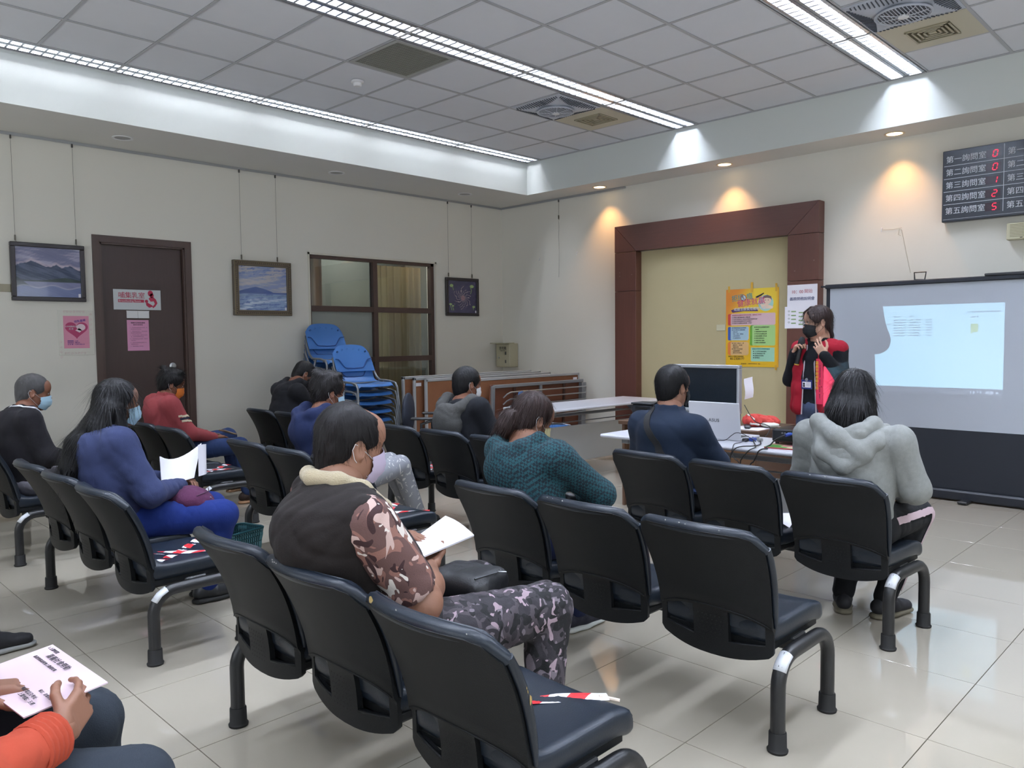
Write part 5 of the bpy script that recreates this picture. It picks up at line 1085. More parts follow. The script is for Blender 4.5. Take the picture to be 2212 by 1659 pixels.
# ---------------------------------------------------------------- blue stacking chairs
BLUE = mat('blue_plastic', '3f74b8', .35, spec=.5); CHROME = mat('grey_frame', '7c7f83', .35, metal=.55)
def blue_parts():
    # local: seat front toward +x, origin on the floor under the seat centre
    us = np.linspace(-1, 1, 17); vs = np.linspace(0, 1, 13); P = []
    for u in us:
        r = []
        for v in vs:
            w = .225; zt = .83 - .035 * abs(u) ** 2.4 - .055 * max(0, (abs(u) - .6) / .4) ** 2.2; zb_ = .555 - .0 * abs(u) + .03 * (1 - abs(u)) * 0
            z = zb_ + (zt - zb_) * v; r.append((-.215 - .10 * v + .035 * u * u, u * w * (1 - .05 * v ** 3), z))
        P.append(r)
    P = np.array(P)
    def mk(i, j):
        u = (us[i] + us[i + 1]) / 2; v = (vs[j] + vs[j + 1]) / 2
        return not (v > .80 and v < .87 and False)
    b = MB(); b.shell(P, .007); h = MB()
    for u in (-.74, -.46, -.17, .17, .46, .74):
        z = .83 - .035 * abs(u) ** 2.4 - .045 - .02 * u * u; v = (z - .555) / .275; p = np.array((-.215 - .10 * v + .035 * u * u, u * .225, z)); h.lathe([(.009, .008), (.009, -.003), (.001, -.003)], c=p + np.array([.0, 0, 0]), n=12, M=Matrix.Rotation(math.radians(70), 3, 'Y'))
    g = MB(); pth = []
    for k in range(25):
        t = -1 + 2 * k / 24; a = abs(t); zz = .60 + .085 * smooth01((a - .45) / .4) - .012 * (1 - a); v = (zz - .555) / .275; pth.append((-.212 - .10 * v + .035 * t * t + .007, t * .215, zz))
    g.tube(pth, .006, 6)
    P2 = []
    for u in us:
        r = []
        for k in range(13):
            t = k / 12; x = -.205 + .43 * t; w = .215 + .01 * math.sin(t * 3); z = .445 - .014 * math.sin(t * 3.14) * (1 - u * u) - .030 * max(0, (t - .85) / .15) ** 2 + .05 * max(0, (.14 - t) / .14) ** 1.5 + .010 * abs(u) ** 3 - .03 * max(0, (abs(u) - .85) / .15) ** 2 * (t > .3); r.append((x - .03 * abs(u) ** 4 * (t > .9), u * w, z))
        P2.append(r)
    sx = MB(); sx.shell(np.array(P2), .007)
    fr = []
    for s in (-1, 1):
        y = s * .232; f = MB(); f.tube([(-.27, y * .93, .70), (-.235, y * .97, .60), (-.16, y, .50), (-.10, y, .462), (.10, y, .455), (.185, y, .44), (.215, y, .40), (.235, y * 1.04, .22), (.25, y * 1.08, .012)], .0115, 8)
        f.tube([(-.02, y, .455), (-.12, y * 1.03, .25), (-.235, y * 1.08, .012)], .0115, 8); fr.append(f)
    x = MB(); x.tube([(.13, -.23, .43), (.13, .23, .43)], .009, 7); x.tube([(-.08, -.23, .44), (-.08, .23, .44)], .009, 7)
    return b, h, g, sx, fr, x
bp_ = blue_parts()
mesh_b = [bp_[0].mesh('backrest', True, 50), bp_[1].mesh('hole'), bp_[2].mesh('groove', True), bp_[3].mesh('seat', True, 50), [f.mesh('leg_frame', True) for f in bp_[4]], bp_[5].mesh('cross_bar', True), None]
mesh_b[0].materials.append(BLUE); mesh_b[1].materials.append(mat('hole_blue', '0e1d3a', .8)); mesh_b[2].materials.append(mat('groove_blue', '2c5490', .5)); mesh_b[3].materials.append(BLUE); mesh_b[5].materials.append(CHROME)
for f in mesh_b[4]: f.materials.append(CHROME)
q = MB()
for s in (-1, 1): q.lathe([(.001, 0), (.016, 0), (.016, .02), (.012, .03)], c=(.25, s * .25, 0), n=12); q.lathe([(.001, 0), (.016, 0), (.016, .02), (.012, .03)], c=(-.235, s * .25, 0), n=12)
FT = q.mesh('foot_tip'); FT.materials.append(RUBBER)
def blue_chair(label, x, y, z, rz, tilt=0, group=None):
    c = thing('stacking_chair', label, 'chair', (x, y, z), group=group, rot=(0, tilt, rz)); b = inst('backrest', mesh_b[0], c); inst('hole', mesh_b[1], b); inst('groove', mesh_b[2], b)
    inst('seat', mesh_b[3], c)
    for f in mesh_b[4]: inst('leg_frame', f, c)
    inst('cross_bar', mesh_b[5], c); inst('foot_tip', FT, c); return c
ords = ['lowest', 'second from the bottom', 'third from the bottom', 'fourth from the bottom', 'fifth from the bottom', 'sixth from the bottom', 'seventh from the bottom', 'eighth from the bottom', 'ninth from the bottom', 'topmost']
for k in range(7):
    n_ = ords[k] if k < 6 else 'topmost'
    blue_chair('blue stacking chair, %s of the lower stack in front of the window' % n_, -2.93 + .002 * k, -.93 - .006 * k, .089 * k, math.radians(-92), 0, 'blue chairs in the lower stack')
for k in range(9):
    n_ = ords[k] if k < 8 else 'topmost'
    blue_chair('blue stacking chair, %s of the taller stack by the wall' % n_, -2.95 + .004 * k, -.36 - .010 * k, .095 * k + .003, math.radians(-94), 0, 'blue chairs in the taller stack')
blue_chair('single blue stacking chair tucked behind the white table', -1.21, -1.92, 0, math.radians(-63))
# ---------------------------------------------------------------- office chair
s = thing('office_chair', 'black office chair with rounded backrest behind the grey-hooded man', 'office chair', (-2.72, -1.72, 0), math.radians(-50))
OF = mat('office_fabric', '1a2130', .75, bump=.2, bscale=300)
sd = SDF(); sd.ell((-.20, 0, .70), (.045, .215, .20), .02); obj('backrest', np_mesh('backrest', [sd.mesh(.012)]), OF, s)
sd = SDF(); sd.rbox((.04, 0, .46), (.22, .225, .035), .034); obj('seat', np_mesh('seat', [sd.mesh(.014)]), OF, s)
q = MB(); q.tube([(-.20, 0, .60), (-.22, 0, .48), (-.12, 0, .43), (.0, 0, .43)], .018, 8); q.tube([(0, 0, .43), (0, 0, .10)], .026, 12); obj('post', q, BLACKP, s, True)
for sgn in (-1, 1): q = MB(); q.tube([(-.02, sgn * .20, .43), (-.02, sgn * .27, .46), (-.02, sgn * .28, .62), (.10, sgn * .27, .66)], .014, 8); q.rbox((.0, sgn * .275, .672), (.24, .06, .025), .01); obj('armrest', q, BLACKP, s, True)
for k in range(5):
    a = 2 * math.pi * k / 5 + .3; q = MB(); q.tube([(0, 0, .11), (.28 * math.cos(a), .28 * math.sin(a), .07)], [.022, .014], 8); b = obj('base_arm', q, BLACKP, s, True)
    q = MB(); q.lathe([(.001, -.02), (.027, -.02), (.03, 0), (.027, .02), (.001, .02)], c=(.28 * math.cos(a), .28 * math.sin(a), .030), n=14, M=Matrix.Rotation(math.pi / 2, 3, 'X')); obj('caster', q, RUBBER, b, True)
# ---------------------------------------------------------------- teal basket on the floor
s = thing('basket', 'teal woven plastic basket on the floor beside the bench leg', 'basket', (-5.28, -2.92, 0), .25); TB = mat('teal_plastic', '174a52', .5); TB2 = mat('teal_light', '4f7f88', .5)
def rr_(w, d, r=.03, n=6):
    out = []
    for (cx, cy, a0) in ((w - r, d - r, 0), (-w + r, d - r, 1), (-w + r, -d + r, 2), (w - r, -d + r, 3)):
        for k in range(n): a = math.pi / 2 * (a0 + k / (n - 1)); out.append((cx + r * math.cos(a), cy + r * math.sin(a)))
    return out
q = MB(); A = rr_(.115, .085); n = len(A)
for (k0, z0, z1, sc0, sc1) in ((0, .012, .10, 1., 1.07),): pass
zz = [0.005, .04, .075, .11, .145, .18, .205, .225]
for j in range(len(zz)):
    sc = 1 + .25 * zz[j] / .225; q.tube([(x_ * sc, y_ * sc, zz[j]) for x_, y_ in A + A[:1]], .005 if j < 7 else .008, 6)
obj('hoop', q, TB, s, True)
q = MB()
for i in range(0, n): x_, y_ = A[i]; q.tube([(x_ * (1 + .25 * z / .225) * (1.01 if k % 2 else .99), y_ * (1 + .25 * z / .225) * (1.01 if k % 2 else .99), z) for k, z in enumerate(zz)], .0055, 5)
for i in range(0, n):
    x0, y0 = A[i]; x1, y1 = A[(i + 1) % n]
    m_ = int(math.hypot(x1 - x0, y1 - y0) / .014)
    for k in range(1, m_): xx, yy = x0 + (x1 - x0) * k / m_, y0 + (y1 - y0) * k / m_; q.tube([(xx * (1 + .25 * z / .225), yy * (1 + .25 * z / .225), z) for z in zz[::2] + [.225]], .0045, 4)
obj('upright_weave', q, TB2, s, kind='stuff')
q = MB(); q.poly([(x_, y_, .004) for x_, y_ in A]); P = np.array([[(x_ * (.965 + .25 * z / .225), y_ * (.965 + .25 * z / .225), z) for z in (.004, .12, .222)] for x_, y_ in A + A[:1]]); q.shell(P[:, :, :], .001); obj('lining', q, mat('teal_dark', '113840', .6), s)
# ================================================================ people
SKIN = {'a': mat('skin_tan', '8f6652', .55, bump=.08, bscale=200, vary=.05, vscale=12), 'b': mat('skin_brown', '7c503c', .55, bump=.08, bscale=200, vary=.05, vscale=12), 'c': mat('skin_light', 'c79c86', .5, bump=.05, bscale=200, vary=.04, vscale=12)}
HAIRM = {k: mat('hair_' + k, c, .5, bump=.5, bscale=90, stretch=(1, 1, .12), vary=.4, vscale=60, spec=.22) for k, c in {'black': '0f0f11', 'brown': '2b1e1c', 'grey': '4b4a4b', 'dark': '151213'}.items()}
EYEW = mat('eye_white', 'd8d4d0', .2); IRIS = mat('iris_dark', '1c1210', .2); LIP = mat('lip', '94594e', .5); LOOP = mat('ear_loop', 'dfe0e4', .6)
def head_sdf(fem=0, fat=0):
    s = SDF(); c = .97 if fem else 1
    s.ell((-.012, 0, .030), (.095, .077, .086)); s.ell((.022, 0, -.028), (.064, .062 * c, .078), .03)
    for e in (-1, 1):
        s.cone((-.005, e * .050, -.052), (.052, e * .017, -.094), .024, .019, .03); s.ell((.052, e * .034, -.026), (.026, .024, .026), .02)
    s.ell((.062, 0, -.098), (.022, .022, .018), .02); s.cone((.074, -.034, .024), (.074, .034, .024), .014, .014, .02); s.ell((.06, 0, .05), (.035, .055, .04), .03)
    if fat: s.ell((.0, 0, -.075), (.06, .068, .04), .03)
    for e in (-1, 1): s.ell((.093, e * .031, .002), (.016, .019, .012), .012, '-'); s.ell((.076, e * .031, .004), (.013, .0145, .0125), .004)
    s.cone((.084, 0, .006), (.103, 0, -.027), .0075, .011, .014)
    for e in (-1, 1): s.ell((.092, e * .012, -.031), (.011, .008, .008), .008)
    s.cone((.084, -.018, -.056), (.084, .018, -.056), .008, .008, .010); s.cone((.082, -.015, -.066), (.082, .015, -.066), .0085, .0085, .010)
    for e in (-1, 1):
        R = Matrix.Rotation(e * .35, 3, 'Z') @ Matrix.Rotation(-.2, 3, 'Y'); s.ell((-.008, e * .081, -.008), (.020, .008, .032), .008, R=R); s.ell((-.004, e * .088, -.004), (.010, .006, .018), .004, '-')
    s.cone((-.02, 0, -.055), (-.035, 0, -.135), .056 if not fat else .066, .054 if not fat else .068, .03)
    return s.mesh(.0055)
HEADS = {}
def head_of(f, fat): 
    if (f, fat) not in HEADS: HEADS[(f, fat)] = head_sdf(f, fat)
    return HEADS[(f, fat)]
def hand_sdf(curl, tcurl, spread, fine=.0033):
    s = SDF(); s.cone((0, -.010, 0), (.0, .012, 0), .022, .022, .02); s.rbox((.048, 0, 0), (.044, .038, .0135), .012, .02)
    for i, (y, L, r) in enumerate(((.030, .070, .0088), (.0105, .079, .0091), (-.0095, .073, .0087), (-.029, .057, .0077))):
        p = np.array([.084 - .006 * (i == 3), y, 0]); cu = curl[i] if isinstance(curl, (list, tuple)) else curl; a = -cu * .55; yaw = (1.5 - i) * spread
        for j, f in enumerate((.46, .31, .23)):
            d = np.array([math.cos(a) * math.cos(yaw), math.sin(yaw), math.sin(a)]); q = p + d * L * f; s.cone(p, q, r * (1 - .10 * j), r * (1 - .10 * (j + 1)), .003); p = q; a -= cu * .75
    p = np.array([.022, .026, -.004]); d = np.array([.62, .72, -.25 - .4 * tcurl]); d /= np.linalg.norm(d); q = p + d * .044; s.cone(p, q, .0135, .011, .012)
    d2 = np.array([.86, .35 - .8 * tcurl, -.25 - .55 * tcurl]); d2 /= np.linalg.norm(d2); r_ = q + d2 * .030; s.cone(q, r_, .0108, .0098, .003); d3 = np.array([.9, .05 - .9 * tcurl, -.2 - .5 * tcurl]); d3 /= np.linalg.norm(d3); s.cone(r_, r_ + d3 * .024, .0098, .0082, .003)
    return s.mesh(fine)
HANDS = {}
def hand(side, wrist, d, nrm, curl=.5, tcurl=.3, spread=.05, sc=.93):
    k = (str(curl), tcurl, spread)
    if k not in HANDS: HANDS[k] = hand_sdf(curl, tcurl, spread)
    x = Vector(d).normalized(); z = Vector(nrm); z = (z - x * z.dot(x)).normalized(); y = z.cross(x)
    if side == 'L': y = -y      # mirrored
    M = np.eye(4); M[:3, 0] = np.array(x) * sc; M[:3, 1] = np.array(y) * sc; M[:3, 2] = np.array(z) * sc; M[:3, 3] = wrist
    return xf(HANDS[k], M)
def shoe_parts():
    u = SDF(); u.cone((-.045, 0, .055), (.04, 0, .058), .038, .036, .03); u.cone((.04, 0, .052), (.15, 0, .038), .038, .030, .03, '+', (1, 1.15, 1)); u.cone((-.01, 0, .07), (-.01, 0, .105), .040, .036, .02)
    u.rbox((.05, 0, -.02), (.3, .1, .035), .01, .01, '-')
    w_ = SDF(); w_.cone((-.045, 0, .012), (.04, .0, .012), .043, .042, .02, '+', (1, 1, .45)); w_.cone((.04, 0, .014), (.155, 0, .016), .047, .038, .02, '+', (1, 1, .40)); w_.rbox((.05, 0, -.028), (.3, .1, .03), .003, .004, '-')
    return u.mesh(.007, lambda X, Y, Z: .0015 * np.sin(X * 130) * (Z > .06)), w_.mesh(.007)
SHU, SHS = shoe_parts()
def hair_sdf(style):
    s = SDF(); g = .011
    if style in ('short', 'thin', 'grey', 'crop'):
        t = {'short': .014, 'thin': .008, 'grey': .009, 'crop': .012}[style]
        s.ell((-.014, 0, .034), (.095 + t, .077 + t, .086 + t)); s.ell((-.040, 0, -.020), (.062 + t, .066 + t * .8, .072), .02); s.cone((-.062, -.02, -.075), (-.062, .02, -.075), .028, .028, .03)
        s.ell((.105 + (.022 if style == 'thin' else .008), 0, -.046), (.085, .12, .098), .012, '-')
        for e in (-1, 1): s.ell((-.004, e * .088, -.016), (.024, .030, .036), .010, '-'); s.ell((.02, e * .085, -.075), (.05, .035, .05), .01, '-')
        if style == 'thin': s.ell((.055, 0, .118), (.05, .034, .030), .03, '-')
    elif style == 'tousle':
        s.ell((-.014, 0, .040), (.112, .094, .102)); s.ell((-.045, 0, -.015), (.064, .076, .080), .02); s.ell((.108, 0, -.045), (.085, .12, .095), .012, '-')
        for e in (-1, 1): s.ell((.0, e * .094, -.022), (.022, .026, .030), .010, '-')
        for a in range(9): s.ell((-.02 + .07 * math.cos(a * 1.9), .06 * math.sin(a * 1.9), .105 + .02 * math.sin(a * 3)), (.03, .028, .024), .012)
    elif style == 'bun':      # low ponytail
        s.ell((-.014, 0, .036), (.106, .088, .098)); s.ell((-.045, 0, -.020), (.062, .074, .070), .03); s.ell((.108, 0, -.040), (.086, .12, .100), .012, '-')
        for e in (-1, 1): s.ell((-.002, e * .092, -.020), (.022, .026, .032), .010, '-')
        s.chain([(-.085, .0, -.020), (-.120, .010, -.035), (-.128, .012, -.085), (-.105, .010, -.135)], [.030, .040, .040, .016], .02)
    elif style == 'half':     # shoulder length tied back
        s.ell((-.014, 0, .036), (.104, .085, .096)); s.ell((-.045, 0, -.020), (.062, .072, .070), .03); s.ell((.114, 0, -.058), (.074, .12, .098), .010, '-')
        for e in (-1, 1): s.ell((.0, e * .090, -.014), (.018, .026, .026), .010, '-')
        for e in (-1, 1): s.chain([(.045, e * .010, .112), (.078, e * .038, .078), (.070, e * .062, .040), (.046, e * .076, .000)], [.013, .013, .012, .007], .012)
        s.chain([(-.075, -.02, -.03), (-.095, -.045, -.09), (-.100, -.085, -.150)], [.036, .030, .006], .02); s.chain([(-.07, .01, -.04), (-.088, .0, -.11), (-.085, -.03, -.16)], [.036, .026, .008], .02)
    elif style == 'long':
        s.ell((-.014, 0, .036), (.108, .092, .100)); s.chain([(-.045, .0, -.03), (-.085, 0, -.13), (-.165, .0, -.22), (-.195, 0, -.33), (-.175, -.01, -.43)], [.080, .080, .070, .060, .030], .03, (1, 1.75, 1))
        s.chain([(.0, -.075, -.03), (.005, -.088, -.12), (-.03, -.125, -.22), (-.06, -.160, -.33)], [.026, .032, .030, .012], .03); s.chain([(-.01, .075, -.03), (-.01, .088, -.12), (-.03, .105, -.24)], [.026, .03, .02], .03)
        s.ell((.112, 0, -.040), (.092, .12, .098), .012, '-'); s.ell((.075, 0, -.15), (.08, .07, .10), .02, '-')
    elif style == 'hood_bob':
        s.ell((-.014, 0, .036), (.110, .094, .102)); s.chain([(-.040, .0, -.03), (-.058, 0, -.10), (-.062, .0, -.17)], [.085, .084, .060], .03, (1, 1.25, 1)); s.chain([(.01, -.078, -.03), (.015, -.086, -.12), (.0, -.080, -.19)], [.026, .030, .014], .02); s.chain([(.01, .078, -.03), (.015, .086, -.12), (.0, .080, -.18)], [.026, .030, .014], .02)
        s.ell((.115, 0, -.040), (.090, .095, .10), .012, '-'); s.ell((.085, 0, -.15), (.075, .06, .10), .02, '-')
    sh = lambda X, Y, Z: .0022 * np.sin(np.arctan2(Y, X + .03) * 46 + 6 * np.sin(Z * 20)) * (1 if style in ('long', 'bun', 'half', 'hood_bob') else .6) + .003 * np.sin(70 * X + 3 * np.sin(40 * Y)) * np.sin(60 * Z + 50 * Y) * (1.2 if style == 'tousle' else .3)
    return s.mesh(.0062 if style != 'long' else .008, sh)
HAIRS = {}
def strands(vf, n, L, style, seed=1, wd=.0011, lift=.35):
    v, f = vf; r = np.random.default_rng(seed); q = f[r.integers(0, len(f), n)]; p = v[q].mean(1) + r.normal(0, .0012, (n, 3)); nr = np.cross(v[q[:, 2]] - v[q[:, 0]], v[q[:, 3]] - v[q[:, 1]]); nr /= np.linalg.norm(nr, axis=1, keepdims=True) + 1e-9
    crown = np.array([-.045, 0, .12]); away = p - crown; down = np.array([0, 0, -1.]) + 0 * p
    t = (away if style in ('short', 'thin', 'grey', 'tousle', 'crop') else down + .35 * away / .1); t = t - nr * (t * nr).sum(1, keepdims=True); t /= np.linalg.norm(t, axis=1, keepdims=True) + 1e-9
    t += r.normal(0, .45 if style == 'tousle' else .13, t.shape); t /= np.linalg.norm(t, axis=1, keepdims=True); b = np.cross(nr, t); ln = L * r.uniform(.5, 1.2, (n, 1)); lf = lift * r.uniform(.1, 1, (n, 1)) * (2.0 if style == 'tousle' else 1)
    keep = p[:, 2] > -10; V = []; S = 4
    for k in range(S + 1):
        a = k / S; c = p - nr * .002 + t * ln * a + nr * ln * lf * (a - .9 * a * a) + np.array([0, 0, -1]) * ln * .25 * a * a; wk = wd * (1 - .75 * a); V += [c - b * wk, c + b * wk]
    V = np.stack(V, 1).reshape(-1, 3); m = 2 * (S + 1); base = np.arange(n)[:, None] * m; F = np.concatenate([base + np.array([2 * k, 2 * k + 1, 2 * k + 3, 2 * k + 2]) for k in range(S)])
    return V, F
def mask_mesh():
    P = np.zeros((21, 11, 3))
    for i in range(21):
        for j in range(11):
            a = -1 + 2 * i / 20; b = j / 10; hw = (.074 - .014 * b * b - .006 * (1 - b)) ; ang = a * 1.28; front = .112 + .006 * math.sin(b * 3.1) - .030 * max(0, b - .55) / .45 - .010 * (1 - b) ** 3
            x = -.0 + (front + .0) * math.cos(ang * .92) ** .9 + .002 * math.sin(b * 22); P[i, j] = (x, hw * math.sin(ang) / math.sin(1.28), -.019 - .091 * b + .012 * (1 - abs(a)) * (1 - b) ** 2 - (0 if b < .5 else .012 * (1 - abs(a)) * (b - .5)) + .022 * abs(a) ** 2 * (b - .35))
    q = MB(); q.shell(P[:, ::-1], .0018); return q, P
MQ, MP = mask_mesh(); MASKME = MQ.mesh('face_mask', True, 60)
lq = MB()
for e, i in ((-1, 0), (1, 20)):
    a = MP[i, 1]; b = MP[i, 9]; lq.tube([a, (-.006, e * .080, .004), (-.026, e * .088, .012), (-.032, e * .088, -.006), (-.020, e * .084, -.034), b], .0010, 5)
LOOPME = lq.mesh('ear_loop', True); LOOPME.materials.append(LOOP)
ebq = SDF(); EYES = {}
q = MB()
for e in (-1, 1): q.lathe([(.0105 * math.sin(a), .0105 * math.cos(a)) for a in np.linspace(0.001, 3.1, 9)], c=(.0795, e * .031, .0035), n=14, M=Matrix.Rotation(math.pi / 2, 3, 'Y'))
EYEME = q.mesh('eye', True); EYEME.materials.append(EYEW)
q = MB()
for e in (-1, 1): q.lathe([(.0052, 0), (.003, .0012), (.0001, .0014)], c=(.0893, e * .0305, .0030), n=14, M=Matrix.Rotation(math.pi / 2, 3, 'Y'))
IRISME = q.mesh('iris', True); IRISME.materials.append(IRIS)
q = MB()
for e in (-1, 1): q.tube([(.0935, e * .014, .022), (.0925, e * .028, .0285), (.082, e * .045, .024)], [.0022, .0026, .0010], 6, flat=1.3); q.tube([(.0905, e * .0185, .0045), (.0925, e * .031, .0115), (.082, e * .0455, .0035)], .0012, 5)
BROWME = q.mesh('eyebrow', True)

def person(label, base, P, yaw=0, seated=True):
    """P: joints and look in local coordinates, +x is where the person faces, z above the floor"""
    c = thing('person', label, 'person', (base[0], base[1], 0), yaw); seed = abs(hash(label)) % 1000 if False else sum(map(ord, label)) % 1000
    g = lambda k, d: np.array(P.get(k, d), float) if not isinstance(P.get(k, d), (int, str)) else P.get(k, d)
    b = P.get('bulk', 1.); res = P.get('res', .013); fem = P.get('fem', 0)
    pel = g('pelvis', (0, 0, .50)); wa = g('waist', (-.03, 0, .66)); ch = g('chest', (-.05, 0, .86)); nk = g('neck', (-.03, 0, .99)); hd = g('head', (.02, 0, 1.115))
    sw = .175 * (.92 if fem else 1) * P.get('shw', 1); sh = {'L': g('shL', ch + (0, sw, .075)), 'R': g('shR', ch + (0, -sw, .075))}
    el = {'L': g('elL', (.05, .25, .70)), 'R': g('elR', (.05, -.25, .70))}; wr = {'L': g('wrL', (.25, .08, .63)), 'R': g('wrR', (.25, -.08, .63))}
    hp = {'L': g('hipL', pel + (.0, .09, 0)), 'R': g('hipR', pel + (.0, -.09, 0))}; kn = {'L': g('knL', (.44, .12, .49)), 'R': g('knR', (.44, -.12, .49))}; an = {'L': g('anL', (.44, .12, .10)), 'R': g('anR', (.44, -.12, .10))}
    hr = P.get('hrot', (0, 0, 0)); HM = Matrix.Translation(Vector(hd)) @ Euler((math.radians(hr[2]), math.radians(hr[1]), math.radians(hr[0]))).to_matrix().to_4x4() @ Matrix.Scale(P.get('hs', .98), 4)
    # --- body: one mesh
    s = SDF(); s.cone(Vector(hd) + HM.to_3x3() @ Vector((-.02, 0, -.08)), nk, .052 if not fem else .045, .058 if not fem else .05, .03); s.cone(nk, ch, .06, .10, .04, '+', (1, 1.2, 1)); s.chain([ch, wa, pel], [.10 * b, .095 * b, .10 * b], .04, (1, 1.25, 1))
    for e in 'LR': s.chain([sh[e] * .9 + ch * .1, el[e], el[e] * .6 + wr[e] * .4, wr[e]], [.045, P.get('arm_r', .036), P.get('arm_r', .036) * .98, .025], .03); s.cone(ch + (0, 0, .06), sh[e], .06, .05, .03); s.chain([hp[e], kn[e], an[e]], [.07, .050, .036], .03)
    parts = [s.mesh(.011), xf(head_of(fem, P.get('fat', 0)), HM)]
    for e in 'LR':
        h = P.get('hand' + e)
        if h is None: d = wr[e] - el[e]; h = dict(d=(d[0] * .6 + .15, d[1] * .5 + (-.08 if e == 'L' else .08), -.05), n=(0, 0, 1))
        parts.append(hand(e, wr[e], h['d'], h['n'], h.get('curl', .55), h.get('tcurl', .3), h.get('spread', .04), .88 if fem else .95))
    body = obj('body', np_mesh('body', parts), SKIN[P.get('skin', 'a')], c)
    # --- trousers
    s = SDF(); tr = P.get('leg', 1.) * (.95 + .05 * b); s.ell(pel + (-.0, 0, -.005), (.135 * b, .165 * b, .095)); s.cone(pel, wa * .5 + pel * .5, .12 * b, .115 * b, .03, '+', (1, 1.25, 1))
    for e in 'LR': s.chain([hp[e], kn[e]], [.092 * tr, .070 * tr], .03); s.chain([kn[e], an[e] + (0, 0, .0)], [.069 * tr, P.get('cuff', .052)], .02)
    trm = obj('trousers', np_mesh('trousers', [s.mesh(res, folds(.0034, 42, seed))]), P['tmat'], c)
    if P.get('stripe'):
        for e in 'LR':
            sg = -1 if e == 'R' else 1; pts = [hp[e] * (1 - t) + kn[e] * t + np.array([0, sg * .13, .05]) for t in (.1, .4, .7, 1.0)] + [kn[e] * (1 - t) + an[e] * t + np.array([.03, sg * .12, 0]) for t in (.2, .5, .95)]
            strip_on('side_stripe', trm, pts, .017, P['stripe'], c)
    # --- top garment(s)
    def torso(s, r, k=.04, bottom=True):
        s.chain([ch, wa * .6 + ch * .4, wa, pel + (0, 0, .03)], [.128 * r, .130 * (r * .6 + .4), .128 * min(r, 1.12), .130 * min(r, 1.1)], k, (1, 1.30, 1)); s.cone(ch + (0, 0, .02), nk + (0, 0, -.045), .12 * r, .075, k, '+', (1, 1.2, 1))
        for e in 'LR': s.cone(nk + (0, 0, -.06), sh[e] + (0, 0, -.005), .062, P.get('shr', .060 * max(1, r * .95)), .04)
        if P.get('belly'): s.ell(wa + (.07, 0, -.03), (.13 * r, .15 * r, .13))
    def sleeves(s, r, to=1., cuff=.040, e_='LR'):
        for e in e_:
            if P.get('short'): ra, rb, t = P['short']; s.cone(sh[e] * .93 + el[e] * .07, sh[e] * (1 - t) + el[e] * t, ra, rb, .03); s.cone(sh[e] * (1 - t) + el[e] * t + (el[e] - sh[e]) * .10, el[e] + (el[e] - sh[e]) * .3, rb * .8, rb * .8, .01, '-'); continue
            s.cone(sh[e], el[e], .060 * r, .053 * r, .055)
            if to > 0: w_ = el[e] + (wr[e] - el[e]) * to; s.cone(el[e], w_, .053 * r, cuff, .03)
    r = P.get('top_r', b); slv = P.get('sleeve', .97); am = P.get('am', 1.)
    s = SDF(); torso(s, r)
    if P.get('vest') is None: sleeves(s, am, slv, P.get('scuff', .041))
    if P.get('hood'):
        for e in (-1, 1): s.chain([nk + (.095, e * .035, -.085), nk + (.055, e * .092, -.015), nk + (-.045, e * .118, .022), nk + (-.125, e * .080, -.010), nk + (-.155, 0, -.040)], [.024, .032, .036, .038, .038], .018)
        s.ell(nk + (-.150, 0, -.115), (.060, .125, .100), .022); s.ell(nk + (-.06, 0, .035), (.06, .072, .045), .02, '-')
    elif P.get('collar', 1):
        ck = P.get('collar_h', .03)
        for e in (-1, 1): s.chain([nk + (.065, e * .015, -.055 + ck * .2), nk + (.03, e * .062, ck * .4), nk + (-.035, e * .060, ck), nk + (-.062, 0, ck)], [.014, .016, .017, .017], .012)
    s.cone(nk + (.0, 0, .16), nk + (0, 0, .01), .050, .052, .012, '-')
    top = obj(P.get('topname', 'jacket'), np_mesh('top', [s.mesh(res, folds(P.get('fold', .0045) * P.get('fk', .75), P.get('foldf', 30) * 1.3, seed + 1))]), P['top'], c)
    if P.get('vest') is not None:   # sleeves of the shirt under the vest
        
        for e in 'LR': s = SDF(); sleeves(s, am, slv, P.get('scuff', .05), e); obj('sleeve', np_mesh('sleeve', [s.mesh(res, folds(.003, 36, seed + 2))]), P['vest'], c)
    if P.get('collar2'):
        s = SDF()
        for e in (-1, 1): s.chain([nk + (.150, e * .050, -.150), nk + (.105, e * .080, -.085), nk + (.02, e * .095, -.015), nk + (-.055, e * .080, .018), nk + (-.092, 0, .022)], [.014, .022, .024, .024, .024], .015)
        s.cone(nk + (.0, 0, .16), nk + (0, 0, .01), .053, .055, .012, '-'); obj('fleece_collar', np_mesh('c', [s.mesh(.007)]), P['collar2'], c)
    # --- hair, mask, eyes
    hst = P.get('hair', 'short')
    if hst not in HAIRS: HAIRS[hst] = hair_sdf(hst)
    hv = HAIRS[hst]; ns = P.get('strands', 700); L = {'short': .030, 'thin': .034, 'grey': .014, 'tousle': .042, 'crop': .018, 'bun': .07, 'half': .07, 'long': .13, 'hood_bob': .08}[hst]
    hp_ = [xf(hv, HM)]
    if ns: hp_.append(xf(strands(hv, ns, L, hst, seed, P.get('sw', .0011), .12 if hst in ('short', 'thin', 'bun', 'half', 'hood_bob', 'grey', 'crop') else .25 if hst == 'tousle' else .06), HM))
    obj('hair', np_mesh('hair', hp_), HAIRM[P.get('haircol', 'black')], c)
    def onhead(nm, me, m=None, par=None):
        me = me.copy(); me.transform(HM)
        if m: me.materials.clear(); me.materials.append(m)
        o = bpy.data.objects.new(nm, me); COL.objects.link(o); o.parent = par or c; return o
    onhead('eye', EYEME); onhead('iris', IRISME); onhead('eyebrow', BROWME, HAIRM[P.get('haircol', 'black')])
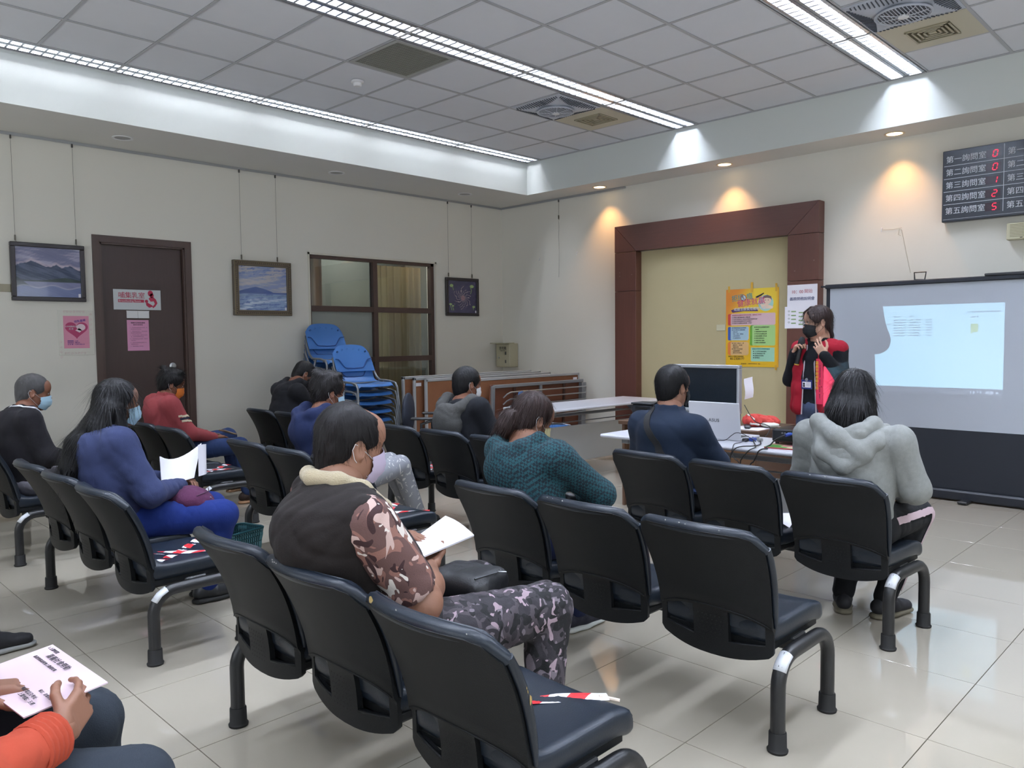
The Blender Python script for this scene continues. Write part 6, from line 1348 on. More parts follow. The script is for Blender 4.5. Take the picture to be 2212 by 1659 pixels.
    if P.get('mask'): mk = onhead('face_mask', MASKME, P['mask']); onhead('ear_loop', LOOPME, P.get('loop'), mk)
    # --- shoes
    sy = P.get('foot_yaw', {'L': 6, 'R': -6})
    for e in 'LR':
        q_ = P.get('an' + e + '_pitch', 0); M = Matrix.Translation((an[e][0] - .0, an[e][1], max(0, an[e][2] - .10))) @ Matrix.Rotation(math.radians(sy[e]), 4, 'Z') @ Matrix.Rotation(math.radians(q_), 4, 'Y')
        so = obj('shoe', np_mesh('shoe', [xf(SHU, M)]), P.get('shoe', RUBBER), c); obj('sole', np_mesh('sole', [xf(SHS, M)]), P.get('solem', RUBBER), so)
    c_ = {'HM': HM, 'nk': nk, 'ch': ch, 'pel': pel, 'wa': wa, 'sh': sh, 'el': el, 'wr': wr, 'top': top}
    return c, c_
from mathutils.bvhtree import BVHTree
def on_surface(o, pts, off=.002, n=6):
    """spread points along the path and pull each onto the garment o"""
    T = BVHTree.FromPolygons([v.co for v in o.data.vertices], [tuple(f.vertices) for f in o.data.polygons]); out = []
    P = [Vector(p) for p in pts]
    for i in range(len(P) - 1):
        for k in range(n): q = P[i].lerp(P[i + 1], k / n); c, nr, _, _ = T.find_nearest(q); out.append((c + nr * off, nr))
    c, nr, _, _ = T.find_nearest(P[-1]); out.append((c + nr * off, nr)); return out
def strip_on(name, o, pts, width, m, parent, off=.003, th=.002, n=6):
    S = on_surface(o, pts, off, n); P = np.zeros((len(S), 3, 3))
    for i, (c, nr) in enumerate(S):
        t = (S[min(i + 1, len(S) - 1)][0] - S[max(i - 1, 0)][0]).normalized(); b = nr.cross(t).normalized()
        for j in range(3): P[i, j] = c + b * width * (j - 1) - nr * (.0012 if j != 1 else 0)
    q = MB(); q.shell(P, th); return obj(name, q, m, parent, True)
def paper(label, pts, th=.0012, name='paper_sheet', m=None, cat='paper', curve=None, group=None):
    """sheet from four world corners a,b,c,d with optional bulge"""
    a, b, c_, d = [np.array(p, float) for p in pts]; P = np.zeros((9, 7, 3)); n = np.cross(b - a, d - a); n /= np.linalg.norm(n)
    for i in range(9):
        for j in range(7): u = i / 8; v = j / 6; P[i, j] = (a * (1 - u) + b * u) * (1 - v) + (d * (1 - u) + c_ * u) * v + n * (curve(u, v) if curve else 0)
    q = MB(); q.shell(P, th); return tag(obj(name, q, m or PAPER, None, True), label, cat, group)
def fabric(n, c, **k):
    if 'fabric_' + n in MATS: return MATS['fabric_' + n]
    return wrinkle(mat('fabric_' + n, c, .88, bump=k.pop('bump', .3), bscale=k.pop('bscale', 350), vary=k.pop('vary', .1), vscale=k.pop('vscale', 9), sheen=.02, spec=.2, **k), k2.get(n, .5))
k2 = {'vest_brown': .45, 'navy_shirt': .35, 'orange_jacket': .7}
BLUEMASK = mat('mask_blue', 'a9cbe0', .75, bump=.15, bscale=200); WHITEMASK = mat('mask_white', 'd4d4d8', .75); ORMASK = mat('mask_orange', 'd77a2e', .75); YELMASK = mat('mask_yellow', 'c9bf94', .7); BLACKMASK = mat('mask_black', '16181c', .85); LILMASK = mat('mask_lilac', 'c4b6cf', .75)
JEANS = fabric('jeans', '27375c', vary=.25, vscale=14); BLACKT = fabric('black', '17181b')
R2 = lambda k, i, dx=.15: (seatpos(k, i)[0] + dx, seatpos(k, i)[1])
# 1 camouflage man, nearest
bx, by = seatpos('33', 1); bx += .12
CAMOS = camo('camo_shirt', [('5f4440', .47), ('c0a49c', .60), ('371f20', .60), ('d9d0c8', .635)], 11, '8a6257'); CAMOT = camo('camo_trousers', [('2b282d', .46), ('6f666e', .60), ('121114', .55), ('9c8892', .66)], 13, '463f45')
VESTM = fabric('vest_brown', '221e1d', bscale=200, bump=.15)
p, k = person('person in a brown fleece-collared vest and camouflage sleeves holding folded white sheets', (bx, by), dict(
    bulk=1.16, fat=1, res=.009, pelvis=(.03, 0, .50), waist=(-.015, 0, .66), chest=(-.15, .03, .845), neck=(-.11, .06, .995), head=(-.055, .075, 1.100), hrot=(-10, 8, 4), hs=1.02,
    shL=(-.09, .24, .935), shR=(-.17, -.15, .925), elL=(.10, .36, .72), elR=(-.02, -.212, .662), wrL=(.325, .385, .700), wrR=(.31, .150, .625), short=(.080, .076, .78), shr=.070, arm_r=.056,
    handL=dict(d=(.35, -.9, -.02), n=(.1, .0, 1), curl=.22, tcurl=.1), handR=dict(d=(.55, .8, .1), n=(.2, -.2, -1), curl=.4, tcurl=.1), knL=(.55, .17, .50), knR=(.54, -.19, .50), anL=(.46, .12, .10), anR=(.44, -.26, .10),
    leg=1.2, tmat=CAMOT, top=VESTM, topname='vest', vest=CAMOS, collar=0, collar2=mat('fleece_cream', 'b7a98c', .95, bump=.9, bscale=260, sheen=.3), skin='a', hair='thin', haircol='dark', strands=2600, sw=.0008, mask=LILMASK, shoe=RUBBER, fold=.006, foldf=22, top_r=1.30, shw=1.1))
s = SDF(); s.cone((.09, -.27, .655), (.02, -.255, .66), .05, .05)
wpap = [(-5.93, -5.54, .665), (-5.575, -5.475, .68), (-5.47, -5.19, .69), (-5.80, -5.37, .675)]
paper('folded white sheets held by the man in the brown vest', wpap, .006, curve=lambda u, v: .010 * math.sin(v * 3.1))
s = thing('shoulder_bag', 'black zipped shoulder bag on the lap of the man in camouflage', 'bag', (bx + .35, by - .0, .585))
sd = SDF(); sd.rbox((0, 0, 0), (.10, .12, .055), .045, R=Matrix.Rotation(.25, 3, 'Z')); obj('body', np_mesh('body', [sd.mesh(.009, folds(.004, 40, 5))]), mat('bag_black', '16171a', .5, bump=.2, bscale=200), s)
q = MB(); q.tube([(-.06, -.10, .050), (.03, -.11, .054), (.10, -.06, .045)], .003, 6); zp = obj('zip', q, mat('zip_dark', '2c2d30', .4, metal=.5), s, True); q = MB(); q.rbox((.055, -.112, .052), (.008, .03, .005), .002, Matrix.Rotation(.6, 3, 'Z')); obj('zip_pull', q, STEEL, zp)
# 2 woman with long hair
bx, by = seatpos('32', 1); bx += .13
BLJ = fabric('blue_fleece', '363e60', vary=.12)
p, k = person('person with very long black hair in a blue fleece jacket and bright blue trousers', (bx, by), dict(fem=1, bulk=1.12, head=(.03, .05, 1.10), neck=(-.02, .03, .985), hrot=(-12, 4, 0), shL=(-.03, .21, .925), shR=(-.04, -.17, .92),
    elL=(.10, .22, .68), elR=(.06, -.27, .66), wrL=(.36, .10, .64), wrR=(.33, .02, .63), am=1.22, handL=dict(d=(.4, -.7, .05), n=(.3, 0, 1), curl=.9), handR=dict(d=(.5, .7, .05), n=(.4, -.2, 1), curl=.9), knL=(.47, -.03, .50), knR=(.44, -.24, .49), anL=(.44, .02, .10), anR=(.40, -.12, .10),
    leg=1.12, tmat=fabric('bright_blue', '1b2e70', vary=.08), top=BLJ, hair='long', haircol='black', strands=3000, sw=.0013, mask=BLUEMASK, skin='a', shoe=BLACKP, res=.011, top_r=1.12))
x0, y0 = bx + .30, by + .06
paper('curled white sheets in the hands of the long-haired woman', [(x0 - .10, y0 - .12, .66), (x0 + .10, y0 - .06, .68), (x0 + .20, y0 + .10, .80), (x0 - .06, y0 + .04, .76)], .004, curve=lambda u, v: .06 * (u - .5) ** 2 * 4 * v - .02)
paper('rolled back white sheet above the long-haired woman\'s fingers', [(x0 + .12, y0 - .06, .67), (x0 + .17, y0 - .0, .68), (x0 + .20, y0 + .06, .83), (x0 + .14, y0 - .02, .84)], .002, curve=lambda u, v: .03 * math.sin(3.1 * u))
s = thing('handbag', 'purple quilted handbag on the lap of the long-haired woman', 'bag', (bx + .32, by - .10, .575), -.4)
sd = SDF(); sd.ell((0, 0, 0), (.10, .15, .065)); sd.ell((.02, 0, -.02), (.11, .14, .05), .03); obj('body', np_mesh('body', [sd.mesh(.009, folds(.004, 30, 8))]), fabric('purple', '542b48', bscale=150), s)
q = MB(); q.tube([(.04, -.13, .035), (.10, -.04, .04), (.10, .08, .035)], .0025, 5); zp = obj('zip', q, mat('zip_purple', '3c1c34', .5), s, True); q = MB(); q.tube([(.108 + .006 * math.cos(a), -.06, .0 + .010 * math.sin(a)) for a in np.linspace(0, 6.28, 12)], .002, 5); obj('zip_ring', q, STEEL, zp, True)
q = MB(); q.rbox((ROOT[s].inverted() @ Vector((bx + .19, by - .262, .67))), (.05, .004, .018), .002, Matrix.Rotation(-.5, 3, 'Y'))
# 3 grey haired man far left
bx, by = seatpos('31', 2); bx += .14
p, k = person('person with cropped grey hair in a black zip jacket at the far left', (bx, by + .02), dict(bulk=1.05, head=(.06, .06, 1.085), neck=(.0, .03, .975), hrot=(-14, 10, 0), hair='grey', haircol='grey', strands=1500, mask=BLUEMASK, skin='b', shL=(-.03, .20, .92), shR=(-.03, -.17, .92), elL=(.08, .27, .68), elR=(.05, -.24, .68), wrL=(.30, .14, .60), wrR=(.30, -.08, .60),
    tmat=fabric('grey_trousers', '8a8892'), top=fabric('black_jacket', '1d1c20'), collar_h=.02, shoe=BLACKP, am=1.1, top_r=1.08, res=.012))
for e in (-1, 1): strip_on('white_collar_line', k['top'], [k['nk'] + np.array(v) for v in ((.095, e * .012, -.050), (.055, e * .085, .01), (-.035, e * .095, .03), (-.095, 0, .03))], .006, TWH, p)
strip_on('zip', k['top'], [k['nk'] + np.array(v) for v in ((.12, .0, -.06), (.2, 0, -.14), (.2, -.01, -.24), (.2, -.02, -.34))], .004, mat('zip_silver', 'b8b8bc', .3, metal=.6), p)
q = MB(); q.rbox(Vector(k['ch']) + Vector((.108, .10, .045)), (.004, .035, .055), .001, Matrix.Rotation(.2, 3, 'Y')); obj('chest_patch', q, PAPER, p)
# 4 red jacket man by the door
bx, by = -5.05 + .14, -.98
REDJ = fabric('red_jacket', '98464a', vary=.1)
p, k = person('person in a red jacket and orange mask sitting by the dark door', (bx, by), dict(bulk=1.1, head=(.05, .04, 1.06), neck=(.0, .02, .955), chest=(-.05, 0, .83), waist=(-.02, 0, .64), hrot=(-16, 16, 0), hair='tousle', haircol='black', strands=1400, sw=.0016, mask=ORMASK, skin='b', elL=(.10, .24, .66), elR=(.08, -.22, .66), wrL=(.36, .12, .60), wrR=(.36, -.06, .585),
    handL=dict(d=(.7, -.3, 0), n=(0, 0, 1), curl=.4), handR=dict(d=(.8, .1, 0), n=(0, 0, 1), curl=.5), knL=(.58, .14, .56), knR=(.56, -.12, .50), anL=(.60, .08, .16), anR=(.58, -.20, .10), tmat=JEANS, top=REDJ, am=1.15, shoe=fabric('tan_shoe', '3a2f2a'), solem=mat('tan_sole', 'b48a66', .6), collar_h=.03, res=.012))
sh_ = Vector(k['sh']['R']); el_ = Vector(k['el']['R'])
for nm_, t_, c_ in (('cream_stripe', .52, 'd0c2a8'), ('navy_stripe', .60, '1c2038'), ('cream_stripe', .68, 'd0c2a8')):
    b_ = sh_.lerp(el_, t_); strip_on(nm_, k['top'], [b_ + Vector((-.05, -.10, .03)), b_ + Vector((.03, -.11, .05)), b_ + Vector((.11, -.03, .05))], .008, mat(nm_, c_, .8), p)
s = thing('phone', 'gold phone in the hands of the person in red', 'phone', (bx + .50, by - .02, .615), .3, rot=(0, .35, .3)); q = MB(); q.rbox((0, 0, 0), (.15, .075, .009), .004); obj('body', q, mat('phone_gold', 'b39a72', .35, metal=.4), s); q = MB(); q.rbox((0, 0, .0052), (.14, .066, .001), .0004); obj('screen', q, mat('phone_screen', '9a9488', .2), s)
# 5 navy hooded man
bx, by = seatpos('22', 1); bx += .14
p, k = person('person in a navy hooded top with ripped light grey jeans and blue mask', (bx, by), dict(bulk=1.0, head=(.06, .06, 1.09), neck=(.0, .03, .975), hrot=(-10, 8, 0), hair='tousle', haircol='dark', strands=1500, sw=.0014, mask=BLUEMASK, skin='b', hood=1, topname='hooded_top', top=fabric('navy_hood', '1a2444'), tmat=camo('ripped_jeans', [('c9c7c6', .62)], 22, '8d8f96'),
    knL=(.62, .20, .56), knR=(.60, .05, .56), anL=(.86, .22, .12), anR=(.80, .10, .16), anL_pitch=-8, anR_pitch=-14, shoe=RUBBER, am=1.05, res=.012))
# 6 woman in teal houndstooth
bx, by = seatpos('23', 0); bx += .13
TEALC = check_mat('teal_check', '10202a', '19474f', 84)
p, k = person('person with a low brown ponytail in a teal checked hooded top', (bx, by), dict(fem=1, bulk=1.08, head=(.09, .07, 1.035), neck=(.02, .04, .935), chest=(-.03, .01, .82), waist=(-.03, 0, .64), hrot=(-14, 22, 2), hair='bun', haircol='brown', strands=2600, sw=.0009, mask=YELMASK, skin='a', hood=1, topname='hooded_top', top=TEALC, tmat=fabric('dark_jeans', '1c2340'),
    shR=(-.01, -.17, .885), shL=(.0, .19, .885), elR=(.20, -.25, .70), elL=(.18, .26, .68), wrR=(.32, .0, .62), wrL=(.34, .10, .62), handR=dict(d=(.3, .9, -.1), n=(.4, -.1, 1), curl=.9), am=1.25, shoe=mat('sneaker_navy', '1b1c2c', .7, bump=.4, bscale=220), solem=mat('sole_white', 'c9ccc8', .5), knL=(.42, .10, .49), knR=(.42, -.10, .49), anL=(.30, .0, .10), anR=(.26, -.05, .10), res=.010, top_r=1.1, fold=.003))
q = MB()
for t in (0, .012, .024): q.tube([(.30 + t, -.085, .038), (.325 + t, -.088, .052), (.34 + t, -.082, .066)], .0018, 5)
q.tube([(.375, -.084, .036), (.377, -.084, .054), (.385, -.082, .052), (.378, -.085, .044), (.388, -.085, .036)], .0018, 5); obj('pink_shoe_print', q, mat('shoe_pink', 'b0345a', .6), p, True)
s = thing('handbag', 'black handbag on the lap of the woman in teal', 'bag', (bx + .36, by - .03, .585), -.5, rot=(0, .45, -.5)); sd = SDF(); sd.rbox((0, 0, 0), (.17, .12, .035), .025); obj('body', np_mesh('body', [sd.mesh(.010)]), mat('bag_leather', '141417', .35, bump=.1), s); q = MB(); q.rbox((-.06, -.121, .01), (.02, .004, .012), .001); obj('buckle', q, STEEL, s)
# 7 crouching man in black by the wall
bx, by = seatpos('11', 0); bx += .12
p, k = person('person in a black hooded jacket bending over a sheet by the wall', (bx, by - .04), dict(bulk=1.08, head=(.26, .10, 1.085), neck=(.16, .05, 1.0), chest=(.04, .02, .86), waist=(-.02, 0, .66), hrot=(-10, 38, 0), hair='crop', haircol='black', strands=800, mask=BLACKMASK, skin='b', hood=1, topname='hooded_jacket', top=fabric('jet', '1b1c20'), tmat=BLACKT, elL=(.28, .22, .66), elR=(.26, -.20, .68), wrL=(.42, .10, .72), wrR=(.42, -.10, .74), am=1.2, res=.014, shoe=RUBBER))
paper('white sheet read by the crouching man in black', [(bx + .44, by - .18, .76), (bx + .44, by - .42, .78), (bx + .60, by - .40, .80), (bx + .58, by - .14, .79)], .001)
# 8 man with grey hood
bx, by = seatpos('12', 1); bx += .13
HG = fabric('dark_sleeves', '191b20')
p, k = person('person in a black jacket with a loose charcoal grey hood and white mask', (bx, by), dict(bulk=1.0, head=(.04, .05, 1.085), neck=(-.01, .03, .96), hrot=(-14, 8, 0), hair='short', haircol='black', strands=1100, mask=WHITEMASK, skin='b', collar=0, top=HG, tmat=BLACKT, am=1.1, shoe=BLACKP, solem=mat('sole_pale', 'a9a78c', .6), anL=(.40, .10, .10), anR=(.34, -.16, .10), res=.012))
s = SDF(); nk = k['nk']
for e in (-1, 1): s.chain([nk + (.11, e * .05, -.12), nk + (.065, e * .105, -.02), nk + (-.045, e * .130, .025), nk + (-.130, e * .100, -.03), nk + (-.185, e * .04, -.10)], [.026, .034, .040, .042, .042], .018)
s.ell(nk + (-.165, 0, -.135), (.075, .140, .135), .022); s.ell(nk + (-.07, 0, .030), (.07, .070, .06), .02, '-'); s.cone(nk + (.0, 0, .16), nk + (0, 0, .01), .050, .052, .012, '-')
obj('grey_hood', np_mesh('h', [s.mesh(.010, folds(.005, 26, 77))]), fabric('hood_grey', '4a4a49', bump=.6, bscale=160, vary=.2, vscale=40), p)
# 9 navy shirt man, front row
bx, by = seatpos('13', 0); bx += .13
p, k = person('person in a navy shirt with a black strap across the back', (bx, by), dict(bulk=1.14, fat=1, head=(.03, .01, 1.125), neck=(-.02, 0, 1.0), hrot=(-12, 4, 0), hair='short', haircol='black', strands=2400, sw=.0009, mask=BLACKMASK, loop=BLACKMASK, skin='a', topname='shirt', top=fabric('navy_shirt', '1a2536', bscale=200, bump=.15), collar_h=.012, tmat=BLACKT, shL=(-.04, .180, .905), shR=(-.04, -.180, .900), elL=(.04, .245, .70), elR=(.09, -.245, .70), wrL=(.28, .12, .62), wrR=(.30, -.12, .62), am=1.22, shoe=RUBBER, res=.010, top_r=1.12, fold=.0035, foldf=20))
nk = k['nk']; strip_on('strap', k['top'], [nk + np.array(v) for v in ((.05, .085, -.02), (-.02, .085, .02), (-.10, .07, -.03), (-.17, .03, -.10), (-.20, -.04, -.20), (-.20, -.10, -.30), (-.16, -.17, -.40))], .021, mat('strap_black', '0e0f11', .7, bump=.4, bscale=300), p, .004, .004)
q = MB(); q.tube([(-.10, -.16, .56), (-.02, -.20, .545), (.06, -.19, .54)], .030, 8, flat=.5); obj('denim_hem', q, JEANS, p, True)
# 10 grey hoodie woman, front row right
bx, by = seatpos('13', 2); bx += .16
GH = fabric('grey_marl', '858785', vary=.14, vscale=60)
p, k = person('person with dark bobbed hair in a thick grey hoodie and black striped trousers', (bx, by), dict(fem=1, bulk=1.14, head=(.07, .03, 1.115), neck=(-.01, .01, .975), hrot=(6, 20, 0), hair='hood_bob', haircol='black', strands=3000, sw=.0012, mask=BLACKMASK, skin='c', hood=1, topname='hoodie', top=GH, tmat=BLACKT, shL=(-.03, .205, .925), shR=(-.03, -.205, .925), elL=(.03, .265, .70), elR=(.04, -.265, .70), wrL=(.25, .12, .62), wrR=(.26, -.14, .62), am=1.18, stripe=mat('pink_stripe', 'b9a3aa', .8),
    knL=(.46, .12, .50), knR=(.46, -.14, .50), anL=(.20, .12, .10), anR=(.24, -.07, .10), leg=1.08, shoe=mat('sandal_black', '1c1c22', .7), solem=mat('sandal_sole', '6e6858', .7), res=.009, top_r=1.06, fold=.006, foldf=24, foot_yaw={'L': 25, 'R': -20}))
nk = k['nk']; s = SDF(); s.chain([nk + (-.02, .15, .01), nk + (-.12, .11, .03), nk + (-.175, .0, -.03), nk + (-.15, -.09, -.09), nk + (-.10, -.15, -.05), nk + (-.02, -.16, .0)], [.030, .036, .045, .044, .038, .030], .02); s.chain([nk + (-.12, .10, .0), nk + (-.175, .06, -.10), nk + (-.175, -.03, -.16), nk + (-.14, -.12, -.11)], [.035, .040, .042, .035], .02); s.ell(nk + (-.155, .0, -.085), (.05, .07, .06), .02)
obj('hood_folds', np_mesh('hf', [s.mesh(.009, folds(.004, 26, 5))]), GH, p)
# 11 orange jacket person, near left
bx, by = seatpos('43', 0)[0] + .12, -5.62
ORJ = fabric('orange_jacket', 'ae4a36', bump=.12, bscale=180, vary=.05)
p, k = person('person in an orange jacket holding pink printed pages at the lower left', (bx, by), dict(bulk=1.1, skin='a', head=(.02, .06, 1.12), hair='short', mask=WHITEMASK, top=ORJ, tmat=fabric('slate_trousers', '30363e', vary=.15), leg=1.12, am=1.3, sleeve=.80, scuff=.045, shR=(-.06, -.22, .90), elR=(.04, -.33, .61), wrR=(.245, -.205, .615), elL=(-.02, .24, .68), wrL=(.13, .02, .665), handR=dict(d=(.62, .65, .25), n=(.5, -.7, .2), curl=.6), handL=dict(d=(.9, -.25, -.12), n=(.1, .1, 1), curl=.45, tcurl=.1), knL=(.365, .07, .49), knR=(.375, -.22, .445), anL=(.36, .05, .10), anR=(.34, -.22, .10), shoe=BLACKP, res=.010, top_r=1.1))
q = MB(); w_ = Vector(k['wr']['R']) * .78 + Vector(k['el']['R']) * .22; d_ = (Vector(k['wr']['R']) - Vector(k['el']['R'])).normalized()
for t in range(5): q.tube([w_ + d_ * (t * .012 - .03) + (Vector((0, 0, 1)).cross(d_).normalized() * math.cos(a) + Vector((0, 0, 1)) * math.sin(a)) * .0495 for a in np.linspace(0, 2 * math.pi, 17)], .0065, 6)
obj('elastic_cuff', q, ORJ, p, True)
pp = [(-7.115, -5.775, .642), (-6.945, -5.755, .655), (-6.975, -5.455, .668), (-7.16, -5.50, .662)]
x0 = paper('pink printed pages on the lap of the person in orange', pp, .003, m=mat('pale_pink_paper', 'e3cfd9', .8))
pa, pb, pc_, pdd = [Vector(v) for v in pp]; ex_ = (pdd - pa).normalized() * -1; ey_ = (pb - pa).normalized(); up_ = Vector((0, 0, .0045))
for j, (u_, v_, t_, sz) in enumerate(((.04, .90, '1.上課時間', .011), (.18, .78, '嘉義社會勞動', .019), (.10, .66, '義務勞務說明會上課通知單', .010), (.55, .20, '聯絡電話及地址', .011), (.62, .12, '上課地點：五樓', .011), (.70, .32, '備註：請攜帶證件', .009))):
    text(t_, sz, pc_ + (pb - pc_) * u_ + (pdd - pc_) * (1 - v_) * .9 + up_, (pb - pc_), (pc_ - pdd), INK, x0, 'LEFT', th=.0002)
# 12 neighbour whose shoe shows
bx, by = seatpos('42', 1)[0] + .13, seatpos('42', 1)[1] - .0
person('person mostly outside the picture whose black running shoe shows', (bx, by), dict(skin='b', hair='short', strands=0, mask=BLUEMASK, top=BLACKT, tmat=camo('dark_pattern', [('3a3440', .58)], 20, '18171b'), anR=(.56, -.10, .10), anL=(.40, .14, .10), knR=(.48, -.11, .49), shoe=mat('black_knit', '16161a', .8), solem=mat('sole_grey', '9a9c9a', .5), res=.016))
# 13 the presenter
px, py = -1.50, -5.02; yw = math.radians(172)
VRED = fabric('vest_red', '9c1f30', bscale=220, bump=.2)
p, k = person('standing person in a red vest and black mask speaking into a microphone', (px, py), dict(fem=1, bulk=.96, res=.008, pelvis=(0, 0, .86), waist=(0, 0, 1.02), chest=(0, 0, 1.22), neck=(.01, .01, 1.365), head=(.035, .01, 1.515), hrot=(-36, 4, 0), hs=1.0, hair='half', haircol='brown', strands=1800, sw=.0009,
    shL=(0, .165, 1.30), shR=(0, -.165, 1.30), elR=(.03, -.235, 1.06), elL=(.02, .225, 1.07), wrR=(.145, -.115, 1.285), wrL=(.175, .150, 1.265), handR=dict(d=(.35, .55, .70), n=(-.1, -.9, .2), curl=1.15, tcurl=.9), handL=dict(d=(.15, -.50, .80), n=(.9, .2, .1), curl=[.25, .45, .7, .85], tcurl=.0, spread=.16),
    hipL=(0, .085, .86), hipR=(0, -.085, .86), knL=(.03, .09, .47), knR=(.03, -.09, .47), anL=(0, .10, .10), anR=(0, -.10, .10), tmat=fabric('pale_jeans', '4a5672', vary=.2, vscale=20), leg=.98, top=fabric('presenter_black', '16191e'), topname='jacket', skin='c', mask=BLACKMASK, loop=BLACKMASK, shoe=WHITEP, am=.92, fold=.004), yaw=yw)
# red vest halves
def vest_half(e):
    s = SDF(); ch = k['ch']; s.chain([(0, e * .095, 1.30), (0, e * .100, 1.16), (.0, e * .105, 1.0), (.0, e * .115, .86)], [.078, .085, .088, .092], .03, (1.55, 1, 1)); s.cone((0, e * .06, 1.325), (0, e * .165, 1.302), .062, .072, .03)
    s.rbox((.02, 0 - e * .062, 1.0), (.16, .10, .5), .01, .01, '-'); s.cone((.0, e * .235, 1.22), (0, e * .30, 1.16), .05, .06, .01, '-')
    s.rbox((.03, 0, .70), (.4, .4, .085), .01, .01, '-'); return s.mesh(.009, folds(.004, 26, 40 + e))
for e in (-1, 1): obj('red_vest', np_mesh('v', [vest_half(e)]), VRED, p)
q = MB()
for e in (-1, 1): q.tube([(.128 if z < 1.25 else .095, e * (.040 if z > 1.2 else .043 + .02 * (1.2 - z) / .4), z) for z in (.80, .90, 1.0, 1.1, 1.2, 1.28, 1.34)], .0050, 6)
obj('pale_piping', q, mat('piping_pale', 'c3bac4', .7), p, True)
LAN = mat('lanyard_blue', '2a3c66', .6, vary=.3, vscale=120)
q = MB()
for e in (-1, 1): q.tube([(-.02, e * .062, 1.39), (.05, e * .060, 1.345), (.100, e * .048, 1.26), (.128, e * .016 - .012, 1.13), (.136, -.012, 1.085)], .0065, 6, flat=.35)
obj('lanyard', q, LAN, p, True)
bd = thing('id_badge', 'blue framed identity badge hanging on the presenter', 'badge', (px, py, 0), yw)
q = MB(); q.rbox((.140, -.012, 1.035), (.005, .092, .072), .002); obj('holder', q, mat('badge_blue', '24306e', .4), bd); q = MB(); q.bb((.1426, -.048, 1.012), (.1432, .024, 1.056)); obj('card', q, PAPER, bd); q = MB(); disc(q, (.1436, -.034, 1.040), .009, (0, 1, 0), (0, 0, 1)); q.bb((.1434, -.043, 1.016), (.1437, -.025, 1.030)); obj('portrait', q, INK, bd)
q = MB()
for z in (1.045, 1.034, 1.023): q.bb((.1434, -.015, z), (.1437, .018, z + .004))
obj('print_lines', q, GREYINK, bd); q = MB(); q.lathe([(.012, 0), (.012, .004), (.001, .005)], c=(.142, -.012, 1.072), n=14, M=Matrix.Rotation(math.pi / 2, 3, 'Y')); obj('clip', q, STEEL, bd, True)
rb = thing('name_ribbon', 'bright pink ribbon with yellow characters on the presenter', 'ribbon', (px, py, 0), yw)
P = np.array([[(.150 - .004 * abs(j - 1) + .004 * math.sin(i), .098 + .0285 * (j - 1) + .004 * (i / 9), 1.235 - .345 * i / 9) for j in range(3)] for i in range(10)]); q = MB(); q.shell(P, .0012); obj('ribbon', q, mat('ribbon_pink', 'f03a62', .45), rb, True)
MY = mat('yellow_letters', 'f0d030', .5)
for i, chh in enumerate('嘉義市政府衛生局'):
    o_ = ROOT[rb] @ Vector((.1545, .082, 1.195 - i * .0275)); ex = (ROOT[rb].to_3x3() @ Vector((0, 1, 0))); text(chh, .027, o_, ex, (0, 0, 1), MY, rb)
for i, chh in enumerate(['志工服務隊', '防疫宣導', '健康促進', '預約專線', '歡迎加入']):
    for j, c2 in enumerate(chh): o_ = ROOT[rb] @ Vector((.1545, .106, 1.18 - i * .055 - j * .0105)); text(c2, .010, o_, ex, (0, 0, 1), INK, rb, th=.0002)
mc = thing('microphone', 'black handheld microphone with a yellow ring held to the mask', 'microphone', (px, py, 0), yw)
a = Vector((.165, -.085, 1.190)); b_ = Vector((.162, -.040, 1.395)); d_ = (b_ - a).normalized()
q = MB(); q.tube([a, a + d_ * .15], [.0165, .019], 14); obj('handle', q, BLACKP, mc, True); q = MB(); q.tube([a + d_ * .15, a + d_ * .162, a + d_ * .19, a + d_ * .215], [.024, .027, .026, .014], 16); obj('grille_head', q, mat('mic_mesh', '23252a', .6, bump=.8, bscale=600), mc, True); q = MB(); q.tube([a - d_ * .004, a + d_ * .004], .0185, 14); obj('yellow_ring', q, mat('ring_yellow', 'c9a23a', .4), mc, True)
gl = thing('eyeglasses', 'thin round wire eyeglasses on the presenter', 'glasses', (px, py, 0), yw)
q = MB(); HM = k['HM']
for e in (-1, 1):
    q.tube([HM @ Vector((.100 - .008 * abs(math.cos(t)), e * .032 + .022 * math.cos(t), -.002 + .019 * math.sin(t))) for t in np.linspace(0, 2 * math.pi, 19)], .0011, 5); q.tube([HM @ Vector(v) for v in ((.088, e * .054, .004), (.04, e * .074, .008), (-.012, e * .084, .006))], .0011, 5)
q.tube([HM @ Vector(v) for v in ((.101, -.010, .0), (.104, 0, .004), (.101, .010, .0))], .0011, 5); obj('wire_frame', q, mat('glass_frame', '6a5c50', .3, metal=.6), gl, True)
sl = ROOT[p]
o_ = sl @ Vector((.075, -.262, 1.075)); text('41°58′. N', .030, sl @ Vector((.068, -.215, 1.10)), sl.to_3x3() @ Vector((.35, .35, .75)), sl.to_3x3() @ Vector((-.3, .6, .0)) + Vector((0, 0, .5)), WHITEINK, p)
# ---------------------------------------------------------------- the projector's beam: a real light with the picture as its pattern
PJL = lamp('projector_lamp', 'SPOT', (-2.755, -5.46, .806), 330, (1, 1, 1), (0, 0, 0), spot_size=math.radians(60), spot_blend=0, shadow_soft_size=.001)
tgt = Vector((SX, -5.275, 1.30)); dirv = tgt - Vector(PJL.location); PJL.rotation_euler = dirv.to_track_quat('-Z', 'Y').to_euler()
RM = PJL.rotation_euler.to_matrix()
d = PJL.data; d.use_nodes = True; nt = d.node_tree; N = nt.nodes; L = nt.links; em = N['Emission']
geo = N.new('ShaderNodeNewGeometry'); rows_ = []
def dotn(vec):
    v = N.new('ShaderNodeVectorMath'); v.operation = 'DOT_PRODUCT'; L.new(geo.outputs['Incoming'], v.inputs[0]); v.inputs[1].default_value = vec; return v.outputs['Value']
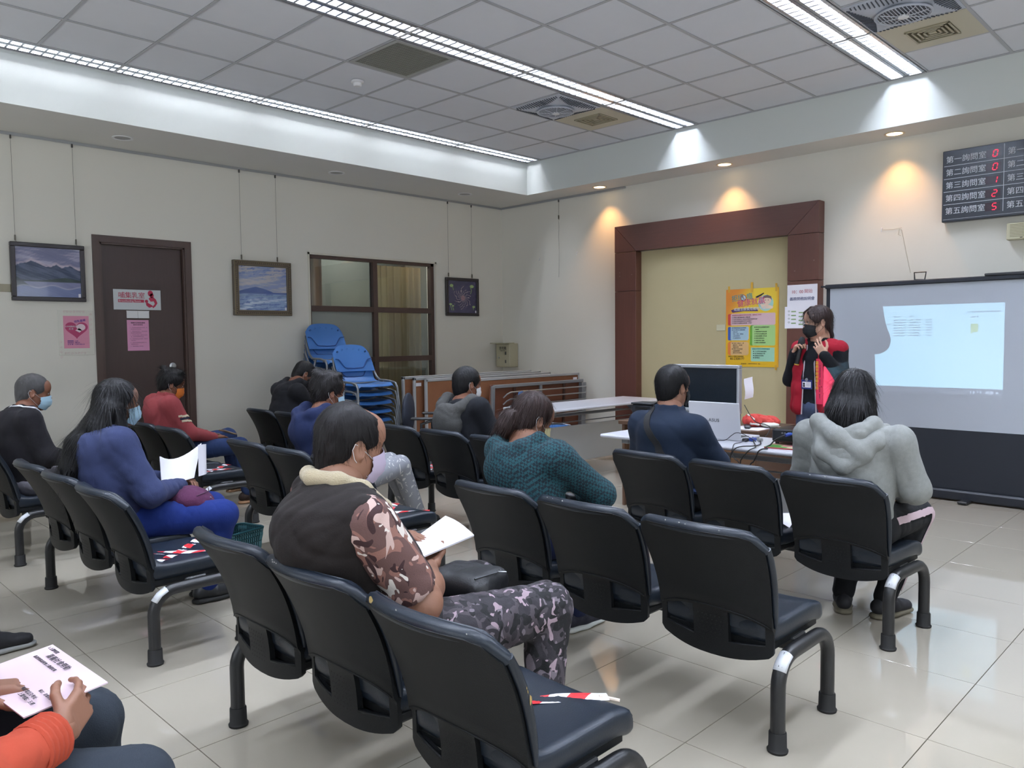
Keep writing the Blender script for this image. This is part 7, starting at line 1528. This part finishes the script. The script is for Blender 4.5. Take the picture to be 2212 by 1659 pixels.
# world-space plane of the screen: y and z where the ray meets x = SX
inc = N.new('ShaderNodeSeparateXYZ'); L.new(geo.outputs['Incoming'], inc.inputs[0])
def mth(op, a, b=None):
    n = N.new('ShaderNodeMath'); n.operation = op
    for i, v in enumerate((a, b)):
        if v is None: continue
        if isinstance(v, (int, float)): n.inputs[i].default_value = v
        else: L.new(v, n.inputs[i])
    return n.outputs[0]
Lx, Ly, Lz = PJL.location; D0 = SX - Lx
sy_ = mth('ADD', mth('MULTIPLY', mth('DIVIDE', inc.outputs[1], inc.outputs[0]), D0), Ly); sz_ = mth('ADD', mth('MULTIPLY', mth('DIVIDE', inc.outputs[2], inc.outputs[0]), D0), Lz)
def rect(ya, yb, za, zb):
    return mth('MULTIPLY', mth('MULTIPLY', mth('LESS_THAN', sy_, ya), mth('GREATER_THAN', sy_, yb)), mth('MULTIPLY', mth('GREATER_THAN', sz_, za), mth('LESS_THAN', sz_, zb)))
cur = N.new('ShaderNodeRGB'); cur.outputs[0].default_value = (0, 0, 0, 1); cur = cur.outputs[0]
def layer(msk, col):
    global cur
    m = N.new('ShaderNodeMix'); m.data_type = 'RGBA'; L.new(msk, m.inputs[0]); L.new(cur, m.inputs[6]); m.inputs[7].default_value = tuple(col) + (1,); cur = m.outputs[2]
layer(rect(-4.69, -5.990, .905, 1.663), (.05, .06, .08)); layer(rect(-4.69, -5.988, .957, 1.663), (.50, .86, 1.0))
wn = N.new('ShaderNodeTexNoise'); cv = N.new('ShaderNodeCombineXYZ'); L.new(mth('MULTIPLY', sy_, 90), cv.inputs[0]); L.new(mth('MULTIPLY', sz_, 60), cv.inputs[1]); L.new(cv.outputs[0], wn.inputs['Vector']); wn.inputs['Scale'].default_value = 1; tx = mth('GREATER_THAN', wn.outputs['Fac'], .45)
for (ya, yb) in ((-5.14, -5.24), (-5.26, -5.36), (-5.40, -5.45)):
    for i in range(8):
        z = 1.567 - i * .0225; 
        if i == 0: layer(mth('MULTIPLY', rect(ya, yb + .05, z - .004, z + .006), tx), (.13, .24, .34)); continue
        layer(mth('MULTIPLY', rect(ya, yb, z - .012, z - .002), tx), (.13, .24, .34))
for (ya, yb, z) in ((-4.90, -5.06, 1.525), (-4.90, -5.11, 1.503), (-4.95, -5.04, 1.46), (-5.72, -5.96, 1.593), (-5.74, -5.80, 1.553)): layer(mth('MULTIPLY', rect(ya, yb, z - .006, z + .006), tx), (.13, .24, .34))
layer(rect(-5.745, -5.80, 1.425, 1.495), (.42, .62, .22)); layer(rect(-5.745, -5.76, 1.412, 1.43), (.42, .62, .22)); layer(rect(-5.975, -5.985, 1.63, 1.645), (.2, .3, .4))
for (ya, yb) in ((-5.70, -5.713), (-5.75, -5.76), (-5.772, -5.786), (-5.80, -5.812), (-5.825, -5.838), (-5.865, -5.92), (-5.94, -5.955)): layer(mth('MULTIPLY', rect(ya, yb, .918, .938), tx), (.5, .6, .7))
L.new(cur, em.inputs['Color']); em.inputs['Strength'].default_value = 1.0
flush_text()
